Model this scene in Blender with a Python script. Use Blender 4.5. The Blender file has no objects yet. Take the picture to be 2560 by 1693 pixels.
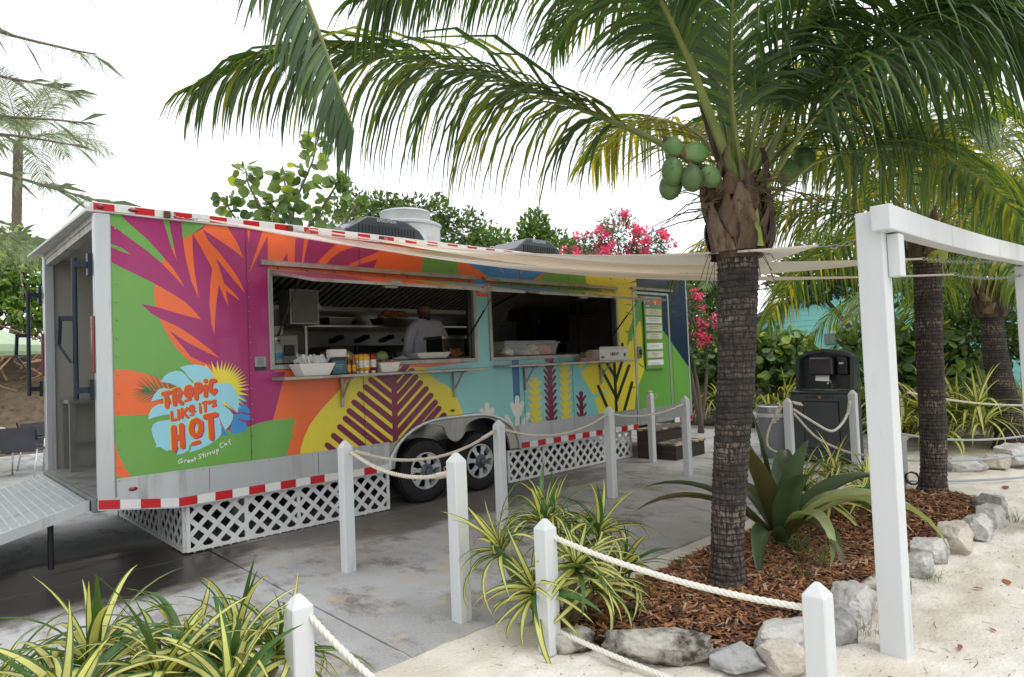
import bpy, bmesh, math, random
from math import sin, cos, pi, radians, hypot, atan2, sqrt
from mathutils import Vector, Matrix, noise
from mathutils.geometry import tessellate_polygon
SC = bpy.context.scene
C = SC.collection
# ---------------------------------------------------------------- camera
YAW, PITCH, ROLL = radians(46.64), radians(1.89), radians(2.305)
cam_d = bpy.data.cameras.new('camera')
cam = bpy.data.objects.new('camera', cam_d); C.objects.link(cam)
_f = Vector((cos(YAW)*cos(PITCH), sin(YAW)*cos(PITCH), sin(PITCH)))
_r = Vector((sin(YAW), -cos(YAW), 0)); _d = _f.cross(_r)
_r2 = _r*cos(ROLL)+_d*sin(ROLL); _d2 = _d*cos(ROLL)-_r*sin(ROLL)
cam.matrix_world = Matrix(((_r2.x, -_d2.x, -_f.x, 0), (_r2.y, -_d2.y, -_f.y, 0), (_r2.z, -_d2.z, -_f.z, 1.6), (0, 0, 0, 1)))
cam_d.sensor_width = 36; cam_d.lens = 23.02; cam_d.clip_start = .05; cam_d.clip_end = 600
SC.camera = cam
# ---------------------------------------------------------------- bright overcast sky
SUN_EL, SUN_AZ = radians(60), radians(-75)       # azimuth counted from +X towards +Y: to the right of the camera
w = bpy.data.worlds.new('World'); SC.world = w; w.use_nodes = True
nt = w.node_tree; nt.nodes.clear()
sky = nt.nodes.new('ShaderNodeTexSky'); sky.sky_type = 'NISHITA'; sky.sun_disc = False
sky.sun_elevation = SUN_EL; sky.sun_rotation = pi/2-SUN_AZ; sky.dust_density = 4; sky.air_density = 1.2
hs = nt.nodes.new('ShaderNodeHueSaturation'); hs.inputs['Saturation'].default_value = .25
mx = nt.nodes.new('ShaderNodeMix'); mx.data_type = 'RGBA'; mx.inputs[0].default_value = .82
mx.inputs[7].default_value = (14.2, 14.6, 15.2, 1)      # even white cloud layer
bg = nt.nodes.new('ShaderNodeBackground'); bg.inputs[1].default_value = .1
wo = nt.nodes.new('ShaderNodeOutputWorld')
nt.links.new(sky.outputs[0], hs.inputs['Color']); nt.links.new(hs.outputs[0], mx.inputs[6])
nt.links.new(mx.outputs[2], bg.inputs[0]); nt.links.new(bg.outputs[0], wo.inputs[0])
sd = bpy.data.lights.new('sun', 'SUN'); sd.energy = 1.0; sd.angle = radians(30); sd.color = (1, .98, .95)
sun = bpy.data.objects.new('sun', sd); C.objects.link(sun)
sun.rotation_euler = Vector((cos(SUN_EL)*cos(SUN_AZ), cos(SUN_EL)*sin(SUN_AZ), sin(SUN_EL))).to_track_quat('Z', 'Y').to_euler()
vs = SC.view_settings; vs.view_transform = 'Standard'; vs.look = 'None'; vs.gamma = 1; vs.exposure = 0.22; vs.use_curve_mapping = False
SC.render.engine = 'CYCLES'; SC.cycles.use_denoising = True; SC.cycles.max_bounces = 8; SC.cycles.transparent_max_bounces = 12
SC.cycles.caustics_reflective = False; SC.cycles.caustics_refractive = False
# ---------------------------------------------------------------- helpers
def srgb(r, g, b):
    f = lambda c: (c/255/12.92) if c <= 10 else ((c/255+.055)/1.055)**2.4
    return (f(r), f(g), f(b), 1)
MATS = {}
def mat(name, col, rough=.5, metal=0., var=.12, vscale=6., bump=0., bscale=60., transl=0., spec=.5, coat=0., stretch=None, rnd=0., dark=None, dscale=3., dmin=.5, dmax=.7, tcol=(1.25,1.2,.55), alpha=1., trans=0.):
    """procedural principled material: noise-varied colour, optional stains, bump and translucency"""
    if name in MATS: return MATS[name]
    m = bpy.data.materials.new(name); m.use_nodes = True; t = m.node_tree; N = t.nodes; L = t.links
    b = N['Principled BSDF']; out = N['Material Output']
    col = tuple(col) if len(col) == 4 else (*col, 1)
    tc = N.new('ShaderNodeTexCoord'); mp = N.new('ShaderNodeMapping'); L.new(tc.outputs['Object'], mp.inputs[0])
    if stretch: mp.inputs['Scale'].default_value = stretch
    nz = N.new('ShaderNodeTexNoise'); nz.inputs['Scale'].default_value = vscale; nz.inputs['Detail'].default_value = 5; L.new(mp.outputs[0], nz.inputs['Vector'])
    rp = N.new('ShaderNodeMapRange'); rp.inputs[1].default_value = .25; rp.inputs[2].default_value = .75; rp.inputs[3].default_value = 1-var; rp.inputs[4].default_value = 1+var
    L.new(nz.outputs[0], rp.inputs[0]); fac = rp.outputs[0]
    if rnd:
        oi = N.new('ShaderNodeObjectInfo'); r2 = N.new('ShaderNodeMapRange'); r2.inputs[3].default_value = 1-rnd; r2.inputs[4].default_value = 1+rnd
        L.new(oi.outputs['Random'], r2.inputs[0]); mu = N.new('ShaderNodeMath'); mu.operation = 'MULTIPLY'; L.new(fac, mu.inputs[0]); L.new(r2.outputs[0], mu.inputs[1]); fac = mu.outputs[0]
    vm = N.new('ShaderNodeVectorMath'); vm.operation = 'SCALE'; vm.inputs[0].default_value = col[:3]; L.new(fac, vm.inputs['Scale']); c = vm.outputs[0]
    if dark:
        n2 = N.new('ShaderNodeTexNoise'); n2.inputs['Scale'].default_value = dscale; n2.inputs['Detail'].default_value = 8; n2.inputs['Roughness'].default_value = .65; L.new(mp.outputs[0], n2.inputs['Vector'])
        r3 = N.new('ShaderNodeMapRange'); r3.inputs[1].default_value = dmin; r3.inputs[2].default_value = dmax; L.new(n2.outputs[0], r3.inputs[0])
        mi = N.new('ShaderNodeMix'); mi.data_type = 'RGBA'; L.new(r3.outputs[0], mi.inputs[0]); L.new(c, mi.inputs[6]); mi.inputs[7].default_value = (*dark[:3], 1); c = mi.outputs[2]
    L.new(c, b.inputs['Base Color']); b.inputs['Roughness'].default_value = rough; b.inputs['Metallic'].default_value = metal
    b.inputs['Specular IOR Level'].default_value = spec; b.inputs['Coat Weight'].default_value = coat
    if trans: b.inputs['Transmission Weight'].default_value = trans; b.inputs['IOR'].default_value = 1.3
    if bump:
        bn = N.new('ShaderNodeTexNoise'); bn.inputs['Scale'].default_value = bscale; bn.inputs['Detail'].default_value = 6; L.new(mp.outputs[0], bn.inputs['Vector'])
        bp = N.new('ShaderNodeBump'); bp.inputs['Strength'].default_value = bump; bp.inputs['Distance'].default_value = .01; L.new(bn.outputs[0], bp.inputs['Height']); L.new(bp.outputs[0], b.inputs['Normal'])
    if transl:
        tr = N.new('ShaderNodeBsdfTranslucent'); sc = N.new('ShaderNodeVectorMath'); sc.operation = 'MULTIPLY'; sc.inputs[1].default_value = tcol; L.new(c, sc.inputs[0]); L.new(sc.outputs[0], tr.inputs[0])
        ms = N.new('ShaderNodeMixShader'); ms.inputs[0].default_value = transl; L.new(b.outputs[0], ms.inputs[1]); L.new(tr.outputs[0], ms.inputs[2]); L.new(ms.outputs[0], out.inputs[0])
    if alpha < 1: b.inputs['Alpha'].default_value = alpha
    MATS[name] = m; return m
ORG = {}
def tag(o, label=None, cat=None, group=None, kind=None):
    if label: o['label'] = label
    if cat: o['category'] = cat
    if group: o['group'] = group
    if kind: o['kind'] = kind
    return o
def thing(name, loc, label, cat, group=None, kind=None):
    o = bpy.data.objects.new(name, None); C.objects.link(o); o.location = loc; o.empty_display_size = .2
    ORG[o] = Vector(loc); return tag(o, label, cat, group, kind)
class MB:
    """collects geometry in world coordinates"""
    def __init__(s): s.v = []; s.f = []; s.m = []
    def add(s, vs, fs, mi=0):
        n = len(s.v); s.v += [tuple(p) for p in vs]; s.f += [tuple(i+n for i in f) for f in fs]; s.m += [mi]*len(fs); return s
    def box(s, a, b, mi=0, bev=0):
        x0, y0, z0 = (min(a[i], b[i]) for i in range(3)); x1, y1, z1 = (max(a[i], b[i]) for i in range(3))
        if not bev:
            return s.add([(x0,y0,z0),(x1,y0,z0),(x1,y1,z0),(x0,y1,z0),(x0,y0,z1),(x1,y0,z1),(x1,y1,z1),(x0,y1,z1)], [(0,3,2,1),(4,5,6,7),(0,1,5,4),(1,2,6,5),(2,3,7,6),(3,0,4,7)], mi)
        e = bev; bm = bmesh.new(); bmesh.ops.create_cube(bm, size=1)
        for v in bm.verts: v.co = Vector(((x0+x1)/2+v.co.x*(x1-x0), (y0+y1)/2+v.co.y*(y1-y0), (z0+z1)/2+v.co.z*(z1-z0)))
        bmesh.ops.bevel(bm, geom=bm.edges[:], offset=e, segments=2, affect='EDGES'); s.bm(bm, mi); return s
    def bm(s, bm, mi=0):
        bm.verts.index_update(); s.add([v.co[:] for v in bm.verts], [[v.index for v in f.verts] for f in bm.faces], mi); bm.free(); return s
    def obox(s, cen, ax, ay, az, mi=0):
        cen = Vector(cen); ax, ay, az = Vector(ax), Vector(ay), Vector(az)
        vs = [cen+ax*i+ay*j+az*k for k in (-1, 1) for i, j in ((-1,-1),(1,-1),(1,1),(-1,1))]
        return s.add(vs, [(0,3,2,1),(4,5,6,7),(0,1,5,4),(1,2,6,5),(2,3,7,6),(3,0,4,7)], mi)
    def bar(s, a, b, wd, th, mi=0, up=(0,0,1)):
        a, b = Vector(a), Vector(b); d = (b-a); l = d.length; d.normalize(); u = Vector(up); sd = d.cross(u)
        if sd.length < 1e-4: sd = d.cross(Vector((0,1,0)))
        sd.normalize(); u = sd.cross(d)
        return s.obox((a+b)/2, d*l/2, sd*wd/2, u*th/2, mi)
    def tube(s, pts, rad, n=8, mi=0, cap=True, squash=1.):
        pts = [Vector(p) for p in pts]; k = len(pts); rr = rad if hasattr(rad, '__len__') else [rad]*k
        t0 = (pts[1]-pts[0]).normalized(); u = t0.cross(Vector((0,0,1)))
        if u.length < .05: u = t0.cross(Vector((1,0,0)))
        u.normalize(); vs = []; fs = []
        for i, p in enumerate(pts):
            t = (pts[min(i+1,k-1)]-pts[max(i-1,0)]).normalized(); u = (u-t*u.dot(t)).normalized(); v = t.cross(u)
            for j in range(n): a = 2*pi*j/n; vs.append(p+u*cos(a)*rr[i]+v*sin(a)*rr[i]*squash)
        for i in range(k-1):
            for j in range(n): fs.append((i*n+j, i*n+(j+1)%n, (i+1)*n+(j+1)%n, (i+1)*n+j))
        if cap: fs += [tuple(range(n))[::-1], tuple(range((k-1)*n, k*n))]
        return s.add(vs, fs, mi)
    def lathe(s, cen, prof, n=20, axis='z', mi=0, cap=True):
        """prof: list of (radius, height) along the axis from cen"""
        cen = Vector(cen); vs = []; fs = []
        for r, h in prof:
            for j in range(n):
                a = 2*pi*j/n; x, y = r*cos(a), r*sin(a)
                vs.append(cen+(Vector((x,y,h)) if axis == 'z' else Vector((x,h,y)) if axis == 'y' else Vector((h,x,y))))
        for i in range(len(prof)-1):
            for j in range(n): fs.append((i*n+j, i*n+(j+1)%n, (i+1)*n+(j+1)%n, (i+1)*n+j))
        if cap: fs += [tuple(range(n))[::-1], tuple(range((len(prof)-1)*n, len(prof)*n))]
        return s.add(vs, fs, mi)
    def quad(s, *p, mi=0): return s.add(p, [tuple(range(len(p)))], mi)
    def build(s, name, mats, parent=None, org=None, smooth=False, label=None, cat=None, group=None, kind=None, bevel=0):
        if not isinstance(mats, (list, tuple)): mats = [mats]
        o0 = ORG[parent] if parent else Vector(org) if org else Vector((0,0,0))
        me = bpy.data.meshes.new(name); me.from_pydata([(x-o0.x, y-o0.y, z-o0.z) for x, y, z in s.v], [], s.f)
        for m in mats: me.materials.append(m)
        if len(mats) > 1: me.polygons.foreach_set('material_index', s.m)
        if smooth: me.shade_smooth() if smooth is True else me.set_sharp_from_angle(angle=radians(smooth))
        me.update(); o = bpy.data.objects.new(name, me); C.objects.link(o)
        if parent: o.parent = parent
        else: o.location = o0
        ORG[o] = o0
        if bevel:
            bv = o.modifiers.new('edge', 'BEVEL'); bv.width = bevel; bv.segments = 2; bv.limit_method = 'ANGLE'
        return tag(o, label, cat, group, kind)
def meshobj(name, me, parent=None, M=None):
    o = bpy.data.objects.new(name, me); C.objects.link(o)
    if parent: o.parent = parent
    if M is not None: o.matrix_local = M
    ORG[o] = ORG.get(parent, Vector()) if parent else Vector(o.location); return o
def dup(root, loc, rz=None, parent=None, sc=None):
    c = root.copy(); C.objects.link(c)
    if parent: c.parent = parent
    else: c.location = loc; ORG[c] = Vector(loc)
    if rz is not None: c.rotation_euler = (0, 0, rz)
    if sc: c.scale = (sc, sc, sc)
    for ch in [o for o in root.children]: dup(ch, None, parent=c)
    return c
def textmesh(body, size, mb, place, shear=0., mi=0, bold=0.):
    """flat lettering: place(u, v) turns text-plane coordinates into a point"""
    cu = bpy.data.curves.new('t', 'FONT'); cu.body = body; cu.size = size; cu.shear = shear; cu.align_x = 'CENTER'; cu.align_y = 'CENTER'; cu.resolution_u = 2; cu.offset = bold
    ob = bpy.data.objects.new('t', cu); C.objects.link(ob); dg = bpy.context.evaluated_depsgraph_get(); me = bpy.data.meshes.new_from_object(ob.evaluated_get(dg))
    mb.add([place(v.co.x, v.co.y) for v in me.vertices], [tuple(p.vertices) for p in me.polygons], mi)
    bpy.data.objects.remove(ob); bpy.data.meshes.remove(me); bpy.data.curves.remove(cu)
def lerp(a, b, t): return a+(b-a)*t
def vl(a, b, t): return Vector(a).lerp(Vector(b), t)
def bez(p, n):
    """smooth curve through points (Catmull-Rom)"""
    p = [Vector(q) for q in p]; P = [2*p[0]-p[1]]+p+[2*p[-1]-p[-2]]; o = []
    for i in range(1, len(P)-2):
        for k in range(n):
            t = k/n; a, b, c, d = P[i-1], P[i], P[i+1], P[i+2]
            o.append(.5*((2*b)+(c-a)*t+(2*a-5*b+4*c-d)*t*t+(3*b-a-3*c+d)*t**3))
    return o+[p[-1]]
# shared materials
M_alu = mat('aluminium', srgb(196,200,202), .38, .75, .1, 3, .05, 40, stretch=(1,1,.12), dark=srgb(120,118,112), dscale=5, dmin=.55, dmax=.85)
M_alud = mat('weathered_aluminium', srgb(168,166,160), .5, .55, .15, 4, .08, 30, stretch=(1,1,.1), dark=srgb(110,104,96), dscale=7, dmin=.5, dmax=.8)
M_steel = mat('stainless_steel', srgb(165,165,160), .28, .9, .08, 5)
M_black = mat('black_rubber', srgb(24,24,26), .75, 0, .2, 10, .1, 80)
M_blackp = mat('black_plastic', srgb(30,31,33), .4, 0, .1, 10)
M_white = mat('white_paint', srgb(208,211,212), .5, 0, .05, 5, .12, 35, stretch=(1,1,.15), dark=srgb(160,157,148), dscale=5, dmin=.56, dmax=.8)
M_red = mat('red_reflector', srgb(190,24,34), .3, 0, .06)
M_wht_refl = mat('white_reflector', srgb(222,222,220), .35, 0, .05)
M_redl = mat('red_lens', srgb(120,12,20), .2, 0, .1, coat=.6)
M_amber = mat('amber_lens', srgb(150,70,10), .25, 0, .1, coat=.5)
M_whitep = mat('white_plastic', srgb(222,220,214), .35, 0, .03)
M_dirt = mat('soil', srgb(98,84,66), .95, 0, .3, 5, .6, 25, dark=srgb(60,48,36), dscale=6)
ART = """
0 green 0 1316,745 10070,745 10070,2960 1316,2960
1 orange 0 2133,2995 2091,2963 1957,2852 1872,2796 1803,2716 1720,2611 1662,2489 1636,2386 1630,2304 1642,2203 1672,2081 1707,1990 1770,1867 1845,1767 1930,1682 2038,1599 2100,1250 2200,740 5000,740 5000,1600 5600,1600 5600,2970 2000,2970
2 green 0 4527,2948 4502,2874 4469,2777 4442,2645 4996,2655 4995,2791 4977,2901 4943,3009
2 teal 0 5000,740 8700,740 8700,1600 5460,1600 5460,2411 5240,2409 5240,1600 4457,1556 4521,1482 4626,1389
1 orange 0 1310,1651 1422,1651 1513,1624 1625,1577 1733,1522 1865,1465 1903,1354 1793,1227 1715,1251 1600,1261 1415,1270 1310,1271
3 orange 0 1310,1124 1311,1105 1332,964 1382,839 1442,737 1381,757 1312,781 1310,791
2 magenta 0 1282,3012 2501,3050 2594,2936 2456,2528 2645,2901 2640,2528 2683,1390 2634,1280 2120,1212 2038,1578 2151,1621 2131,1643 2040,1683 1922,1741 1747,1977 1895,1870 2043,1789 2166,1722 2094,1799 1946,1922 1812,2016 1676,2081 1613,2121 1524,2207 1642,2184 1852,2120 2017,2078 1951,2159 1884,2231 1798,2290 1636,2386 1436,2485 1311,2545 1275,2557
2 magenta 0 2420,2300 2640,2300 2640,1580 2784,1576 2648,1118 2619,1075 2200,1050 2200,1500
3 green 0 1299,2985 1371,2970 1453,2885 1585,2768 1720,2611 1696,2568 1583,2666 1450,2765 1365,2830 1297,2872
3 orange 0 1720,2611 1794,2518 1849,2428 1875,2368 1802,2451 1696,2568
3 green 0 1277,2713 1313,2702 1396,2670 1465,2621 1387,2644 1312,2672 1277,2684
3 green 0 1704,2986 1761,2988 1773,2870 1801,2714 1783,2697 1744,2846
3 orange 0 1801,2714 1822,2591 1804,2644 1783,2697
3 green 0 1862,2995 2175,3028 2091,2963 1957,2852 1875,2794
3 orange 0 1957,2852 1875,2794 1893,2630 1937,2422 1999,2266 1969,2487 1957,2635 1955,2762
3 orange 0 1957,2852 2043,2901 2087,2807 2198,2686 2301,2552 2374,2434 2415,2331 2309,2453 2155,2648 2194,2523 2223,2416 2296,2348 2372,2252 2234,2351 2246,2286 2257,2201 2220,2285 2175,2402 2145,2207 2123,1943 2100,2045 2088,2216 2098,2388 2120,2548 2024,2736
3 orange 0 2043,2901 2091,2967 2237,2984 2273,2935 2351,2810 2407,2665 2316,2735 2170,2826
3 orange 0 2448,2954 2481,2952 2458,2826
3 orange 0 1642,2184 1630,2304 1636,2386 1798,2290 1884,2231 1951,2159 2017,2078 1852,2120
3 orange 0 1676,2081 1812,2016 1946,1922 2094,1799 2166,1722 2043,1789 1895,1870 1747,1977 1922,1741 2040,1683 2131,1643 2151,1621 2038,1609 1930,1682 1845,1767 1770,1867 1707,1990
2 magenta 0 2778,2654 2838,2753 2842,2653
2 magenta 0 2988,2996 2926,2887 2911,2652 2983,2651 3030,2959
2 magenta 0 3085,2975 3042,2816 3004,2650 3135,2653 3199,2725 3281,2806 3430,2931 3560,3058
2 magenta 0 3754,2990 3658,2909 3432,2818 3313,2734 3244,2657 3456,2654 3671,2756 3891,2852 3892,2936
2 magenta 0 3866,2764 3824,2674 3773,2648 3540,2654 3694,2709
3 blue 0 5085,2956 5083,2907 5082,2829 5227,2786 5363,2726 5487,2668 5510,2627 6307,2671 6411,2743 6534,2788 6709,2848 6697,2952 6693,3092
4 orange 0 5395,2967 5463,2910 5554,2871 5676,2801 5785,2701 5687,2825 5587,2916 5539,2979
4 orange 0 6310,3027 6212,2932 6091,2805 6007,2707 6184,2844 6370,2940 6549,3046
4 orange 0 6534,2788 6378,2674 6295,2670 6411,2743
3 blue 0 5249,2632 5378,2623 5443,2612 5441,2569 5245,2563
2 green 0 6693,3092 6697,2952 6709,2848 6534,2788 6378,2674 7430,2669 7347,2967 7325,3146
4 orange 0 5655,2918 5671,2919 5691,2885
4 orange 0 6121,2929 6143,2931 6105,2897
3 yellow 0 3565,1609 3471,1483 3414,1412 3324,1329 3247,1261 3161,1186 3076,1098 3013,1019 2960,921 2922,822 2906,713 5036,728 5010,936 4951,1077 4885,1218 4790,1314 4626,1389 4521,1482 4457,1556
4 plum 0 3999,1599 4073,1597 4063,1250 4063,1041 4059,769 3987,736 3989,1047 3992,1359
4 plum 0 4041,1449 4055,1426 4046,1403 4020,1392 3992,1401 3851,1507 3839,1529 3847,1552 3872,1563 3899,1555
4 plum 0 4039,1382 4052,1359 4043,1336 4017,1326 3989,1334 3786,1490 3773,1511 3782,1534 3806,1545 3833,1537
4 plum 0 4034,1260 4047,1238 4038,1214 4012,1204 3984,1213 3711,1425 3698,1447 3707,1469 3731,1480 3758,1472
4 plum 0 4029,1137 4042,1115 4033,1092 4007,1082 3980,1091 3644,1355 3631,1376 3640,1399 3664,1409 3690,1401
4 plum 0 4024,1005 4037,982 4028,959 4002,949 3974,959 3571,1281 3559,1303 3567,1325 3591,1335 3616,1327
4 plum 0 4018,868 4031,845 4022,823 3996,813 3969,823 3503,1201 3491,1223 3499,1245 3522,1254 3548,1246
4 plum 0 4012,730 4026,707 4017,684 3991,675 3963,686 3442,1115 3430,1136 3438,1158 3462,1168 3487,1159
4 plum 0 4008,614 4021,591 4012,569 3986,560 3959,571 3396,1040 3384,1062 3392,1084 3415,1093 3440,1084
4 plum 0 4002,472 4015,449 4006,426 3980,418 3953,429 3328,959 3317,980 3325,1002 3347,1011 3371,1002
4 plum 0 3961,353 3974,330 3965,308 3939,300 3912,311 3256,877 3245,898 3252,919 3275,928 3299,919
4 plum 0 3879,263 3892,240 3883,218 3858,211 3831,222 3185,789 3174,810 3181,831 3203,839 3227,830
4 plum 0 4082,1431 4056,1422 4029,1431 4018,1453 4028,1476 4183,1614 4210,1624 4237,1615 4249,1593 4239,1570
4 plum 0 4077,1309 4051,1300 4025,1309 4013,1331 4023,1353 4244,1548 4271,1558 4299,1549 4311,1526 4301,1503
4 plum 0 4072,1191 4046,1182 4020,1192 4008,1214 4018,1236 4293,1474 4320,1484 4348,1474 4360,1452 4349,1429
4 plum 0 4067,1068 4041,1060 4015,1070 4003,1092 4013,1114 4355,1406 4382,1416 4411,1406 4423,1383 4412,1360
4 plum 0 4061,931 4036,923 4009,934 3998,956 4008,978 4431,1334 4459,1343 4487,1334 4500,1311 4489,1287
4 plum 0 4056,799 4030,791 4004,802 3993,825 4002,846 4494,1254 4522,1263 4551,1253 4564,1230 4553,1207
4 plum 0 4051,665 4025,657 3999,668 3987,691 3997,712 4555,1168 4583,1177 4613,1167 4626,1143 4614,1120
4 plum 0 4046,556 4021,548 3994,560 3983,582 3993,604 4602,1095 4631,1104 4660,1093 4673,1070 4662,1046
4 plum 0 4041,416 4015,409 3989,421 3977,444 3987,465 4674,1010 4703,1018 4733,1008 4746,984 4735,960
4 plum 0 3984,1532 4016,1567 4084,1570 4058,1529
4 plum 0 4083,1528 4134,1568 4210,1568 4177,1529
5 green 0 1800,740 1800,1060 2376,1064 2483,1097 2620,1116 2761,1117 2869,1119 2851,1053 2829,972 2847,947 2842,924 2818,922 2801,846 2759,732 2700,740
3 blue2 0 5829,1627 5963,1623 5951,725 5843,736
4 yellow 0 6283,722 6269,699 6235,691 6200,703 6186,728 6184,1268 6198,1292 6232,1301 6267,1290 6281,1265
4 yellow 0 6233,1218 6236,1204 6224,1193 6205,1192 6189,1201 6116,1290 6114,1303 6125,1314 6144,1315 6160,1307
4 yellow 0 6268,1196 6251,1189 6232,1193 6222,1205 6226,1218 6311,1299 6327,1306 6347,1302 6357,1290 6353,1277
4 yellow 0 6233,1121 6236,1108 6224,1097 6205,1096 6189,1105 6116,1194 6114,1208 6125,1218 6144,1220 6160,1211
4 yellow 0 6268,1099 6251,1093 6232,1096 6222,1109 6226,1122 6310,1202 6327,1209 6347,1205 6357,1193 6353,1180
4 yellow 0 6233,1025 6236,1011 6224,1001 6205,1000 6189,1009 6116,1099 6114,1112 6125,1123 6144,1124 6160,1115
4 yellow 0 6268,1003 6251,996 6232,1000 6222,1012 6226,1026 6310,1105 6327,1112 6347,1108 6357,1096 6353,1082
4 yellow 0 6233,929 6236,915 6224,905 6205,904 6189,913 6116,1003 6114,1017 6125,1027 6144,1028 6160,1019
4 yellow 0 6268,906 6251,900 6232,904 6222,916 6226,929 6310,1008 6327,1015 6346,1011 6357,999 6353,985
4 yellow 0 6233,833 6236,819 6224,809 6205,808 6189,817 6116,908 6114,922 6125,932 6144,933 6160,924
4 yellow 0 6268,810 6251,804 6232,808 6222,820 6226,833 6310,912 6327,918 6346,914 6357,902 6352,888
4 yellow 0 6233,737 6236,723 6224,713 6205,712 6189,721 6116,813 6114,826 6125,837 6144,837 6160,828
4 yellow 0 6268,714 6251,708 6232,712 6222,724 6226,737 6310,815 6327,821 6346,817 6357,805 6352,791
4 yellow 0 6233,641 6236,627 6224,617 6205,616 6189,626 6116,718 6114,731 6125,741 6144,742 6160,733
4 yellow 0 6268,617 6251,611 6232,616 6222,628 6226,641 6310,718 6327,724 6346,720 6357,708 6352,694
4 yellow 0 6242,1247 6235,1234 6217,1229 6199,1234 6191,1247 6186,1346 6193,1359 6211,1364 6229,1359 6237,1346
4 yellow 0 6272,1242 6263,1230 6244,1227 6227,1234 6221,1248 6237,1346 6247,1358 6266,1362 6283,1355 6288,1341
4 plum 0 6586,712 6572,690 6538,682 6504,694 6490,718 6487,1602 6501,1625 6535,1635 6570,1626 6584,1602
4 plum 0 6536,1544 6538,1531 6526,1520 6507,1519 6492,1527 6415,1621 6412,1634 6424,1644 6443,1646 6458,1638
4 plum 0 6570,1524 6554,1517 6535,1520 6524,1531 6528,1544 6618,1634 6635,1641 6654,1639 6665,1627 6661,1614
4 plum 0 6536,1452 6538,1438 6526,1428 6507,1427 6492,1435 6415,1529 6412,1542 6424,1553 6443,1554 6458,1546
4 plum 0 6570,1432 6554,1425 6535,1428 6524,1439 6528,1452 6618,1541 6635,1548 6654,1545 6665,1534 6661,1521
4 plum 0 6536,1359 6538,1346 6526,1336 6507,1334 6492,1343 6415,1438 6412,1451 6424,1461 6443,1463 6458,1454
4 plum 0 6570,1339 6554,1332 6535,1335 6524,1347 6528,1360 6618,1448 6635,1455 6654,1452 6665,1441 6661,1428
4 plum 0 6536,1267 6538,1254 6526,1244 6507,1242 6492,1251 6415,1346 6412,1359 6424,1370 6443,1371 6458,1363
4 plum 0 6570,1247 6554,1240 6535,1243 6524,1255 6528,1268 6618,1355 6635,1362 6654,1359 6665,1348 6661,1334
4 plum 0 6536,1175 6538,1162 6526,1152 6507,1150 6492,1159 6415,1255 6412,1268 6424,1278 6443,1279 6458,1271
4 plum 0 6570,1154 6554,1148 6535,1151 6524,1163 6528,1175 6618,1262 6635,1269 6654,1266 6665,1254 6661,1241
4 plum 0 6536,1083 6538,1070 6526,1059 6507,1059 6492,1067 6415,1163 6412,1177 6424,1187 6443,1188 6458,1179
4 plum 0 6570,1062 6554,1055 6535,1059 6524,1070 6528,1083 6618,1170 6635,1176 6654,1173 6665,1161 6660,1148
4 plum 0 6536,991 6538,977 6526,967 6507,967 6492,976 6415,1072 6412,1085 6424,1095 6443,1096 6458,1088
4 plum 0 6570,970 6554,963 6535,967 6524,979 6528,991 6618,1077 6635,1084 6654,1080 6665,1068 6660,1055
4 plum 0 6536,899 6538,885 6526,876 6507,875 6492,884 6415,981 6412,994 6424,1004 6443,1005 6458,996
4 plum 0 6570,877 6554,871 6535,875 6524,887 6528,899 6618,984 6635,991 6654,987 6665,975 6660,962
4 plum 0 6536,807 6538,794 6526,784 6507,783 6492,792 6415,890 6413,903 6424,913 6443,914 6458,905
4 plum 0 6570,785 6554,779 6535,783 6524,795 6528,808 6618,892 6634,898 6654,894 6665,882 6660,869
4 plum 0 6536,715 6538,702 6526,692 6507,692 6492,701 6415,799 6413,812 6424,822 6443,822 6458,813
4 plum 0 6570,693 6554,687 6535,691 6524,703 6528,716 6618,799 6634,805 6654,801 6664,790 6660,777
4 plum 0 6536,623 6538,610 6526,600 6507,600 6492,609 6415,708 6413,721 6424,731 6443,731 6458,722
4 plum 0 6570,601 6554,595 6535,599 6524,611 6528,624 6618,707 6634,713 6654,709 6664,697 6660,684
4 plum 0 6544,1577 6537,1564 6519,1559 6501,1564 6493,1576 6490,1683 6497,1695 6515,1701 6533,1696 6540,1684
4 plum 0 6575,1573 6565,1562 6546,1558 6529,1564 6524,1577 6541,1684 6550,1696 6569,1700 6586,1694 6591,1681
4 yellow 0 6888,693 6874,671 6840,664 6807,676 6793,700 6798,1467 6812,1489 6845,1498 6879,1488 6893,1465
4 yellow 0 6845,1415 6848,1402 6837,1392 6818,1390 6802,1398 6726,1485 6723,1498 6734,1508 6753,1510 6768,1502
4 yellow 0 6879,1395 6863,1388 6844,1391 6834,1402 6838,1415 6927,1497 6944,1504 6963,1501 6973,1489 6969,1477
4 yellow 0 6844,1314 6847,1301 6836,1291 6817,1289 6801,1298 6725,1386 6722,1398 6733,1408 6752,1410 6767,1402
4 yellow 0 6878,1294 6862,1287 6843,1291 6833,1302 6838,1314 6926,1395 6943,1402 6962,1399 6972,1388 6968,1375
4 yellow 0 6844,1213 6846,1200 6835,1190 6816,1189 6801,1197 6724,1286 6721,1299 6733,1309 6751,1310 6767,1302
4 yellow 0 6878,1193 6861,1187 6842,1190 6832,1201 6837,1214 6925,1294 6942,1301 6961,1297 6971,1286 6967,1273
4 yellow 0 6843,1113 6845,1100 6834,1090 6815,1089 6800,1097 6723,1186 6721,1199 6732,1209 6751,1210 6766,1202
4 yellow 0 6877,1092 6860,1086 6842,1090 6831,1101 6836,1113 6925,1193 6941,1199 6960,1196 6970,1185 6966,1172
4 yellow 0 6842,1012 6845,1000 6833,990 6814,989 6799,997 6723,1087 6720,1099 6731,1109 6750,1110 6765,1102
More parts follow.
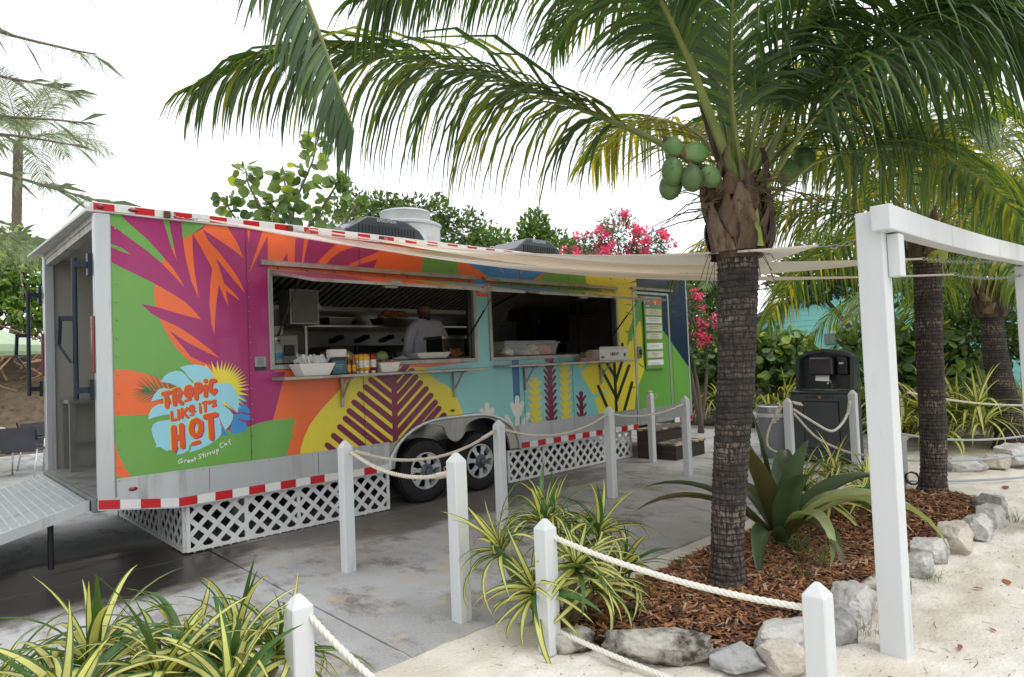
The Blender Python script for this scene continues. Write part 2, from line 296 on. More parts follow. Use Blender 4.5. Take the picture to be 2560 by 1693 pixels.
4 yellow 0 6876,992 6859,985 6841,989 6831,1001 6835,1013 6924,1092 6940,1098 6959,1095 6969,1083 6965,1071
4 yellow 0 6841,912 6844,899 6832,890 6813,889 6798,897 6722,987 6719,1000 6730,1010 6749,1011 6764,1002
4 yellow 0 6875,891 6859,885 6840,889 6830,900 6834,913 6923,991 6939,997 6958,993 6968,982 6964,969
4 yellow 0 6840,812 6843,799 6831,789 6813,789 6797,797 6721,888 6718,901 6729,910 6748,911 6763,903
4 yellow 0 6874,791 6858,785 6839,789 6829,800 6833,813 6922,890 6938,896 6957,892 6968,881 6963,868
4 yellow 0 6839,712 6842,699 6831,689 6812,689 6796,697 6720,788 6717,801 6729,811 6747,812 6763,803
4 yellow 0 6873,690 6857,684 6838,689 6828,700 6832,712 6921,789 6937,795 6956,791 6967,779 6962,767
4 yellow 0 6838,612 6841,599 6830,589 6811,589 6796,598 6719,689 6717,702 6728,712 6747,712 6762,704
4 yellow 0 6872,590 6856,584 6837,589 6827,600 6832,612 6920,689 6937,694 6955,690 6966,678 6961,666
4 yellow 0 6854,1444 6847,1432 6829,1427 6811,1432 6804,1444 6800,1543 6807,1555 6824,1560 6842,1555 6850,1543
4 yellow 0 6884,1440 6875,1429 6856,1426 6839,1432 6834,1445 6850,1543 6859,1555 6878,1558 6895,1552 6900,1540
4 plum 0 7208,693 7195,675 7166,669 7137,679 7125,699 7127,1029 7139,1048 7169,1055 7198,1046 7210,1026
4 plum 0 7168,967 7170,956 7159,948 7143,948 7130,955 7056,1047 7054,1057 7064,1065 7080,1066 7093,1059
4 plum 0 7197,950 7183,945 7167,948 7158,957 7161,967 7248,1049 7262,1054 7278,1051 7288,1042 7284,1031
4 plum 0 7166,847 7168,836 7158,828 7141,828 7129,835 7054,927 7053,938 7063,946 7079,947 7092,939
4 plum 0 7196,830 7182,824 7166,828 7156,837 7160,848 7247,928 7261,933 7277,930 7286,921 7283,910
4 plum 0 7165,727 7167,716 7157,708 7140,708 7127,716 7053,808 7051,819 7062,827 7078,827 7091,820
4 plum 0 7194,710 7181,704 7164,708 7155,717 7158,728 7245,807 7259,812 7276,809 7285,800 7282,789
4 plum 0 7164,607 7166,596 7155,589 7139,589 7126,596 7052,690 7050,700 7060,708 7077,708 7089,701
4 plum 0 7193,590 7179,585 7163,588 7154,598 7157,608 7244,687 7258,692 7274,688 7284,679 7280,668
4 plum 0 7175,998 7169,989 7154,985 7138,990 7132,1000 7130,1101 7136,1111 7151,1115 7167,1110 7173,1100
4 plum 0 7201,995 7193,986 7177,983 7163,989 7158,1000 7173,1100 7181,1109 7197,1112 7212,1106 7217,1096
4 plum 0 6473,1610 6614,1606 6620,1478 6486,1483
5 white 0 5411,920 5399,901 5372,895 5346,905 5336,926 5341,1062 5352,1081 5379,1088 5405,1078 5416,1057
5 white 0 5358,937 5359,915 5340,901 5311,902 5291,918 5254,982 5253,1003 5272,1018 5300,1017 5321,1002
5 white 0 5459,906 5439,892 5410,893 5389,909 5389,931 5428,1003 5448,1018 5477,1016 5498,1000 5499,978
5 white 0 5927,700 5914,680 5884,674 5855,685 5844,708 5860,1110 5873,1131 5903,1138 5932,1127 5944,1105
5 white 0 5922,887 5921,864 5898,849 5866,852 5843,870 5764,1023 5764,1046 5787,1061 5819,1059 5841,1041
5 white 0 5947,863 5925,848 5893,849 5869,866 5869,890 5954,1044 5977,1060 6009,1059 6033,1042 6034,1018
5 white 0 5835,722 5836,699 5814,684 5783,686 5760,703 5663,866 5662,889 5683,905 5714,904 5737,887
5 white 0 5987,680 5961,667 5929,672 5909,692 5912,714 6052,891 6077,905 6110,901 6131,881 6128,858
5 white 0 5801,1005 5853,1028 5955,1020 6019,1006 5960,881 5857,881
4 plum 0 5271,897 5258,876 5229,870 5202,882 5191,904 5192,930 5205,950 5234,957 5262,946 5272,923
3 yellow 0 7144,1520 7316,1517 7184,1429
3 yellow 0 7428,1519 7189,1391 7282,1249 7444,1043 7592,1065 7811,1083 7827,1069 7556,1025 7472,979 7513,872 7569,732 7611,634 8400,740 8434,757 8471,947 8566,1124 8750,1369 8706,1655 8766,2404 8641,2509 8634,2754 8622,2891 8532,2989 8457,3056 7329,3028 7352,2967 7402,2686 8000,2500 8000,1600
4 navy 0 8454,3017 8532,2989 8622,2891 8634,2754 8644,2538 9287,2021 10089,1317 10090,1306 10090,2970 8300,2970
4 green 0 8644,2538 9287,2021 10089,1317 10203,1259 10129,451 8422,605 8434,757 8471,947 8566,1124 8750,1369 8752,1812 8710,2127 8766,2404
5 green 0 8569,2496 8681,2510 8768,2434 8750,2206 8717,2127 8662,2146 8571,2028 8472,1911 8441,1811 8395,1834 8308,1720 8355,1931 8274,1984 8375,1985 8466,2124 8555,2320
5 green 0 8247,2374 8360,2406 8477,2402 8476,2386 8358,2389
5 green 0 8297,2285 8397,2278 8475,2250 8474,2231 8379,2248
5 green 0 8231,1124 8340,1108 8475,1116 8472,1085 8338,1089
5 green 0 8561,1483 8657,1451 8752,1389 8654,1412
5 green 0 7359,2868 7485,2872 7652,2832 7483,2843 7366,2847
5 green 0 7952,2925 7997,2924 7994,2758 7956,2775
5 green 0 8622,1628 8743,1619 8742,1595 8636,1602
5 magenta 0 7933,2990 7992,2988 7957,2916
5 magenta 0 8294,2996 8533,2999 8347,2874 8292,2890
6 navy 0 8300,2871 8533,2999 8347,2864 8335,2796 8297,2829 8155,2801
6 navy 0 8426,2733 8515,2767 8637,2789 8635,2770 8530,2754
6 navy 0 8551,2818 8634,2838 8627,2826
6 dark 0 8008,705 7998,691 7973,686 7949,694 7939,709 7936,1623 7946,1638 7971,1644 7995,1638 8006,1623
6 dark 0 8011,1287 8014,1270 7997,1258 7970,1257 7950,1268 7714,1544 7711,1560 7727,1572 7753,1574 7773,1564
6 dark 0 8008,989 8009,973 7991,961 7964,961 7945,973 7590,1454 7589,1470 7606,1482 7631,1482 7650,1471
6 dark 0 7806,804 7805,788 7786,778 7760,780 7742,793 7532,1160 7533,1176 7552,1186 7577,1185 7594,1172
6 dark 0 8016,1193 7999,1182 7972,1182 7952,1193 7951,1210 8224,1678 8243,1691 8270,1692 8291,1681 8292,1664
6 dark 0 8021,912 8003,901 7976,902 7957,914 7957,931 8307,1451 8327,1463 8355,1463 8375,1451 8375,1434
6 dark 0 8165,685 8147,673 8120,674 8099,686 8097,703 8365,1182 8383,1194 8411,1195 8432,1183 8434,1166
6 dark 0 8223,1737 8210,1722 8184,1717 8160,1724 8152,1740 8159,1784 8172,1799 8198,1804 8222,1797 8230,1781
7 yellow 0 2038,1675 2102,1597 2090,1701 2134,1608 2142,1711 2164,1611 2185,1711 2187,1607 2218,1699 2208,1601 2253,1693 2228,1595 2282,1681 2247,1586 2313,1666 2263,1576 2337,1646 2279,1562 2363,1624 2293,1548 2383,1601 2304,1532 2400,1571 2311,1513 2408,1538 2317,1492 2419,1503 2323,1471 2428,1470 2327,1447 2430,1425 2325,1417 2421,1370 2316,1382 2402,1311 2303,1354 2378,1280 2288,1335 2351,1250 2213,1362 2044,1476
6 blue 0 2311,1431 2377,1358 2406,1306 2323,1320
6 blue 0 2315,1294 2390,1281 2423,1240 2431,1197 2358,1219 2305,1212
6 blue 0 2283,1202 2357,1203 2429,1182 2432,1134 2371,1139 2319,1164 2266,1117
6 blue 0 2242,1067 2274,1169 2319,1150 2385,1114 2400,1082 2376,1035 2278,1022 2247,1040
6 blue 0 2109,1236 2160,1127 2223,1013 2161,1027 2092,1119
6 palm 0 1567,1477 1446,1486 1566,1462
6 palm 0 1576,1476 1471,1539 1569,1463
6 palm 0 1586,1477 1484,1563 1577,1465
6 palm 0 1609,1477 1506,1596 1599,1467
6 palm 0 1635,1478 1537,1602 1624,1468
6 palm 0 1655,1477 1580,1619 1642,1471
6 palm 0 1687,1479 1618,1613 1674,1472
6 palm 0 1720,1480 1661,1610 1706,1474
6 palm 0 1752,1481 1706,1601 1739,1476
6 palm 0 1565,1477 1442,1455 1567,1462
6 palm 0 1577,1476 1445,1428 1581,1462
6 palm 0 1595,1474 1454,1405 1600,1459
6 palm 0 1613,1472 1475,1388 1620,1458
6 palm 0 1638,1467 1484,1370 1645,1453
6 palm 0 1664,1462 1508,1355 1671,1448
6 palm 0 1689,1457 1539,1354 1697,1443
6 palm 0 1715,1452 1564,1351 1722,1438
6 palm 0 1777,1475 1727,1529 1766,1465
6 palm 0 1804,1466 1760,1517 1792,1457
6 palm 0 1830,1457 1792,1505 1818,1449
6 palm 0 1870,1441 1825,1488 1859,1431
6 palm 0 1903,1424 1858,1472 1892,1415
6 palm 0 1741,1429 1621,1353 1748,1415
6 palm 0 1767,1420 1659,1351 1774,1406
6 palm 0 1793,1397 1704,1340 1800,1383
8 sky 0 1666,1536 1696,1581 1735,1611 1788,1625 1835,1617 1868,1591 1894,1550 1930,1508 1933,1468 1812,1482 1746,1518
8 sky 0 1822,1654 1890,1671 1958,1674 2027,1659 2076,1629 2100,1591 2102,1554 2107,1450 1947,1482 1937,1518 1894,1564 1861,1616
8 sky 0 2071,1438 2129,1486 2202,1503 2260,1483 2303,1424 2327,1346 2328,1286 2313,1215 2269,1260 2212,1317 2183,1323 2175,1305 2240,1247 2275,1199 2267,1155 2243,1112 2198,1064 2164,1142 2124,1249 2096,1274
8 sky 0 1589,1370 1609,1417 1642,1464 1687,1484 1732,1469 1798,1447 1731,1388 1685,1391 1627,1381
8 sky 0 1564,1219 1572,1267 1594,1314 1646,1344 1697,1344 1808,1318 1806,1233 1734,1249 1682,1247 1618,1235
8 sky 0 1598,1174 1637,1198 1727,1204 1806,1204 1800,956 1738,942 1702,936 1651,977 1613,977 1623,998 1596,1077 1588,1134
8 sky 0 1779,891 1814,982 1895,987 1876,918 1839,901
8 sky 0 1886,899 1915,985 2063,1085 2164,1120 2165,1038 2132,997 2060,954 1975,920
8 sky 0 1719,1459 1920,1498 2102,1554 2136,1463 2175,1305 2131,1249 2157,1128 2096,1001 1908,972 1854,956 1787,971 1766,1201 1756,1336
9 green 0 1788,993 1800,1077 1790,950
9 yellow 0 2175,1305 2187,1325 2212,1313 2309,1213 2247,1262
9 blue 0 2204,1302 2240,1262 2283,1229 2236,1251
9 yellow 0 1907,1549 1934,1533 1942,1518
10 yellow 0 1724,1463 1737,1460 1744,1448 1742,1434 1732,1426 1679,1416 1667,1419 1659,1430 1662,1444 1672,1452
10 yellow 0 1723,1323 1718,1310 1707,1304 1695,1309 1689,1322 1683,1435 1687,1448 1699,1454 1711,1449 1716,1436
10 yellow 0 1785,1339 1781,1326 1769,1320 1756,1326 1751,1339 1747,1456 1752,1470 1763,1475 1776,1470 1781,1457
10 yellow 0 1796,1484 1809,1482 1817,1471 1816,1457 1805,1448 1769,1439 1756,1441 1748,1452 1749,1466 1759,1474
10 yellow 0 1832,1444 1833,1430 1825,1419 1812,1418 1801,1427 1786,1458 1784,1472 1792,1483 1805,1484 1816,1475
10 yellow 0 1818,1393 1809,1383 1796,1384 1787,1394 1787,1409 1801,1443 1810,1453 1823,1452 1833,1442 1832,1428
10 yellow 0 1780,1377 1767,1380 1759,1392 1761,1406 1772,1413 1799,1419 1812,1416 1819,1404 1817,1390 1806,1382
10 yellow 0 1837,1354 1842,1340 1836,1327 1823,1323 1811,1330 1773,1379 1769,1393 1774,1405 1787,1410 1799,1403
10 yellow 0 1851,1481 1859,1492 1872,1493 1883,1484 1885,1470 1873,1427 1865,1416 1852,1415 1841,1424 1840,1439
10 yellow 0 1885,1503 1898,1502 1908,1491 1908,1477 1898,1467 1874,1458 1861,1458 1851,1469 1852,1483 1861,1493
10 yellow 0 1923,1469 1925,1454 1918,1443 1905,1440 1893,1449 1877,1475 1874,1489 1882,1501 1895,1503 1906,1495
10 yellow 0 1917,1405 1910,1393 1897,1390 1886,1398 1883,1412 1890,1462 1898,1474 1911,1477 1922,1469 1925,1455
10 yellow 0 1884,1380 1870,1380 1860,1390 1859,1404 1868,1414 1892,1426 1906,1426 1916,1416 1917,1402 1908,1391
10 yellow 0 1842,1424 1840,1438 1848,1449 1861,1451 1872,1442 1891,1406 1893,1392 1885,1381 1872,1379 1861,1388
10 yellow 0 1963,1376 1957,1362 1945,1358 1932,1364 1927,1378 1928,1493 1934,1507 1946,1512 1959,1506 1964,1492
10 yellow 0 1977,1519 1990,1514 1995,1501 1991,1487 1978,1481 1947,1481 1934,1486 1929,1500 1933,1513 1946,1519
10 yellow 0 2006,1485 2008,1470 2000,1459 1986,1457 1975,1467 1962,1491 1960,1506 1969,1517 1982,1519 1993,1509
10 yellow 0 1995,1436 1985,1426 1971,1426 1962,1437 1962,1451 1974,1483 1984,1493 1998,1493 2007,1483 2007,1468
10 yellow 0 1957,1410 1943,1409 1933,1419 1931,1433 1940,1444 1970,1460 1983,1462 1994,1452 1995,1438 1987,1427
10 yellow 0 2044,1396 2039,1383 2026,1378 2013,1384 2008,1397 2008,1481 2013,1495 2026,1500 2039,1494 2044,1480
10 yellow 0 2020,1546 2033,1549 2045,1541 2048,1527 2041,1515 2035,1511 2022,1508 2010,1516 2007,1530 2014,1542
10 yellow 0 2081,1509 2068,1515 2063,1529 2068,1542 2081,1547 2108,1546 2121,1540 2127,1526 2121,1512 2108,1507
10 yellow 0 2085,1486 2076,1476 2062,1476 2051,1486 2051,1501 2064,1535 2074,1546 2088,1546 2098,1536 2098,1521
10 yellow 0 2089,1434 2084,1421 2071,1415 2058,1421 2052,1434 2050,1493 2055,1507 2067,1513 2081,1507 2087,1494
10 yellow 0 2106,1426 2113,1413 2109,1399 2096,1393 2083,1398 2058,1420 2052,1433 2056,1447 2069,1453 2082,1448
10 yellow 0 2096,1450 2108,1458 2122,1455 2130,1443 2127,1428 2110,1401 2099,1393 2085,1396 2077,1409 2079,1423
10 yellow 0 1904,1379 1911,1378 1915,1372 1914,1365 1909,1361 1858,1349 1851,1350 1847,1356 1848,1363 1853,1367
10 yellow 0 1756,1201 1753,1193 1745,1190 1738,1193 1734,1202 1732,1273 1735,1281 1743,1284 1751,1280 1754,1272
10 yellow 0 1779,1217 1788,1214 1792,1206 1790,1198 1783,1193 1747,1190 1739,1192 1734,1200 1736,1209 1743,1213
10 yellow 0 1811,1206 1808,1198 1800,1195 1792,1199 1789,1208 1788,1264 1791,1273 1799,1276 1807,1272 1810,1264
10 yellow 0 1798,1294 1805,1290 1808,1282 1805,1274 1797,1271 1796,1271 1788,1275 1785,1284 1788,1292 1796,1295
10 yellow 0 1839,1215 1836,1206 1828,1203 1820,1207 1817,1216 1815,1294 1818,1303 1826,1306 1834,1302 1837,1294
10 yellow 0 1844,1239 1837,1235 1829,1238 1824,1246 1826,1254 1861,1302 1868,1306 1876,1303 1881,1295 1879,1286
10 yellow 0 1883,1222 1886,1214 1882,1206 1874,1203 1867,1207 1834,1246 1831,1254 1834,1262 1842,1265 1850,1261
10 yellow 0 1924,1301 1933,1300 1938,1292 1937,1283 1930,1278 1896,1270 1888,1271 1882,1279 1883,1288 1890,1293
10 yellow 0 1906,1309 1906,1318 1911,1324 1920,1325 1926,1318 1937,1294 1938,1285 1932,1279 1924,1278 1917,1285
10 yellow 0 1902,1294 1893,1294 1887,1300 1887,1309 1892,1316 1911,1325 1920,1325 1926,1318 1927,1309 1921,1302
10 yellow 0 1904,1268 1900,1261 1891,1259 1884,1264 1882,1273 1886,1307 1890,1315 1898,1317 1906,1312 1908,1303
10 yellow 0 1919,1266 1924,1258 1922,1249 1915,1244 1907,1246 1887,1261 1882,1269 1883,1277 1890,1282 1899,1280
10 yellow 0 1925,1275 1934,1275 1940,1269 1941,1259 1935,1253 1918,1245 1909,1245 1903,1251 1902,1260 1908,1267
10 yellow 0 1993,1249 1990,1240 1982,1237 1974,1240 1970,1249 1968,1296 1971,1305 1978,1308 1987,1305 1990,1296
10 yellow 0 1978,1334 1986,1330 1989,1321 1985,1313 1977,1310 1976,1310 1968,1314 1965,1323 1968,1331 1976,1334
10 yellow 0 2040,1351 2049,1349 2054,1341 2053,1332 2046,1327 2007,1319 1998,1321 1993,1329 1994,1338 2001,1343
10 yellow 0 2035,1256 2032,1247 2024,1244 2015,1248 2012,1257 2010,1334 2013,1342 2021,1345 2030,1342 2033,1333
10 yellow 0 2065,1319 2058,1313 2050,1314 2044,1322 2045,1331 2052,1345 2059,1351 2068,1350 2074,1342 2073,1333
10 yellow 0 2090,1329 2081,1332 2077,1341 2080,1350 2087,1354 2109,1355 2117,1352 2122,1344 2119,1335 2111,1331
10 yellow 0 2098,1322 2093,1315 2084,1313 2077,1318 2075,1327 2077,1344 2082,1352 2090,1354 2098,1348 2100,1339
10 yellow 0 2114,1325 2120,1319 2120,1309 2114,1303 2105,1303 2082,1314 2075,1320 2075,1330 2081,1336 2090,1336
10 yellow 0 2123,1302 2121,1293 2113,1289 2104,1291 2100,1300 2098,1313 2100,1322 2108,1326 2116,1324 2121,1315
10 yellow 0 2091,1283 2082,1285 2076,1293 2077,1302 2084,1307 2108,1313 2117,1311 2123,1303 2121,1294 2114,1289
10 yellow 0 1927,1239 1932,1238 1935,1233 1934,1228 1929,1225 1898,1221 1893,1223 1891,1227 1892,1233 1896,1235
10 yellow 0 1776,950 1770,934 1755,929 1740,937 1734,953 1731,1140 1737,1156 1752,1162 1767,1154 1773,1138
10 yellow 0 1842,964 1837,948 1822,942 1807,950 1800,966 1794,1151 1800,1167 1815,1174 1830,1166 1837,1150
10 yellow 0 1812,1077 1828,1072 1837,1057 1834,1040 1821,1032 1761,1024 1745,1029 1736,1044 1740,1061 1753,1069
10 yellow 0 1889,1179 1900,1192 1916,1192 1929,1180 1931,1162 1916,1113 1905,1100 1889,1100 1876,1112 1875,1130
10 yellow 0 1931,1207 1947,1207 1960,1195 1962,1177 1951,1164 1920,1149 1903,1149 1891,1161 1889,1179 1900,1192
10 yellow 0 1987,1180 1996,1164 1993,1147 1980,1138 1963,1142 1929,1167 1920,1182 1922,1199 1936,1209 1953,1204
10 yellow 0 2000,1098 1995,1082 1979,1075 1963,1082 1956,1099 1953,1161 1958,1177 1973,1184 1989,1177 1997,1161
10 yellow 0 1979,1042 1966,1031 1950,1033 1938,1047 1938,1065 1958,1110 1970,1121 1987,1119 1999,1105 1998,1088
10 yellow 0 1934,1023 1917,1026 1907,1041 1908,1058 1921,1069 1952,1076 1969,1073 1979,1059 1978,1041 1965,1031
10 yellow 0 1886,1058 1879,1075 1885,1091 1900,1097 1916,1090 1942,1062 1949,1045 1944,1029 1928,1023 1913,1030
10 yellow 0 1874,1120 1878,1137 1892,1144 1908,1139 1917,1123 1922,1075 1918,1059 1904,1051 1888,1057 1879,1073
10 yellow 0 2102,1243 2119,1239 2128,1223 2125,1206 2110,1197 2022,1185 2005,1189 1996,1205 1999,1222 2013,1231
10 yellow 0 2088,1012 2082,995 2066,989 2050,997 2043,1014 2037,1208 2043,1225 2059,1231 2075,1224 2082,1207
10 yellow 0 1959,1003 1971,1001 1978,991 1976,979 1967,972 1912,961 1901,964 1894,974 1895,986 1904,992
10.5 magenta 0 1738,1454 1751,1451 1758,1439 1756,1425 1745,1418 1693,1407 1681,1410 1673,1422 1675,1435 1686,1443
10.5 magenta 0 1736,1314 1732,1301 1721,1295 1708,1300 1703,1313 1697,1427 1701,1440 1713,1445 1725,1440 1730,1427
10.5 magenta 0 1799,1330 1795,1317 1783,1311 1771,1317 1765,1330 1761,1448 1766,1461 1777,1466 1790,1461 1795,1448
10.5 magenta 0 1810,1476 1823,1474 1831,1462 1830,1448 1819,1439 1783,1430 1770,1432 1762,1443 1763,1457 1773,1466
10.5 magenta 0 1846,1435 1848,1421 1839,1410 1826,1409 1816,1418 1800,1449 1798,1463 1806,1474 1819,1475 1830,1466
10.5 magenta 0 1833,1384 1823,1374 1810,1375 1801,1385 1801,1400 1815,1434 1824,1444 1838,1443 1847,1433 1847,1419
10.5 magenta 0 1794,1368 1781,1371 1773,1383 1776,1397 1786,1405 1813,1410 1826,1407 1834,1395 1831,1381 1820,1373
10.5 magenta 0 1852,1344 1856,1331 1850,1318 1838,1314 1826,1321 1787,1370 1783,1384 1788,1396 1801,1401 1813,1394
10.5 magenta 0 1865,1472 1873,1483 1887,1484 1897,1475 1899,1461 1888,1418 1880,1407 1866,1406 1856,1415 1854,1430
10.5 magenta 0 1899,1494 1913,1493 1922,1482 1922,1468 1913,1458 1889,1449 1875,1449 1866,1460 1866,1474 1876,1484
10.5 magenta 0 1937,1460 1940,1445 1932,1434 1919,1431 1908,1440 1891,1466 1889,1480 1896,1492 1909,1494 1921,1486
10.5 magenta 0 1932,1396 1925,1384 1912,1381 1900,1389 1897,1403 1905,1453 1912,1465 1925,1468 1937,1460 1940,1446
10.5 magenta 0 1898,1371 1885,1371 1875,1381 1874,1395 1883,1405 1907,1417 1920,1417 1930,1407 1931,1393 1922,1382
10.5 magenta 0 1856,1415 1854,1429 1862,1440 1875,1442 1886,1433 1906,1397 1908,1383 1899,1372 1886,1370 1875,1379
10.5 magenta 0 1978,1366 1972,1353 1959,1348 1947,1355 1942,1368 1943,1484 1948,1498 1961,1503 1974,1497 1979,1483
10.5 magenta 0 1991,1510 2004,1505 2010,1492 2006,1478 1993,1472 1962,1472 1949,1477 1943,1491 1948,1504 1960,1510
10.5 magenta 0 2021,1476 2023,1461 2015,1450 2001,1448 1990,1458 1977,1482 1975,1497 1983,1508 1997,1510 2008,1500
10.5 magenta 0 2010,1427 2000,1417 1986,1417 1976,1428 1976,1442 1989,1474 1999,1484 2012,1484 2022,1473 2022,1459
10.5 magenta 0 1972,1401 1958,1400 1947,1410 1946,1424 1954,1435 1984,1451 1998,1452 2009,1443 2010,1428 2002,1417
10.5 magenta 0 2059,1387 2054,1373 2041,1368 2028,1374 2023,1388 2022,1472 2028,1486 2041,1491 2054,1485 2059,1471
10.5 magenta 0 2035,1537 2048,1540 2060,1532 2063,1518 2056,1506 2050,1502 2037,1499 2025,1507 2022,1521 2029,1533
10.5 magenta 0 2096,1500 2083,1506 2078,1520 2083,1533 2097,1538 2124,1537 2137,1531 2142,1517 2136,1503 2123,1498
10.5 magenta 0 2101,1477 2091,1466 2077,1466 2067,1477 2066,1492 2079,1526 2089,1537 2103,1537 2113,1526 2113,1512
10.5 magenta 0 2104,1425 2099,1411 2086,1406 2073,1411 2067,1425 2065,1484 2070,1498 2083,1503 2096,1498 2102,1484
10.5 magenta 0 2122,1417 2128,1404 2124,1390 2111,1384 2098,1388 2074,1411 2067,1424 2071,1438 2084,1444 2097,1439
10.5 magenta 0 2111,1441 2123,1449 2137,1446 2145,1433 2143,1419 2125,1392 2114,1384 2100,1387 2092,1399 2094,1414
10.5 magenta 0 1911,1375 1918,1373 1922,1368 1921,1360 1916,1356 1865,1344 1858,1345 1854,1351 1855,1358 1860,1362
10.5 magenta 0 1765,1195 1762,1187 1754,1184 1746,1187 1743,1196 1741,1267 1744,1275 1752,1278 1759,1274 1763,1266
10.5 magenta 0 1788,1211 1796,1208 1801,1200 1799,1192 1792,1188 1755,1184 1747,1186 1743,1194 1745,1203 1752,1207
10.5 magenta 0 1820,1201 1817,1192 1809,1189 1801,1193 1798,1202 1797,1259 1800,1267 1808,1270 1816,1266 1819,1258
10.5 magenta 0 1807,1289 1814,1285 1817,1276 1814,1268 1806,1265 1805,1265 1797,1269 1794,1278 1797,1286 1805,1289
10.5 magenta 0 1848,1209 1845,1201 1837,1197 1829,1201 1826,1210 1824,1288 1827,1297 1835,1300 1843,1296 1846,1288
10.5 magenta 0 1853,1233 1846,1229 1838,1232 1833,1240 1835,1248 1870,1296 1877,1300 1886,1297 1890,1289 1888,1281
10.5 magenta 0 1892,1216 1895,1208 1892,1200 1884,1197 1876,1201 1843,1240 1840,1248 1843,1256 1851,1259 1859,1255
10.5 magenta 0 1934,1295 1942,1294 1947,1286 1946,1277 1940,1272 1905,1264 1897,1265 1892,1273 1893,1282 1899,1287
10.5 magenta 0 1915,1303 1915,1312 1920,1319 1929,1319 1936,1312 1947,1288 1947,1279 1942,1273 1933,1272 1927,1279
10.5 magenta 0 1911,1288 1902,1288 1896,1294 1896,1304 1901,1310 1921,1319 1929,1319 1936,1312 1936,1303 1930,1297
10.5 magenta 0 1913,1263 1909,1255 1901,1253 1893,1258 1891,1267 1895,1301 1899,1309 1908,1311 1915,1306 1917,1297
10.5 magenta 0 1928,1260 1933,1252 1932,1243 1925,1238 1916,1240 1896,1255 1891,1263 1893,1272 1900,1276 1908,1274
10.5 magenta 0 1934,1269 1943,1269 1950,1263 1950,1253 1944,1247 1927,1239 1919,1239 1912,1245 1912,1254 1917,1261
10.5 magenta 0 2002,1243 1999,1234 1991,1231 1983,1234 1979,1243 1977,1290 1980,1299 1988,1302 1996,1299 2000,1290
10.5 magenta 0 1987,1328 1995,1324 1998,1315 1995,1307 1987,1304 1985,1304 1977,1308 1974,1317 1978,1325 1986,1328
10.5 magenta 0 2049,1345 2058,1343 2064,1335 2062,1326 2055,1321 2016,1313 2008,1315 2002,1323 2004,1332 2011,1337
10.5 magenta 0 2044,1250 2041,1241 2033,1238 2025,1242 2021,1251 2020,1328 2023,1336 2031,1339 2039,1336 2043,1327
10.5 magenta 0 2075,1313 2068,1307 2059,1309 2054,1316 2054,1325 2062,1339 2069,1345 2077,1344 2083,1336 2082,1327
10.5 magenta 0 2100,1323 2091,1327 2087,1335 2089,1344 2097,1348 2118,1349 2127,1346 2131,1338 2129,1329 2121,1325
10.5 magenta 0 2107,1316 2103,1309 2094,1307 2086,1312 2084,1321 2087,1338 2091,1346 2100,1348 2108,1342 2110,1333
10.5 magenta 0 2123,1319 2130,1313 2130,1303 2124,1297 2115,1297 2091,1308 2085,1314 2085,1324 2091,1330 2100,1330
10.5 magenta 0 2133,1296 2130,1287 2122,1283 2114,1285 2109,1294 2107,1307 2110,1316 2117,1320 2126,1318 2131,1309
10.5 magenta 0 2100,1277 2091,1279 2086,1287 2087,1296 2094,1301 2118,1307 2127,1305 2132,1297 2131,1288 2124,1283
10.5 magenta 0 1932,1236 1937,1234 1940,1229 1939,1224 1935,1221 1904,1217 1899,1219 1896,1224 1897,1229 1902,1232
10.5 magenta 0 1793,938 1787,922 1772,917 1757,925 1751,941 1749,1129 1754,1145 1769,1150 1784,1143 1791,1126
10.5 magenta 0 1860,952 1854,936 1839,930 1824,938 1817,954 1811,1140 1817,1156 1832,1162 1847,1155 1854,1138
10.5 magenta 0 1830,1065 1846,1061 1855,1045 1852,1028 1838,1020 1778,1012 1762,1017 1754,1032 1757,1049 1770,1058
10.5 magenta 0 1907,1167 1918,1180 1934,1180 1947,1168 1949,1150 1934,1101 1923,1088 1907,1088 1894,1100 1892,1118
10.5 magenta 0 1949,1195 1965,1196 1978,1183 1980,1166 1969,1153 1938,1138 1921,1137 1908,1149 1907,1167 1918,1180
10.5 magenta 0 2005,1168 2015,1153 2012,1135 1998,1126 1981,1130 1947,1155 1938,1170 1940,1188 1954,1197 1971,1193
10.5 magenta 0 2018,1086 2013,1070 1998,1063 1982,1070 1974,1087 1971,1149 1976,1166 1992,1172 2008,1165 2015,1149
10.5 magenta 0 1997,1030 1984,1019 1968,1021 1956,1035 1956,1053 1976,1098 1988,1109 2005,1107 2017,1093 2017,1076
10.5 magenta 0 1952,1011 1935,1014 1925,1029 1926,1046 1939,1057 1970,1064 1987,1061 1998,1047 1996,1029 1983,1019
10.5 magenta 0 1904,1046 1897,1063 1903,1079 1918,1085 1933,1078 1960,1050 1967,1033 1962,1017 1946,1011 1931,1018
10.5 magenta 0 1891,1108 1896,1125 1910,1133 1926,1127 1935,1111 1940,1063 1936,1047 1922,1039 1905,1045 1897,1061
10.5 magenta 0 2120,1232 2137,1227 2147,1211 2144,1194 2129,1185 2040,1173 2023,1178 2014,1193 2017,1210 2032,1219
10.5 magenta 0 2107,999 2100,983 2085,977 2069,985 2061,1002 2056,1197 2062,1213 2077,1220 2094,1212 2101,1195
10.5 magenta 0 1972,995 1983,993 1990,982 1989,970 1980,964 1925,953 1913,955 1906,966 1908,978 1917,984
11 red 0 1731,1459 1744,1456 1752,1444 1749,1430 1739,1422 1687,1412 1674,1415 1667,1426 1669,1440 1679,1448
11 red 0 1730,1318 1726,1305 1714,1300 1702,1305 1696,1318 1690,1431 1694,1444 1706,1450 1718,1445 1724,1432
11 red 0 1793,1335 1788,1322 1776,1316 1764,1322 1758,1335 1754,1452 1759,1465 1771,1471 1783,1466 1788,1452
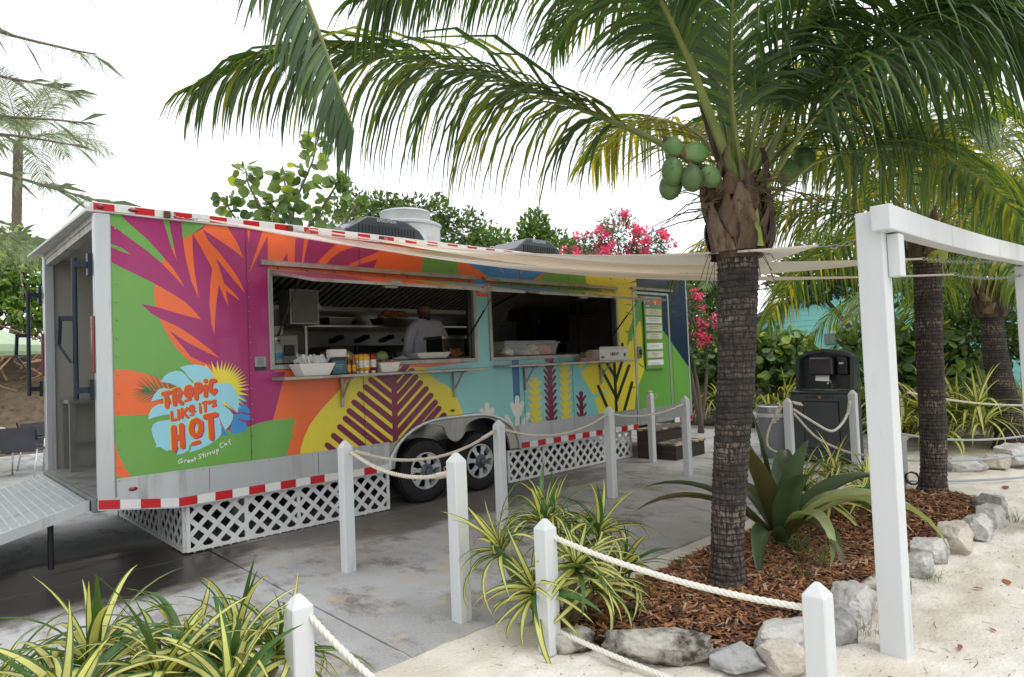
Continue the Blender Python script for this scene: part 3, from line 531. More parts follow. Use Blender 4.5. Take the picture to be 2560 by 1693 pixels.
11 red 0 1803,1480 1816,1478 1825,1467 1823,1453 1813,1444 1776,1434 1763,1437 1755,1448 1756,1462 1767,1470
11 red 0 1839,1440 1841,1426 1832,1415 1819,1414 1809,1423 1793,1454 1791,1468 1799,1479 1813,1480 1823,1471
11 red 0 1826,1388 1816,1379 1803,1380 1794,1390 1794,1404 1808,1439 1817,1449 1831,1448 1840,1438 1840,1423
11 red 0 1787,1373 1774,1376 1767,1388 1769,1402 1779,1409 1806,1415 1819,1412 1827,1400 1824,1386 1814,1378
11 red 0 1845,1349 1849,1336 1843,1323 1831,1319 1819,1326 1780,1375 1776,1389 1782,1401 1794,1405 1806,1399
11 red 0 1858,1477 1866,1488 1880,1489 1890,1480 1892,1466 1881,1423 1873,1412 1859,1411 1849,1420 1847,1434
11 red 0 1892,1498 1906,1498 1915,1487 1915,1473 1906,1463 1882,1454 1868,1454 1859,1465 1859,1479 1869,1489
11 red 0 1930,1464 1933,1450 1925,1438 1912,1436 1901,1444 1884,1471 1882,1485 1889,1497 1902,1499 1914,1491
11 red 0 1925,1400 1918,1389 1905,1386 1893,1394 1890,1408 1898,1458 1905,1470 1918,1473 1930,1465 1933,1451
11 red 0 1891,1376 1878,1375 1868,1385 1867,1400 1876,1410 1900,1421 1913,1422 1923,1412 1924,1397 1915,1387
11 red 0 1849,1420 1847,1434 1855,1445 1868,1447 1879,1438 1899,1402 1901,1388 1892,1376 1879,1375 1868,1384
11 red 0 1971,1371 1965,1358 1952,1353 1940,1360 1935,1373 1936,1489 1941,1502 1954,1507 1967,1501 1972,1488
11 red 0 1984,1515 1997,1510 2003,1497 1998,1483 1986,1477 1955,1477 1942,1482 1936,1495 1941,1509 1953,1515
11 red 0 2014,1480 2016,1466 2007,1455 1994,1453 1983,1462 1970,1487 1968,1502 1976,1513 1990,1514 2001,1505
11 red 0 2003,1432 1993,1422 1979,1422 1969,1432 1969,1447 1982,1479 1991,1489 2005,1489 2015,1478 2015,1464
11 red 0 1964,1406 1951,1405 1940,1414 1939,1429 1947,1440 1977,1456 1991,1457 2002,1448 2003,1433 1995,1422
11 red 0 2052,1392 2046,1378 2034,1373 2021,1379 2015,1393 2015,1477 2021,1491 2033,1496 2046,1490 2052,1476
11 red 0 2028,1542 2041,1545 2053,1537 2056,1523 2049,1511 2043,1506 2029,1504 2018,1512 2015,1526 2022,1538
11 red 0 2088,1505 2076,1511 2071,1525 2076,1538 2089,1543 2116,1542 2129,1535 2135,1522 2129,1508 2115,1503
11 red 0 2093,1482 2084,1471 2069,1471 2059,1482 2059,1496 2072,1531 2081,1542 2096,1542 2106,1531 2106,1517
11 red 0 2097,1430 2092,1416 2079,1411 2066,1416 2060,1430 2058,1489 2063,1502 2075,1508 2089,1503 2094,1489
11 red 0 2114,1422 2121,1409 2117,1395 2104,1388 2091,1393 2066,1416 2060,1429 2064,1443 2077,1449 2090,1444
11 red 0 2104,1446 2116,1454 2130,1451 2138,1438 2135,1424 2118,1397 2106,1389 2093,1392 2084,1404 2087,1419
11 red 0 1908,1377 1915,1376 1919,1370 1918,1363 1912,1359 1861,1347 1855,1348 1851,1354 1852,1361 1857,1365
11 red 0 1760,1198 1757,1190 1750,1187 1742,1191 1739,1199 1737,1270 1740,1278 1747,1281 1755,1278 1759,1269
11 red 0 1784,1214 1792,1211 1797,1203 1795,1195 1787,1191 1751,1187 1743,1190 1739,1197 1741,1206 1748,1210
11 red 0 1815,1204 1812,1195 1805,1192 1797,1196 1793,1205 1793,1262 1796,1270 1803,1273 1811,1269 1815,1261
11 red 0 1802,1292 1810,1288 1813,1279 1810,1271 1802,1268 1800,1268 1793,1272 1790,1281 1793,1289 1801,1292
11 red 0 1843,1212 1840,1204 1833,1201 1825,1204 1821,1213 1820,1292 1823,1300 1831,1303 1838,1299 1842,1291
11 red 0 1849,1236 1841,1232 1833,1235 1829,1243 1831,1252 1866,1299 1873,1303 1881,1300 1886,1292 1883,1284
11 red 0 1888,1219 1891,1211 1887,1203 1879,1200 1871,1204 1839,1243 1836,1251 1839,1260 1847,1262 1855,1258
11 red 0 1929,1298 1938,1297 1943,1289 1942,1280 1935,1275 1901,1267 1892,1269 1887,1276 1888,1285 1895,1290
11 red 0 1911,1306 1910,1315 1916,1322 1925,1322 1931,1316 1942,1292 1943,1282 1937,1276 1929,1276 1922,1282
11 red 0 1907,1291 1898,1291 1892,1298 1891,1307 1897,1313 1916,1322 1925,1322 1931,1315 1932,1306 1926,1300
11 red 0 1909,1266 1904,1258 1896,1256 1889,1261 1887,1270 1891,1304 1895,1312 1903,1314 1911,1309 1913,1300
11 red 0 1924,1263 1929,1255 1927,1246 1920,1241 1912,1243 1892,1258 1887,1266 1888,1275 1895,1280 1904,1278
11 red 0 1930,1272 1939,1272 1945,1266 1946,1257 1940,1250 1923,1242 1914,1242 1908,1249 1907,1258 1913,1264
11 red 0 1998,1246 1995,1237 1987,1234 1979,1238 1975,1246 1973,1293 1975,1302 1983,1306 1992,1302 1995,1294
11 red 0 1983,1331 1991,1327 1994,1318 1990,1310 1982,1307 1981,1307 1973,1311 1970,1320 1973,1328 1981,1331
11 red 0 2045,1348 2054,1346 2059,1339 2058,1330 2050,1324 2012,1316 2003,1318 1998,1326 1999,1335 2006,1340
11 red 0 2040,1253 2037,1245 2028,1241 2020,1245 2017,1254 2015,1331 2018,1339 2026,1343 2035,1339 2038,1330
11 red 0 2070,1316 2063,1310 2055,1312 2049,1319 2050,1328 2057,1342 2064,1348 2073,1347 2079,1339 2078,1330
11 red 0 2095,1327 2086,1330 2082,1338 2085,1347 2092,1351 2114,1352 2122,1349 2127,1341 2124,1332 2116,1328
11 red 0 2103,1320 2098,1312 2089,1310 2082,1315 2080,1324 2082,1341 2087,1349 2096,1351 2103,1346 2105,1336
11 red 0 2119,1323 2125,1316 2125,1306 2119,1300 2110,1300 2087,1311 2080,1318 2080,1327 2086,1333 2095,1333
11 red 0 2128,1299 2126,1290 2118,1286 2109,1289 2105,1297 2103,1310 2105,1319 2113,1324 2121,1321 2126,1313
11 red 0 2096,1281 2087,1282 2081,1290 2082,1299 2089,1304 2113,1310 2122,1308 2128,1301 2126,1291 2119,1286
11 red 0 1930,1238 1935,1236 1938,1231 1936,1226 1932,1223 1901,1219 1896,1221 1893,1226 1895,1231 1899,1234
11 red 0 1785,944 1779,929 1764,923 1749,931 1743,948 1740,1135 1746,1151 1761,1156 1776,1149 1782,1132
11 red 0 1852,958 1846,942 1831,936 1816,944 1809,960 1803,1146 1809,1162 1824,1168 1839,1161 1846,1145
11 red 0 1821,1072 1837,1067 1846,1052 1843,1035 1830,1026 1770,1019 1754,1023 1745,1039 1748,1055 1762,1064
11 red 0 1898,1173 1909,1186 1926,1187 1938,1174 1940,1157 1925,1107 1915,1095 1898,1094 1885,1107 1884,1124
11 red 0 1940,1201 1957,1202 1970,1190 1971,1172 1960,1159 1929,1144 1913,1143 1900,1156 1898,1173 1909,1186
11 red 0 1996,1174 2006,1159 2003,1141 1989,1132 1972,1136 1939,1161 1929,1176 1932,1194 1945,1203 1962,1199
11 red 0 2010,1093 2004,1076 1989,1070 1973,1077 1966,1093 1962,1155 1968,1172 1983,1178 1999,1172 2006,1155
11 red 0 1988,1037 1976,1026 1959,1027 1947,1041 1948,1059 1967,1104 1980,1115 1997,1114 2008,1100 2008,1082
11 red 0 1943,1018 1927,1021 1916,1035 1918,1053 1930,1063 1961,1071 1978,1068 1989,1053 1987,1035 1974,1025
11 red 0 1895,1053 1889,1069 1894,1085 1909,1092 1925,1084 1952,1056 1959,1040 1953,1023 1938,1017 1922,1025
11 red 0 1883,1115 1887,1131 1902,1139 1918,1133 1926,1117 1932,1070 1927,1053 1913,1045 1897,1051 1889,1067
11 red 0 2111,1238 2128,1233 2138,1218 2134,1200 2120,1191 2031,1179 2014,1184 2005,1199 2009,1217 2023,1226
11 red 0 2098,1006 2092,990 2076,983 2060,991 2053,1008 2047,1203 2053,1219 2068,1226 2085,1218 2092,1202
11 red 0 1966,1000 1977,997 1984,987 1983,975 1974,968 1919,957 1907,960 1900,970 1902,982 1911,989
7 white 0 1802,846 1798,849 1801,852 1827,856 1831,853 1829,849
7 white 0 1795,827 1791,826 1790,831 1799,851 1803,852 1804,847
7 white 0 1806,817 1806,812 1802,813 1790,827 1790,832 1794,831
7 white 0 1823,824 1827,822 1825,818 1805,812 1801,814 1803,818
7 white 0 1823,834 1826,836 1828,832 1827,820 1823,818 1821,822
7 white 0 1811,830 1808,834 1811,837 1825,836 1828,833 1826,830
7 white 0 1848,816 1845,813 1842,816 1840,840 1843,843 1846,840
7 white 0 1858,843 1862,841 1861,837 1846,830 1842,831 1843,836
7 white 0 1885,830 1889,828 1886,824 1870,821 1867,824 1869,828
7 white 0 1877,837 1878,842 1882,840 1888,829 1887,824 1883,826
7 white 0 1870,827 1866,828 1866,832 1877,841 1881,841 1881,836
7 white 0 1877,815 1875,811 1871,813 1865,829 1867,833 1871,830
7 white 0 1887,821 1891,818 1889,814 1875,811 1871,814 1873,818
7 white 0 1899,829 1895,832 1897,836 1911,839 1915,837 1913,833
7 white 0 1902,818 1899,815 1896,818 1895,833 1898,836 1901,833
7 white 0 1910,827 1914,825 1913,821 1900,815 1896,817 1898,821
7 white 0 1910,836 1913,839 1916,835 1914,823 1911,821 1908,824
7 white 0 1921,818 1919,815 1915,817 1910,835 1912,839 1916,836
7 white 0 1936,821 1933,818 1930,821 1926,857 1929,861 1932,857
7 white 0 1940,847 1943,844 1941,840 1921,837 1917,840 1919,844
7 white 0 1965,869 1961,872 1963,876 1984,880 1988,878 1986,874
7 white 0 1969,858 1966,854 1962,858 1961,872 1963,876 1967,872
7 white 0 1982,854 1983,849 1980,848 1965,855 1963,859 1967,861
7 white 0 1980,835 1976,834 1974,838 1978,852 1981,854 1984,849
7 white 0 1961,833 1958,837 1961,840 1976,840 1980,837 1977,833
7 white 0 2008,840 2005,837 2001,840 1996,884 1998,888 2002,885
7 white 0 2009,872 2013,869 2011,865 1990,861 1986,863 1988,867
7 white 0 2025,845 2022,842 2019,845 2016,871 2019,874 2022,871
7 white 0 2018,888 2019,884 2015,883 2013,883 2012,888 2016,889
7 white 0 2042,850 2039,847 2036,850 2032,878 2035,881 2039,878
7 white 0 2048,880 2052,879 2051,875 2038,866 2034,867 2035,872
7 white 0 2066,857 2064,853 2060,856 2055,884 2057,888 2061,885
7 white 0 2072,885 2076,884 2075,880 2062,870 2057,872 2058,876
7 white 0 2089,869 2086,865 2083,868 2080,892 2083,896 2086,892
7 white 0 2098,873 2102,870 2099,867 2087,865 2083,868 2085,872
7 white 0 2094,894 2097,898 2100,894 2102,870 2099,866 2096,870
7 white 0 2105,868 2102,865 2098,868 2094,894 2097,898 2100,895
7 white 0 2126,852 2123,849 2119,852 2112,899 2115,903 2118,900
7 white 0 2130,903 2134,901 2132,896 2118,892 2113,895 2115,899
7 white 0 2136,886 2133,883 2129,886 2128,900 2130,903 2134,900
7 white 0 2122,876 2118,877 2118,882 2131,889 2135,888 2134,883
7 white 0 2157,947 2153,949 2155,953 2177,958 2181,956 2178,952
7 white 0 2149,927 2144,926 2143,931 2153,952 2157,953 2159,948
7 white 0 2161,913 2160,908 2156,909 2143,927 2144,932 2148,931
7 white 0 2175,921 2180,919 2178,915 2160,908 2155,910 2157,914
7 white 0 2189,939 2185,942 2187,946 2202,949 2206,947 2204,943
7 white 0 2192,927 2189,924 2186,928 2185,943 2188,946 2191,942
7 white 0 2201,936 2205,935 2204,930 2191,924 2186,926 2188,931
7 white 0 2199,946 2203,949 2206,946 2206,933 2202,930 2199,934
7 white 0 2214,930 2212,926 2208,927 2200,945 2201,949 2206,947
7 white 0 2234,955 2235,950 2230,950 2217,961 2217,966 2221,966
7 white 0 2235,951 2231,949 2229,953 2233,980 2237,983 2240,979
7 white 0 2247,927 2246,923 2242,925 2229,951 2231,955 2235,954
"""
# ================================================================ ground
def concrete_mat():
    m = bpy.data.materials.new('concrete'); m.use_nodes = True; t = m.node_tree; N = t.nodes; L = t.links; b = N['Principled BSDF']
    ge = N.new('ShaderNodeNewGeometry'); pos = ge.outputs['Position']
    def nz(sc, det=6, ro=.6, str_=None):
        n = N.new('ShaderNodeTexNoise'); n.inputs['Scale'].default_value = sc; n.inputs['Detail'].default_value = det; n.inputs['Roughness'].default_value = ro
        if str_: mp = N.new('ShaderNodeMapping'); mp.inputs['Scale'].default_value = str_; L.new(pos, mp.inputs[0]); L.new(mp.outputs[0], n.inputs['Vector'])
        else: L.new(pos, n.inputs['Vector'])
        return n.outputs[0]
    def mr(x, a, b_, c=0., d=1.):
        r = N.new('ShaderNodeMapRange'); r.interpolation_type = 'SMOOTHSTEP'
        for i, v in enumerate((a, b_, c, d)): r.inputs[i+1].default_value = v
        L.new(x, r.inputs[0]); return r.outputs[0]
    def ma(op, x, y):
        k = N.new('ShaderNodeMath'); k.operation = op
        for i, v in enumerate((x, y)):
            if isinstance(v, (int, float)): k.inputs[i].default_value = v
            else: L.new(v, k.inputs[i])
        return k.outputs[0]
    def mix(f, a, c):
        k = N.new('ShaderNodeMix'); k.data_type = 'RGBA'; L.new(f, k.inputs[0])
        for i, v in ((6, a), (7, c)):
            if isinstance(v, tuple): k.inputs[i].default_value = v
            else: L.new(v, k.inputs[i])
        return k.outputs[2]
    base = mix(mr(nz(1.1), .35, .65), srgb(154,155,156), srgb(182,184,187))
    base = mix(mr(nz(3.2, 9, .72, (1,.5,1)), .48, .66), base, srgb(112,106,98))
    base = mix(mr(nz(60, 3), .35, .7, 0, .35), base, srgb(196,192,186))
    sx = N.new('ShaderNodeSeparateXYZ'); L.new(pos, sx.inputs[0]); X, Y = sx.outputs[0], sx.outputs[1]
    # sandy and tan patches
    base = mix(ma('MULTIPLY', mr(nz(2.3, 8, .7), .52, .62), .6), base, srgb(190,178,158))
    # damp wash-down water that has run out from under the rear of the trailer
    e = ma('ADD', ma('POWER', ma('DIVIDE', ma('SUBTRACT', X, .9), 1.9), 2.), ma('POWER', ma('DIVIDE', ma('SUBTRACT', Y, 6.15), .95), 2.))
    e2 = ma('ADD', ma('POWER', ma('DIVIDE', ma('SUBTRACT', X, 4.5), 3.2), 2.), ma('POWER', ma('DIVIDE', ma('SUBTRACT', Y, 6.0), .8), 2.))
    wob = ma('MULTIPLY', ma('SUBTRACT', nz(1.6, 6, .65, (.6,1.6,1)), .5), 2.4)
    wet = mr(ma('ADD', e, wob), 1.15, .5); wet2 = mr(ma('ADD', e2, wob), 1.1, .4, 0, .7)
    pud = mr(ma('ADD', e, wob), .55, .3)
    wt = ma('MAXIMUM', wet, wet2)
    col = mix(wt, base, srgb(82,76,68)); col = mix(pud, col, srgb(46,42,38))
    L.new(col, b.inputs['Base Color'])
    ro = mr(pud, 0, 1, .0, .6); rr = ma('SUBTRACT', ma('SUBTRACT', .85, ma('MULTIPLY', wt, .3)), ma('MULTIPLY', pud, .26)); L.new(rr, b.inputs['Roughness'])
    bp = N.new('ShaderNodeBump'); bp.inputs['Distance'].default_value = .01; L.new(ma('SUBTRACT', .35, ma('MULTIPLY', pud, .33)), bp.inputs['Strength']); L.new(nz(45, 8, .7), bp.inputs['Height']); L.new(bp.outputs[0], b.inputs['Normal'])
    return m
M_conc = concrete_mat()
def sand_mat():
    m = bpy.data.materials.new('sand'); m.use_nodes = True; t = m.node_tree; N = t.nodes; L = t.links; b = N['Principled BSDF']
    ge = N.new('ShaderNodeNewGeometry')
    def nz(sc, det=5):
        n = N.new('ShaderNodeTexNoise'); n.inputs['Scale'].default_value = sc; n.inputs['Detail'].default_value = det; L.new(ge.outputs['Position'], n.inputs['Vector']); return n.outputs[0]
    def ramp(x, st):
        r = N.new('ShaderNodeValToRGB'); r.color_ramp.elements[0].position, r.color_ramp.elements[0].color = st[0]; r.color_ramp.elements[1].position, r.color_ramp.elements[1].color = st[-1]
        for p, c in st[1:-1]: e = r.color_ramp.elements.new(p); e.color = c
        L.new(x, r.inputs[0]); return r.outputs[0]
    c1 = ramp(nz(2.2), [(.3, srgb(202,193,178)), (.55, srgb(219,213,202)), (.75, srgb(230,226,219))])
    c2 = ramp(nz(170, 3), [(.3, srgb(120,106,88)), (.42, (1,1,1,1)), (.8, (1,1,1,1))])
    k = N.new('ShaderNodeMix'); k.data_type = 'RGBA'; k.blend_type = 'MULTIPLY'; k.inputs[0].default_value = .45; L.new(c1, k.inputs[6]); L.new(c2, k.inputs[7]); L.new(k.outputs[2], b.inputs['Base Color'])
    b.inputs['Roughness'].default_value = .95; b.inputs['Specular IOR Level'].default_value = .15
    bp = N.new('ShaderNodeBump'); bp.inputs['Strength'].default_value = .7; bp.inputs['Distance'].default_value = .015; L.new(nz(38, 9), bp.inputs['Height']); L.new(bp.outputs[0], b.inputs['Normal'])
    return m
M_sand = sand_mat()
MB().quad((-200,-200,-.12),(300,-200,-.12),(300,300,-.12),(-200,300,-.12)).build('ground', mat('far_ground', srgb(120,112,90), .95, 0, .3, .5, .5, 8), kind='structure')
pv = bpy.data.objects.new('concrete_pavement', None); C.objects.link(pv); tag(pv, kind='structure'); ORG[pv] = Vector()
xs = [-9, -5.05, -1.5, 2.05, 5.6, 9.15, 12.9]; ys = [3.08, 6.16, 9.4, 13., 17.5]
random.seed(3)
for i in range(6):
    for j in range(4):
        g_ = .006; MB().box((xs[i]+g_, ys[j]+(g_ if j else 0), -.11), (xs[i+1]-g_, ys[j+1]-g_, random.uniform(-.003,.001))).build('slab', M_conc, pv, bevel=.006)
# ---- sand: one finely dented sheet near the camera
def sand_h(x, y):
    p = Vector((x, y, 0)); h = .024*noise.noise(p*1.3)+.024*noise.noise(p*4.1)+.015*noise.noise(p*10)+.007*noise.noise(p*23)
    e = max(0, 1-abs(y-3.0)/.5); q = -.018+h*(1-.8*e)-.006*e
    if y > 3.0: q = min(q+.012, .013*noise.noise(p*2.2)+.009*noise.noise(p*7)-.004-(y-3.04)*.06)
    return q
mb = MB(); x = -3.0; X_ = []; 
while x < 26: X_.append(x); x += .035 if 1.5 < x < 7.5 else .12
y = -8.; Y_ = []
while y < 3.36: Y_.append(y); y += .035 if y > .2 else .15
n = len(Y_); mb.v = [(a, b, sand_h(a, b)) for a in X_ for b in Y_]
mb.f = [(i*n+j, (i+1)*n+j, (i+1)*n+j+1, i*n+j+1) for i in range(len(X_)-1) for j in range(n-1)]; mb.m = [0]*len(mb.f)
mb.build('sand_ground', M_sand, smooth=True, kind='structure')
# ---- planting bed of bark mulch
BED = [(2.95,2.86),(2.84,2.55),(2.9,2.28),(3.05,1.98),(3.3,1.78),(3.62,1.72),(4.0,1.66),(4.5,1.68),(5.2,1.66),(5.8,1.62),(6.3,1.55),(6.9,1.52),(7.5,1.5),(7.95,1.62),(8.1,1.9),(8.0,2.3),(7.5,2.6),(6.6,2.72),(5.6,2.86),(4.6,2.86),(4.0,2.82),(3.4,2.88)]
def inpoly(x, y, P):
    r = False; j = len(P)-1
    for i in range(len(P)):
        if (P[i][1] > y) != (P[j][1] > y) and x < (P[j][0]-P[i][0])*(y-P[i][1])/(P[j][1]-P[i][1])+P[i][0]: r = not r
        j = i
    return r
def bed_d(x, y):
    d = 9
    for i in range(len(BED)):
        a = Vector(BED[i]); b = Vector(BED[(i+1) % len(BED)]); p = Vector((x, y)); t = max(0, min(1, (p-a).dot(b-a)/(b-a).length_squared)); d = min(d, (p-a-(b-a)*t).length)
    return d
def bed_h(x, y): return .0+.075*min(1, bed_d(x, y)/.35)+.012*noise.noise(Vector((x, y, 0))*5)
mb = MB(); idx = {}; st = .06
for i in range(int(5.7/st)):
    for j in range(int(1.6/st)):
        x, y = 2.55+i*st, 1.45+j*st
        if inpoly(x+st/2, y+st/2, BED):
            f = []
            for di, dj in ((0,0),(1,0),(1,1),(0,1)):
                k = (i+di, j+dj)
                if k not in idx: idx[k] = len(mb.v); xx, yy = 2.55+k[0]*st, 1.45+k[1]*st; mb.v.append((xx, yy, bed_h(xx, yy) if inpoly(xx, yy, BED) else -.03))
                f.append(idx[k])
            mb.f.append(tuple(f)); mb.m.append(0)
M_mulb = mat('mulch_bed', srgb(84,52,34), .95, 0, .4, 30, .8, 60, dark=srgb(40,26,18), dscale=18)
mb.build('planting_bed_soil', M_mulb, smooth=True, kind='structure')
M_chip = [mat('bark_chip_'+n, c, .85, 0, .3, 40, .3, 90) for n, c in (('brown', srgb(132,88,58)), ('rust', srgb(160,112,72)), ('dark', srgb(76,52,39)), ('grey', srgb(178,150,122)))]
random.seed(11); mb = MB(); k = 0
while k < 11000:
    x, y = random.uniform(2.6, 8.15), random.uniform(1.48, 3.0)
    if x > 5.5 and random.random() < .45: continue
    if not inpoly(x, y, BED): continue
    k += 1; a = random.uniform(0, pi); l = random.uniform(.015, .05)*random.choice((.7,1,1,1.3)); wd = random.uniform(.004, .011); z = bed_h(x, y)+random.uniform(0,.02)
    d = Vector((cos(a), sin(a), random.gauss(0,.28))).normalized(); s_ = Vector((-sin(a), cos(a), random.gauss(0,.3))).normalized(); u = d.cross(s_)
    c = Vector((x, y, z+.006)); th = random.uniform(.002,.005)
    v = [c-d*l-s_*wd*.6, c-d*l*.8+s_*wd, c+d*l*.9+s_*wd*.8, c+d*l-s_*wd]
    mb.add(v+[p+u*th for p in v], [(4,5,6,7),(0,1,5,4),(1,2,6,5),(2,3,7,6),(3,0,4,7)], random.choice((0,0,0,1,1,2,2,3)))
mb.build('bark_mulch', M_chip, kind='stuff', label='reddish brown bark mulch chips covering the planting bed', cat='mulch')
# ---- soil bank behind the trailer's rear, far strip behind the pavement
def bank_h(x, y):
    t = max(0, min(1, (y-17.6)/4.2)); return 2.3*t*t*(3-2*t)+.25*noise.noise(Vector((x*.8, y*.8, 0)))*t+.08*noise.noise(Vector((x*3, y*3, 2)))
mb = MB(); n = 40; m_ = 60
mb.v = [(-14+26*i/m_, 17.3+9*j/n, bank_h(-14+26*i/m_, 17.3+9*j/n)-.03) for i in range(m_+1) for j in range(n+1)]
mb.f = [(i*(n+1)+j, (i+1)*(n+1)+j, (i+1)*(n+1)+j+1, i*(n+1)+j+1) for i in range(m_) for j in range(n)]; mb.m = [0]*len(mb.f)
mb.build('soil_bank', M_dirt, smooth=True, kind='structure')
mb = MB(); mb.quad((12.9,3.0,-.03),(30,-4,-.03),(40,30,-.03),(12.9,20,-.03)); mb.build('garden_soil', mat('garden_soil', srgb(70,56,42), .95, 0, .3, 4, .6, 20), kind='structure')
MB().quad((-40,17.2,-.1),(60,17.2,-.1),(60,60,-.1),(-40,60,-.1)).build('back_ground', M_dirt, kind='structure')
# ================================================================ food trailer
D_ = 6.2; XR, XF = 1.19, 10.08; YB = 8.74
T = thing('food_trailer', (XR, D_, 0), 'long food trailer wrapped in tropical leaf graphics with two open serving hatches', 'trailer')
COLS = dict(green=srgb(104,160,72), orange=srgb(230,104,48), magenta=srgb(156,36,102), teal=srgb(132,198,198), yellow=srgb(224,208,62), blue=srgb(54,134,196), blue2=srgb(26,96,154), navy=srgb(24,44,68), magenta_shaded=srgb(116,20,64), white=srgb(222,222,218), dark=srgb(18,34,38), sky=srgb(146,206,222), palm=srgb(40,112,72), red=srgb(212,82,30))  # feather and coral magenta is darkened to paint in the awning's shade
CN = list(COLS); M_wrap = [mat('vinyl_'+k, COLS[k], .3, 0, .07, 2.2, .03, 150, coat=.2, stretch=(1,1,.22)) for k in CN]
# --- wheel arch lower line, outer (trim) and inner (opening)
def arch(x, r, zt):
    a, b = 3.93, 5.92; 
    if x < a or x > b: return None
    t = min(x-a, b-x)/r; z = zt if t >= 1 else zt-(1-sqrt(max(0, 1-(1-t)**2)))*(zt-.44); return z
AX = [3.93+.01]+[3.93+.74*(1-cos(i/8*pi/2)) for i in range(1, 9)]+[4.92]+[5.92-.74*(1-cos(i/8*pi/2)) for i in range(8, 0, -1)]+[5.92-.01]
ARC = [(x, arch(x, .74, .95)) for x in AX]
WIN = [(2.63,5.25),(5.46,8.10)]; WZ0, WZ1 = 1.6, 2.575
def regions(z0, z1):
    R = [[(1.316,z0),(2.63,z0),(2.63,z1),(1.316,z1)], [(8.10,z0),(10.06,z0),(10.06,z1),(8.10,z1)]]
    if z1 > WZ1: R.append([(2.63,max(z0,WZ1)),(8.10,max(z0,WZ1)),(8.10,z1),(2.63,z1)])
    if z0 < WZ1 and z1 > WZ0: R.append([(5.25,max(z0,WZ0)),(5.46,max(z0,WZ0)),(5.46,min(WZ1,z1)),(5.25,min(WZ1,z1))])
    t = min(z1, WZ0); R += [[(2.63,z0),(ARC[0][0],z0),(ARC[0][0],t),(2.63,t)], [(ARC[-1][0],z0),(8.10,z0),(8.10,t),(ARC[-1][0],t)]]
    for (a, za), (b, zb) in zip(ARC, ARC[1:]):
        za, zb = max(za, z0), max(zb, z0)
        if min(t-za, t-zb) > 0: R.append([(a,za),(b,zb),(b,t),(a,t)])
    return R
def clip(poly, reg):
    for i in range(len(reg)):
        a, b = reg[i], reg[(i+1) % len(reg)]; o = []
        ins = lambda p: (b[0]-a[0])*(p[1]-a[1])-(b[1]-a[1])*(p[0]-a[0])
        for k in range(len(poly)):
            p, q = poly[k-1], poly[k]; dp, dq = ins(p), ins(q)
            if (dp < 0) != (dq < 0): t = dp/(dp-dq); o.append((p[0]+(q[0]-p[0])*t, p[1]+(q[1]-p[1])*t))
            if dq >= 0: o.append(q)
        poly = o
        if len(poly) < 3: return None
    return poly
def stroke(pts, w):
    out = []; h = w/2
    for (x0, z0), (x1, z1) in zip(pts, pts[1:]):
        a = atan2(z1-z0, x1-x0)
        out.append([(x1+h*cos(a+t), z1+h*sin(a+t)) for t in [-pi/2+pi*i/6 for i in range(7)]]+[(x0+h*cos(a+t), z0+h*sin(a+t)) for t in [pi/2+pi*i/6 for i in range(7)]])
    return out
wrap, logo = MB(), MB(); RG = regions(.745, 2.955); RGL = [r for r in RG if r[0][0] < 2.7]
NP = 0
for ln in sorted(ART.strip().split('\n'), key=lambda q: float(q.split()[0])):
    p = ln.split(); lay = float(p[0]); w_ = float(p[2]); pts = [tuple(int(v)/1000 for v in q.split(',')) for q in p[3:]]
    tgt = logo if lay >= 6.9 or (p[1] in ('palm',) or (lay == 6 and p[1] == 'blue')) else wrap
    for pg in (stroke(pts, w_) if w_ else [pts]):
        NP += 1; y = D_-.0012-.000014*NP
        if w_: tris = [pg]
        else: tris = [[pg[i] for i in t] for t in tessellate_polygon([[Vector((a, b, 0)) for a, b in pg]])]
        for tr in tris:
            if sum(tr[i-1][0]*tr[i][1]-tr[i][0]*tr[i-1][1] for i in range(len(tr))) < 0: tr = tr[::-1]
            for r in (RGL if tgt is logo else RG):
                c = clip(tr, r)
                if c: tgt.quad(*[(a, y, b) for a, b in c], mi=CN.index(p[1]))
wrap.build('printed_wrap', M_wrap, T, label='vinyl wrap printed with magenta palm leaf, yellow feather and coral shapes')
logo.build('logo_print', M_wrap, T, label='round logo print reading TROPIC LIKE IT\'S HOT over a pale blue leaf')
# --- walls
mb = MB()
for r in regions(.53, 2.955):
    v = [(a, D_+.002, b) for a, b in r]+[(a, D_+.05, b) for a, b in r]; n = len(r)
    mb.add(v, [tuple(range(n))[::-1]]+[tuple(range(n, 2*n))]+[(i, (i+1) % n, n+(i+1) % n, n+i) for i in range(n)])
mb.build('side_wall', M_alud, T)
M_int = mat('brushed_steel_lining', srgb(166,164,156), .42, .45, .12, 2.5, .04, 60, stretch=(1,1,.2))
M_intd = mat('dark_steel', srgb(70,70,68), .4, .8, .15, 3)
MB().box((XR+.02,YB-.05,.5),(XF-.02,YB,2.95)).build('far_wall', M_int, T)
MB().box((XF-.06,D_+.055,.5),(XF-.005,YB-.055,2.95)).build('front_wall', M_int, T)
MB().box((XR+.01,D_+.01,2.96),(XF-.01,YB,3.0)).build('roof', mat('roof_white', srgb(200,200,198), .5), T)
MB().box((XR+.01,D_+.055,2.9),(XF-.07,YB-.055,2.955)).build('ceiling_panel', M_alud, T)
for a, b in (((XR,D_+.02,.53),(3.92,D_+.45,.615)),((5.93,D_+.02,.53),(XF-.02,D_+.45,.615)),((XR,D_+.4505,.53),(XF-.02,YB,.6145))): MB().box(a, b).build('floor_deck', mat('deck_plate', srgb(160,160,158), .45, .6, .2, 8, .2, 60, dark=srgb(110,104,96)), T)
MB().box((2.38,D_+.06,.62),(2.42,YB-.06,2.89)).build('partition_wall', M_int, T)
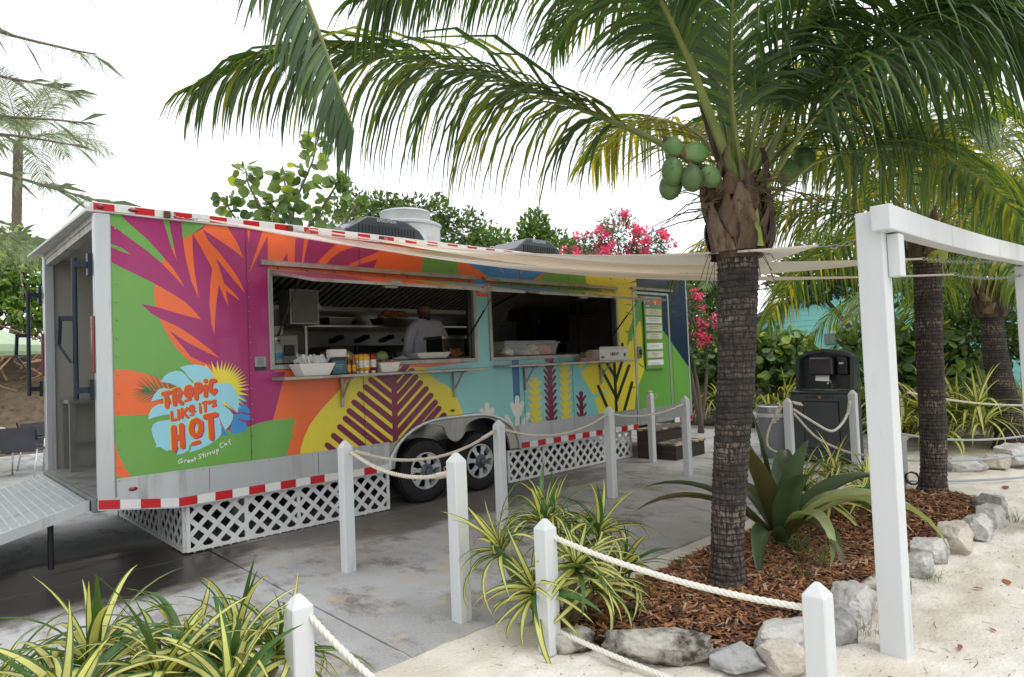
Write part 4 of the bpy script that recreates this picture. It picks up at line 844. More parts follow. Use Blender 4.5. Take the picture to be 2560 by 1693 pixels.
# lower aluminium skirt in panels, split at the arch
sk = [1.32, 2.05, 3.1, ARC[0][0]], [ARC[-1][0], 7.0, 8.49]
mb = MB()
for S_ in sk:
    for a, b in zip(S_, S_[1:]):
        MB().box((a+.004,D_-.006,.532),(b-.004,D_+.001,.748)).build('skirt_panel', M_alu, T)
MB().box((9.52,D_-.006,.532),(10.058,D_+.001,.748)).build('skirt_panel', M_alu, T)
for a, b in ((1.32,3.935),(5.915,8.49),(9.52,10.06)): MB().box((a,D_-.012,.742),(b,D_-.001,.757)).build('wrap_edge_trim', M_alu, T)
# fender filling between arch trim and the two wheel cut-outs
def fend(x):
    a = 4.46; b = 5.28; r = .46
    z = 0
    for c in (a, b):
        if abs(x-c) < r: z = max(z, .46+sqrt(r*r-(x-c)**2)*.96)
    dip = .66; 
    if 4.72 < x < 5.02: t = (x-4.87)/.15; z = max(z, 0); z = dip+.1*(t*t)
    return max(z, .46)
mb = MB(); xs_ = [3.95+i*.025 for i in range(79)]
for a, b in zip(xs_, xs_[1:]):
    ta, tb = arch(a, .74, .95), arch(b, .74, .95)
    if ta is None or tb is None: continue
    la, lb = min(fend(a), ta), min(fend(b), tb); mb.quad((a,D_-.004,la),(b,D_-.004,lb),(b,D_-.004,tb),(a,D_-.004,ta)); mb.quad((a,D_-.004,la),(a,D_+.03,la),(b,D_+.03,lb),(b,D_-.004,lb))
mb.build('fender_panel', M_alud, T)
mb = MB(); pts = [(x, D_-.012, z) for x, z in ARC]; mb.tube([(3.94,D_-.012,.46)]+[(x, D_-.012, z) for x, z in ARC[1:-1]]+[(5.91,D_-.012,.46)], .018, 8, squash=1.2); mb.build('arch_trim', M_alu, T, smooth=40)
mb = MB()
for a, b in zip(xs_, xs_[1:]):
    if arch(a,.74,.95) and arch(b,.74,.95): za, zb = max(.5,arch(a,.74,.95)-.02), max(.5,arch(b,.74,.95)-.02); mb.quad((a,D_+.03,za),(b,D_+.03,zb),(b,D_+.42,zb),(a,D_+.42,za))
mb.quad((3.95,D_+.42,.2),(5.9,D_+.42,.2),(5.9,D_+.42,.95),(3.95,D_+.42,.95)); mb.build('wheel_well', mat('well_dark', srgb(52,54,56), .7), T)
# wheels
M_rim = mat('painted_rim', srgb(190,194,196), .45, .05, .1, 8, dark=srgb(130,132,132), dscale=6, dmin=.55, dmax=.8); M_hub = mat('hub_grey', srgb(86,94,100), .45, .2)
def wheel(xc):
    w_ = MB(); y0 = D_+.05; zc = .365
    w_.lathe((xc,y0,zc), [(.21,.05),(.215,.01),(.25,-.004),(.3,-.006),(.345,.012),(.362,.05),(.365,.11),(.365,.17),(.355,.2),(.3,.215),(.2,.215)], 40, 'y', cap=False)
    for i in range(60):
        a = 2*pi*i/60; w_.obox((xc+.366*cos(a), y0+.09, zc+.366*sin(a)), (-.013*sin(a),0,.013*cos(a)), (0,.075,0), (.004*cos(a),0,.004*sin(a)))
    ty = w_.build('wheel', M_black, T, smooth=35)
    r = MB(); r.lathe((xc,y0,zc), [(.212,.012),(.212,-.002),(.2,-.008),(.192,.006),(.188,.1)], 40, 'y', cap=False); n = 7
    for i in range(n):
        a = 2*pi*i/n+.3
        for s in (-1, 1):
            pass
        c, s_ = cos(a), sin(a); t = Vector((-s_,0,c)); q = Vector((c,0,s_)); o = Vector((xc,y0,zc)); dy = Vector((0,1,0))
        v = [o+q*.06-t*.03-dy*.012, o+q*.06+t*.03-dy*.012, o+q*.13+t*.021+dy*.002, o+q*.2+t*.042+dy*.004, o+q*.2-t*.042+dy*.004, o+q*.13-t*.021+dy*.002]
        r.add(v+[p+dy*.02 for p in v], [(0,1,2,5),(5,2,3,4),(1,0,6,7),(2,1,7,8),(3,2,8,9),(5,4,10,11),(0,5,11,6)])
    r.build('rim', M_rim, ty, smooth=35)
    h = MB(); h.lathe((xc,y0,zc), [(.085,.0),(.085,-.014),(.05,-.03),(.045,-.035),(.043,-.075),(.036,-.082),(0.001,-.082)], 28, 'y'); h.build('hub_cap', M_hub, ty, smooth=35)
wheel(4.46); wheel(5.28)
MB().box((4.3,D_+.3,.25),(5.5,D_+.38,.42)).build('axle_beam', M_black, T)
# rails, posts, reflector tape
MB().box((XR-.01,D_-.02,2.95),(XF,D_+.05,3.035)).build('top_rail', mat('rail_white', srgb(214,214,212), .4, .2, .08, 4, dark=srgb(170,168,162)), T, bevel=.006)
x = XR+.0; i = 0
while x < XF-.05:
    e = min(x+.152, XF-.01); MB().box((x+.001,D_-.023,2.968),(e-.001,D_-.0205,3.024)).build('reflector_strip', M_red if i % 2 == 0 else M_wht_refl, T); x = e; i += 1
MB().box((XR,D_-.012,.53),(1.316,D_+.06,2.952)).build('corner_post', M_alu, T, bevel=.012)
MB().box((10.058,D_-.012,.45),(10.09,D_+.04,2.952)).build('front_corner_trim', M_alu, T, bevel=.008)
def zb(x): return .445+.085*max(0, (1.79-x)/.6)
for a, b in ((XR-.005,1.79),(1.79,3.93),(5.93,8.5),(9.52,10.09)):
    MB().add([(a,D_-.01,zb(a)-.012),(b,D_-.01,zb(b)-.012),(b,D_-.01,.535 if b > 1.8 else zb(b)+.09),(a,D_-.01,zb(a)+.095 if a < 1.7 else .535),(a,D_+.05,zb(a)-.012),(b,D_+.05,zb(b)-.012),(b,D_+.05,.535),(a,D_+.05,.535)], [(0,1,2,3),(0,4,5,1),(1,5,6,2),(3,2,6,7),(0,3,7,4)]).build('bottom_rail', M_alu, T)
i = 0
for a, b in ((XR,3.92),(5.94,8.49),(9.53,10.085)):
    x = a
    while x < b-.02:
        e = min(x+.152, b, 1.79 if x < 1.785 else 99); z0, z1 = zb(x), zb(e); h = .075
        MB().add([(x+.001,D_-.0125,z0),(e-.001,D_-.0125,z1),(e-.001,D_-.0125,z1+h),(x+.001,D_-.0125,z0+h),(x+.001,D_-.0105,z0),(e-.001,D_-.0105,z1),(e-.001,D_-.0105,z1+h),(x+.001,D_-.0105,z0+h)], [(0,1,2,3),(0,4,5,1),(3,2,6,7),(1,5,6,2),(0,3,7,4)]).build('reflector_strip', M_red if i % 2 == 0 else M_wht_refl, T); x = e; i += 1
def oval(name, c, rx, rz, m):
    mb = MB(); mb.lathe((0,0,0), [(1,0),(.9,-.5),(.5,-.9),(.01,-1)], 16, 'y'); mb.v = [(c[0]+p[0]*rx, c[1]+p[1]*.014, c[2]+p[2]*rz) for p in mb.v]; mb.build(name, m, T, smooth=True)
oval('marker_light', (1.44,D_-.008,.655), .035,.018, M_redl); oval('marker_light', (1.48,D_-.024,2.998), .04,.018, M_redl); oval('marker_light', (4.83,D_-.008,1.03), .035,.017, M_amber); oval('marker_light', (1.24,D_-.024,2.998), .028,.022, M_redl)
# rivets and seams
mb = MB()
def rivet(x, z, r=.007): mb.lathe((x,D_-.011,z), [(r,.002),(r*.8,-.003),(r*.3,-.005)], 8, 'y')
for k in range(14): rivet(1.345, .85+k*.152)
for xx in (2.445, 3.66, 6.05, 6.98):
    for k in range(6 if xx > 2.5 else 14):
        z = .85+k*.145
        if xx > 2.5 and z > 1.45: continue
        if 3.9 < xx < 6 and z < 1.0: continue
        rivet(xx, z)
for xx in (3.66, 4.9, 6.05, 6.98, 8.3): rivet(xx, 2.72); rivet(xx, 2.85)
for k in range(5): rivet(9.58, 2.9-.1*k)
for xx in (1.34, 2.0, 2.6, 3.2, 3.8, 6.1, 6.6, 7.2, 7.8, 8.4): rivet(xx, .735, .006)
mb.build('rivets', M_alud, T, smooth=True)
mb = MB()
for xx in (2.43, 3.64, 6.03, 7.0, 9.56): 
    for z0, z1 in ((.76,1.5),(2.68,2.94)) if 2.7 < xx < 8 else ((.76,2.94),): MB().box((xx-.0015,D_-.0112,z0),(xx+.0015,D_-.009,z1)).build('panel_seam', mat('seam', srgb(96,40,70), .5), T)
# --- windows
for (a, b), nm in zip(WIN, ('serving_window', 'serving_window')):
    y0, y1 = D_-.022, D_+.07; f = .045
    mb = MB().box((a,y0,WZ0),(b,y1,WZ0+f)).box((a,y0,WZ1-.06),(b,y1,WZ1)).box((a,y0+.001,WZ0+f),(a+f,y1,WZ1-.06)).box((b-f,y0+.001,WZ0+f),(b,y1,WZ1-.06))
    wf = mb.build('window_frame', M_alud, T, bevel=.003)
    MB().box((a+f,y0+.045,WZ0+f),(b-f,y1-.005,WZ0+f+.018)).build('window_track', M_blackp, wf)
    MB().box((b-f-.05,y0+.05,WZ0+f),(b-f,y1,WZ1-.06)).build('window_jamb', M_intd, wf)
    MB().add([(a-.07,D_-.05,2.61),(b-.01,D_-.05,2.61),(b-.01,D_-.05,2.65),(a-.07,D_-.05,2.65),(a-.07,D_,2.61),(b-.01,D_,2.61),(b-.01,D_,2.668),(a-.07,D_,2.668)], [(0,1,2,3),(3,2,6,7),(0,4,5,1),(0,3,7,4),(1,5,6,2)]).build('drip_cap', M_alud, wf)
    hd = MB()
    for k in range(9): hd.lathe((a+.1+k*(b-a-.2)/8, D_-.024, 2.585), [(.008,.004),(.008,-.004)], 8, 'y')
    hd.build('hinge_screws', M_blackp, wf)
    # hatch: thin panel swung up on the top hinge
    H0 = Vector((0,D_-.028,2.565)); H1 = Vector((0,5.30,2.385)); d = (H1-H0).normalized(); nrm = Vector((0,-d.z,d.y)); nrm = nrm if nrm.z > 0 else -nrm
    hb = MB(); Xa, Xb = a+.02, b-.0
    def hq(x0, x1, t0, t1, o, mi): hb.quad(*[Vector((x, 0, 0))+H0.lerp(H1, t)+nrm*o for x, t in ((x0,t0),(x1,t0),(x1,t1),(x0,t1))], mi=mi)
    e = [Vector((x,0,0))+H0.lerp(H1,t)+nrm*o for o in (-.028,0) for x, t in ((Xa,0),(Xb,0),(Xb,1),(Xa,1))]
    hb.add(e, [(0,3,2,1),(0,1,5,4),(1,2,6,5),(2,3,7,6),(3,0,4,7)], len(CN)); 
    cs = [('magenta',0,.3),('orange',.3,.62),('yellow',.62,.72),('sky',.72,1.)] if a < 3 else [('blue',0,.34),('green',.34,.6),('yellow',.6,1.)]
    for cn, u, v in cs:
        hb.quad(*[Vector((x,0,0))+H0.lerp(H1,t)+nrm*.0005 for x, t in ((lerp(Xa,Xb,u),0),(lerp(Xa,Xb,min(1,v)),0),(lerp(Xa,Xb,min(1,v+.0 if v > .99 else v-.06)),1),(lerp(Xa,Xb,u-.06 if u else 0),1))], mi=CN.index(cn))
    hp = hb.build('hatch_panel', M_wrap+[M_alud], T)
    for xx in (lerp(Xa,Xb,.33), lerp(Xa,Xb,.78)): 
        c = Vector((xx,0,0))+H1; MB().box(c+Vector((-.06,-.004,-.012)), c+Vector((.06,.05,.022))).box(c+Vector((-.11,.02,-.045)), c+Vector((.03,.07,-.03))).build('hatch_latch', M_alud, hp)
    for xx in (a+.1, b-.09):
        p0 = Vector((xx,D_+.02,1.93)); p1 = Vector((xx,0,0))+H0.lerp(H1,.55)-nrm*.03
        MB().tube([p0, p0.lerp(p1,.55)], .011, 8).tube([p0.lerp(p1,.5), p1], .005, 6).build('gas_strut', M_blackp, hp, smooth=40)
# --- shelves
for (a, b, z) in ((2.64,5.15,1.525), (5.5,8.06,1.54)):
    sh = MB().box((a,5.87,z-.028),(b,D_-.012,z)).build('counter_shelf', M_alud, T, bevel=.004)
    for xx in ((3.38,4.86) if a < 4 else (6.05,7.62)):
        MB().box((xx-.015,D_-.036,z-.34),(xx+.015,D_-.012,z-.028)).bar((xx,D_-.03,z-.24),(xx,D_-.2,z-.035),.02,.012).box((xx-.012,D_-.28,z-.045),(xx+.012,D_-.036,z-.0285)).build('shelf_bracket', M_alud, sh)
# --- entry door
a, b, z0, z1 = 8.5, 9.5, .49, 2.615
mb = MB(); f = .04; y = D_-.02
mb.box((a,y,z0),(a+f,D_-.001,z1)).box((b-f,y,z0),(b,D_-.001,z1)).box((a+f,y,z1-f),(b-f,D_-.001,z1)).box((a+f,y,z0),(b-f,D_-.001,z0+f))
dr = mb.build('entry_door', M_alu, T, bevel=.004)
MB().box((a+f,D_-.008,z0+f),(b-f,D_-.0065,.748)).build('kick_plate', M_alu, dr)
MB().box((a-.05,D_-.05,2.64),(b+.1,D_-.001,2.68)).build('drip_cap', M_alud, dr)
MB().box((a+.07,D_-.03,1.55),(a+.16,D_-.008,1.74)).build('latch_plate', M_steel, dr, bevel=.006); MB().box((a+.09,D_-.05,1.6),(a+.14,D_-.028,1.69)).build('door_handle', M_blackp, dr, bevel=.008)
mb = MB()
for k in range(14): mb.lathe((a+.02,y-.002,z0+.1+k*.155), [(.006,.003),(.005,-.003)], 8, 'y')
mb.build('frame_screws', M_blackp, dr)
# --- notice plate beside the window
nb = MB().box((2.485,D_-.012,1.62),(2.592,D_-.006,1.73), 0).box((2.485,D_-.014,1.6),(2.592,D_-.006,1.635), 1)
for k in range(7): nb.box((2.5+.008*(k % 2),D_-.0126,1.715-k*.0105),(2.578-.008*(k % 3),D_-.0121,1.7185-k*.0105), 1)
nb.build('notice_plate', [mat('plate_grey', srgb(150,150,150), .4), M_blackp], T)
# --- rear end: far post, header visor, sill, tail lights, lock rods
MB().box((XR,YB-.1,.53),(XR+.09,YB+.02,2.95)).build('rear_post', M_alu, T, bevel=.006)
MB().add([(XR-.0,D_-.02,2.955),(XR-.05,D_-.01,2.95),(XR-.12,YB+.1,2.945),(XR,YB+.05,2.955),(XR,D_-.02,3.03),(XR-.05,D_-.01,2.975),(XR-.12,YB+.1,2.965),(XR,YB+.05,3.03)], [(0,3,2,1),(4,5,6,7),(0,1,5,4),(1,2,6,5),(2,3,7,6)]).build('rear_visor', mat('visor_white', srgb(196,196,192), .5), T)
MB().box((XR+.02,D_+.06,2.84),(XR+.1,YB-.1,2.95)).build('rear_header', M_alud, T)
MB().box((XR-.03,D_+.03,.5),(XR+.11,YB-.02,.612)).build('rear_sill', mat('sill_metal', srgb(120,124,122), .55, .5, .25, 6, .2, 40, dark=srgb(150,140,112), dscale=4), T, bevel=.004)
for yy in (D_+.015, YB-.01): MB().box((XR-.022,yy-.012,1.63),(XR,yy+.03,2.1)).build('tail_light', M_redl, T, bevel=.008)
M_rod = mat('painted_rod', srgb(22,36,48), .4, .3, .3, 9, dark=srgb(70,80,84), dscale=14, dmin=.6, dmax=.75)
for yy, sgn in ((D_+.0,1),(YB+.1,1)):
    yr = yy+.1*sgn if yy < 7 else yy; xr = XR-.12
    mb = MB().tube([(xr,yr,1.42),(xr,yr,2.58)], .02, 10).box((xr,yr-.02,2.5),(XR-.001,yr+.02,2.55)).box((xr,yr-.02,1.47),(XR-.001,yr+.02,1.52)).box((XR-.03,yr-.035,2.44),(XR-.002,yr+.035,2.62)).box((XR-.03,yr-.035,1.41),(XR-.002,yr+.035,1.58))
    rd = mb.build('lock_rod', M_rod, T, smooth=40)
    MB().box((xr-.1,yr-.012,2.06),(xr,yr+.012,2.1)).bar((xr-.1,yr,2.1),(xr-.11,yr+.02,1.86),.03,.016).bar((xr-.11,yr+.02,1.87),(xr-.03,yr,1.72),.03,.018).build('rod_handle', M_rod, rd)
# --- lowered rear ramp
dx, dz = -1, -.262; ln = 1.75
rp = MB(); P0 = Vector((XR-.04,0,.58)); P1 = P0+Vector((dx,0,dz))*ln
def rq(t0, t1, y0, y1, o0, o1, mi=0):
    v = [P0.lerp(P1,t)+Vector((0,y_,o)) for o in (o0,o1) for t, y_ in ((t0,y0),(t1,y0),(t1,y1),(t0,y1))]; rp.add(v, [(0,3,2,1),(4,5,6,7),(0,1,5,4),(1,2,6,5),(2,3,7,6),(3,0,4,7)], mi)
rq(0,1,6.36,8.6,-.05,0)
r_ = rp.build('loading_ramp', mat('ramp_plate', srgb(176,180,184), .36, .7, .18, 3, .0, 1, stretch=(1,4,1), dark=srgb(130,134,138), dscale=3), T)
rp = MB(); rq(-.0,1,6.315,6.355,-.07,.012); rp.build('ramp_rail', M_alu, r_)
for k in range(30): rp = MB(); t = .02+k*.033; rq(t,t+.007,6.36,8.6,.0002,.004); rp.build('ramp_tread', M_alu, r_)
MB().tube([(XR-.28,6.5,.06),(XR-.28,6.5,.5)], .022, 10).build('ramp_leg', M_blackp, r_)
# --- roof equipment
def ac(x0, x1, yc, zt):
    mb = MB(); L_ = x1-x0; prof = [(0,.02),(.1,.16),(.3,.27),(.7,.27),(.86,.2),(1,.02)]; n = len(prof); wy = .36
    v = [(x0+L_*t, yy, 3.0+h*zt) for yy in (yc-wy, yc+wy) for t, h in prof]; mb.add(v, [tuple(range(n)), tuple(range(n,2*n))[::-1]]+[(i, n+i, n+i+1, i+1) for i in range(n-1)])
    u = mb.build('roof_air_conditioner', mat('ac_shell', srgb(38,44,52), .35, .1, .1, 5, coat=.3), T, bevel=.02)
    for k in range(18):
        xx = x0+L_*(.22+.6*k/18); MB().box((xx,yc-wy-.008,3.04),(xx+.012,yc-wy-.001,3.0+.2*zt)).build('grille_slat', M_blackp, u)
    tb = MB(); textmesh('EVOLUTION', .05, tb, lambda u_, v_: (x0+L_*.5+u_, yc-wy-.0025, 3.0+.245*zt+v_), bold=.001); tb.build('lettering', mat('pale_print', srgb(170,176,180), .5), u)
ac(3.75,5.15,7.25,1.55); ac(6.5,7.7,7.2,1.5)
mb = MB().lathe((5.42,7.9,3.0), [(.5,0),(.5,.55),(.52,.57),(.52,.6),(.48,.62),(.36,.63),(.36,.76),(.37,.78),(.36,.8),(.33,.8),(.32,.66)], 40); ef = mb.build('exhaust_fan', mat('galvanised', srgb(186,188,188), .5, .35, .12, 4, .05, 30, dark=srgb(150,140,130), dscale=5, dmin=.6, dmax=.8), T, smooth=40)
MB().box((5.2,7.395,3.28),(5.42,7.402,3.45)).build('fan_label', mat('pale_label', srgb(190,200,204), .5), ef)
# three hooks on the roof rail
for xx in (1.746, 2.866, 3.914): MB().box((xx-.03,D_-.045,2.965),(xx+.02,D_-.022,3.02)).build('sail_hook', mat('rusty_steel', srgb(96,66,50), .7, .4), T)
# ================================================================ trailer interior, cook and goods
# --- extraction hood with baffle ribs
hd = thing('extraction_hood', (3.2,8.6,2.35), 'dark steel extraction hood with slanted baffle ribs inside the trailer', 'hood')
hx0, hx1 = 2.75, 7.1
MB().add([(hx0,7.2,2.68),(hx1,7.2,2.68),(hx1,8.1,2.42),(hx0,8.1,2.42),(hx0,7.15,2.89),(hx1,7.15,2.89),(hx1,8.66,2.89),(hx0,8.66,2.89),(hx0,8.66,2.42),(hx1,8.66,2.42)], [(0,1,2,3),(0,4,5,1),(1,5,6,9,2),(0,3,8,7,4),(3,2,9,8)]).build('hood_body', M_intd, hd)
MB().box((hx0,8.06,2.36),(hx1,8.1,2.42)).build('grease_gutter', M_steel, hd)
n = 44
for k in range(n):
    x = hx0+.06+(hx1-hx0-.1)*k/n; MB().bar((x,7.22,2.672),(x,8.06,2.43),.045,.03,up=(0,.3,1)).build('baffle_rib', M_int, hd)
def simple(name, mb, m, label, cat, org, group=None, **k): return mb.build(name, m, None, org=org, label=label, cat=cat, group=group, **k)
# wall shelf, tray and bread rolls
sf = thing('steel_wall_shelf', (3.7,8.1,2.14), 'long stainless shelf along the inner wall holding the pan and rolls', 'shelf')
MB().box((3.72,7.72,2.12),(7.0,8.6,2.145)).build('shelf_board', M_steel, sf)
for x in (3.75, 4.95+.6, 6.9): MB().box((x,7.75,1.6),(x+.03,7.78,2.12)).build('shelf_post', M_steel, sf)
simple('strip_panel', MB().box((4.0,8.55,2.2),(7.0,8.62,2.35)), M_steel, 'bright stainless splash strip above the inner shelf', 'panel', (4,8.6,2.2))
def gn_pan(x0, x1, y0, y1, z0, z1, name, label, m=None):
    t = thing(name, ((x0+x1)/2,(y0+y1)/2,z0), label, 'pan'); i = .03; mb = MB()
    mb.add([(x0+i,y0+i,z0),(x1-i,y0+i,z0),(x1-i,y1-i,z0),(x0+i,y1-i,z0),(x0,y0,z1),(x1,y0,z1),(x1,y1,z1),(x0,y1,z1)], [(0,3,2,1),(0,1,5,4),(1,2,6,5),(2,3,7,6),(3,0,4,7)])
    mb.build('pan_body', m or M_steel, t); r = MB()
    for a, b in (((x0-.02,y0-.02,z1),(x1+.02,y0,z1+.008)),((x0-.02,y1,z1),(x1+.02,y1+.02,z1+.008)),((x0-.02,y0,z1),(x0,y1,z1+.008)),((x1,y0,z1),(x1+.02,y1,z1+.008))): r.box(a, b)
    r.build('pan_rim', m or M_steel, t); return t
gn_pan(4.1,4.46,7.78,8.1,2.147,2.245,'steel_pan','shallow steel pan alone on the inner shelf')
gn_pan(4.9,5.42,7.75,8.1,2.147,2.25,'steel_tray','deep steel tray under the bagged bread rolls')
M_bun = mat('bread_crust', srgb(176,110,54), .45, 0, .25, 8, coat=.25)
random.seed(5)
bs = thing('bread_rolls', (5.16,7.92,2.25), 'pile of brown bread rolls in clear wrap on the steel tray', 'rolls')
for k in range(11):
    x = 4.95+.085*(k % 6)+(.04 if k > 5 else 0); z = 2.275+(.05 if k > 5 else 0); mb = MB().lathe((x,7.82+random.uniform(0,.1),z-.03), [(.02,0),(.055,.012),(.06,.035),(.045,.06),(.02,.072),(.002,.075)], 12); mb.build('roll', M_bun, bs, smooth=True)
# hanging cupboard door / panel
p = thing('wall_cabinet', (3.4,7.0,2.1), 'small grey wall cabinet with moulded door at the left of the inner shelf', 'cabinet')
MB().box((3.22,7.0,2.1),(3.57,7.3,2.5)).build('cabinet_box', M_int, p, bevel=.008); MB().box((3.24,6.985,2.12),(3.55,6.999,2.48)).build('cabinet_door', mat('grey_enamel', srgb(112,110,100), .4, .3, .15, 6), p, bevel=.012); MB().box((3.53,6.97,2.27),(3.57,6.985,2.33)).build('cabinet_latch', M_steel, p)
# oven / controls at left
p = thing('counter_oven', (2.85,7.2,1.5), 'white countertop oven with dials behind the water jug', 'oven')
MB().box((2.7,7.1,1.5),(3.35,7.6,1.98)).build('oven_body', mat('pale_enamel', srgb(170,168,160), .4), p, bevel=.01); MB().box((3.18,7.085,1.75),(3.3,7.099,1.87)).build('oven_display', M_blackp, p)
for k in range(3): MB().lathe((2.92+.1*k,7.1,1.92), [(.018,0),(.016,-.02)], 12, 'y').build('oven_dial', M_blackp, p)
simple('folded_boxes', MB().box((2.75,7.15,1.99),(3.2,7.5,2.09), bev=.004), mat('card_cream', srgb(190,176,150), .8), 'flat cream carton lying on the countertop oven', 'carton', (2.9,7.3,1.99))
# fryers
for k, x in enumerate((4.17, 4.56, 4.95, 5.34)):
    f = thing('deep_fryer', (x,7.9,.62), ('deep fryer at the left end of the fryer row','second deep fryer from the left in the row','third deep fryer from the left in the row','deep fryer hidden behind the cook at the row end')[k], 'fryer', 'deep fryers along the inner wall')
    MB().box((x,7.9,.62),(x+.36,8.5,1.88)).build('fryer_body', M_intd, f, bevel=.006); MB().add([(x+.03,7.88,1.7),(x+.33,7.88,1.7),(x+.33,7.895,1.78),(x+.03,7.895,1.78),(x+.03,7.899,1.7),(x+.33,7.899,1.7)], [(0,1,2,3),(0,4,5,1)]).build('control_strip', M_steel, f)
    MB().lathe((x+.2,7.885,1.74), [(.025,0),(.022,-.025)], 14, 'y').build('control_knob', M_blackp, f); MB().bar((x+.12,8.1,1.95),(x+.12,7.82,2.0),.08,.05).build('basket_handle', M_blackp, f)
simple('brown_paper_heap', MB().box((3.85,7.6,1.62),(4.3,7.9,1.8), bev=.05), mat('brown_paper', srgb(120,82,44), .85, 0, .3, 12, .6, 25), 'crumpled heap of brown paper beside the fryers', 'paper', (4.1,7.7,1.62))
simple('work_table', MB().box((2.62,6.27,1.58),(8.15,6.62,1.612)).box((2.62,6.6,.64),(8.15,6.62,1.57)), M_steel, 'steel work table running inside below the serving windows', 'table', (3,6.4,.62))
# wall linings behind window two
fr = thing('upright_fridge', (8.4,8.3,.62), 'dark upright refrigerator at the front end of the kitchen', 'refrigerator')
MB().box((8.1,8.0,.63),(9.0,8.66,2.5)).build('cabinet', M_intd, fr, bevel=.008); MB().box((8.13,7.97,.75),(8.97,7.999,2.3)).build('fridge_door', mat('black_steel', srgb(34,34,34), .35, .6), fr, bevel=.006); MB().box((8.9,7.93,1.6),(8.93,7.969,1.9)).build('handle', M_steel, fr); MB().box((8.16,7.966,2.2),(8.22,7.9695,2.28)).build('sticker', mat('blue_sticker', srgb(40,110,150), .5), fr)
cs = thing('corner_shelf', (9.5,8.4,2.35), 'steel corner shelf holding a black pot', 'shelf'); MB().box((9.05,8.2,2.4),(10.0,8.66,2.42)).build('shelf_board', M_steel, cs); MB().box((9.05,8.655,1.4),(10.0,8.67,2.8)).build('back_panel', M_int, cs)
simple('black_pot', MB().lathe((9.72,8.4,2.422), [(.13,0),(.14,.02),(.14,.22),(.15,.23),(.1,.24)], 20), M_blackp, 'black cooking pot on the corner shelf', 'pot', (9.72,8.4,2.42), smooth=40)
gp = thing('griddle_press', (6.7,7.9,1.5), 'open contact grill with raised lid and curved steel handle', 'grill')
MB().box((6.3,7.6,1.45),(7.2,8.3,1.62)).build('grill_base', M_intd, gp); MB().obox((6.95,7.95,1.95), (.02,.28,.0), (.0,-.02,.28), (.42,.0,.0)).build('grill_lid', M_blackp, gp)
MB().tube(bez([(6.55,7.75,1.98),(6.7,7.7,2.1),(6.95,7.68,2.16),(7.15,7.7,2.16)], 5), .015, 8).build('lid_handle', M_steel, gp, smooth=True)
# --- cook seen from behind
M_jack = mat('chef_cotton', srgb(216,214,222), .85, 0, .08, 9, .35, 14); M_skin = mat('dark_skin', srgb(88,56,40), .55, 0, .1, 20)
def skinned(name, verts, edges, rads, m, parent=None, org=None, root=0, sub=2):
    o0 = ORG[parent] if parent else Vector(org); me = bpy.data.meshes.new(name); me.from_pydata([Vector(v)-o0 for v in verts], edges, []); me.materials.append(m); o = bpy.data.objects.new(name, me); C.objects.link(o)
    if parent: o.parent = parent
    else: o.location = o0
    ORG[o] = o0; o.modifiers.new('skin', 'SKIN').use_smooth_shade = True
    for i, r in enumerate(rads): me.skin_vertices[0].data[i].radius = r if hasattr(r, '__len__') else (r, r)
    me.skin_vertices[0].data[root].use_root = True
    s = o.modifiers.new('sub', 'SUBSURF'); s.levels = sub; s.render_levels = sub; return o
ck = thing('person', (5.3,7.3,.62), 'cook in pale grey chef jacket and tan cap, back turned, at the fryers', 'person')
x, y = 5.3, 7.3
V = [(x,y,1.52),(x,y+.01,1.75),(x,y+.02,1.95),(x,y+.02,2.1),(x,y+.03,2.19),(x,y+.04,2.25),
     (x-.17,y+.02,2.12),(x-.27,y+.03,2.0),(x-.31,y+.0,1.8),(x-.26,y+.17,1.72),(x-.2,y+.27,1.72),
     (x+.17,y+.02,2.12),(x+.27,y+.04,2.02),(x+.36,y+.08,1.9),(x+.38,y+.24,1.86),
     (x-.1,y,1.35),(x-.11,y,1.1),(x-.11,y,.72),(x+.1,y,1.35),(x+.11,y,1.1),(x+.11,y,.72),(x-.11,y+.1,.66),(x+.11,y+.1,.66)]
E_ = [(0,1),(1,2),(2,3),(3,4),(4,5),(3,6),(6,7),(7,8),(8,9),(9,10),(3,11),(11,12),(12,13),(13,14),(0,15),(15,16),(16,17),(0,18),(18,19),(19,20),(17,21),(20,22)]
Rr = [(.235,.16),(.235,.16),(.25,.15),(.21,.13),(.075,.075),(.06,.06),(.1,.095),(.085,.085),(.075,.075),(.06,.06),(.045,.045),(.1,.095),(.085,.085),(.07,.07),(.055,.055),(.11,.11),(.085,.085),(.06,.06),(.11,.11),(.085,.085),(.06,.06),(.045,.045),(.045,.045)]
body = skinned('body', V, E_, Rr, M_jack, ck)
hb_ = MB(); bm = bmesh.new(); bmesh.ops.create_uvsphere(bm, u_segments=20, v_segments=14, radius=1)
for v in bm.verts: v.co = Vector((x+v.co.x*.078, y+.05+v.co.y*.098, 2.3+v.co.z*.115))
hb_.bm(bm)
for s in (-1, 1): hb_.lathe((x+s*.08,y+.05,2.29), [(.004,-.03),(.02,-.015),(.022,.01),(.006,.03)], 8)
hb_.lathe((x,y+.155,2.285), [(.004,-.02),(.018,-.01),(.012,.012),(.004,.03)], 8)
for s in (-1, 1): hb_.lathe((x+s*.032,y+.143,2.305), [(.003,-.008),(.012,0),(.003,.008)], 8)
hb_.box((x-.025,y+.14,2.238),(x+.025,y+.15,2.246)); head = hb_.build('head', M_skin, ck, smooth=True)
cp = MB().lathe((x,y+.05,2.325), [(.086,-.02),(.09,.0),(.085,.03),(.065,.062),(.03,.078),(.003,.08)], 20); cp.v = [(p[0], y+.05+(p[1]-y-.05)*1.2, p[2]) for p in cp.v]; cp.build('cap', mat('tan_cap', srgb(150,128,92), .85, 0, .1, 20), ck, smooth=40)
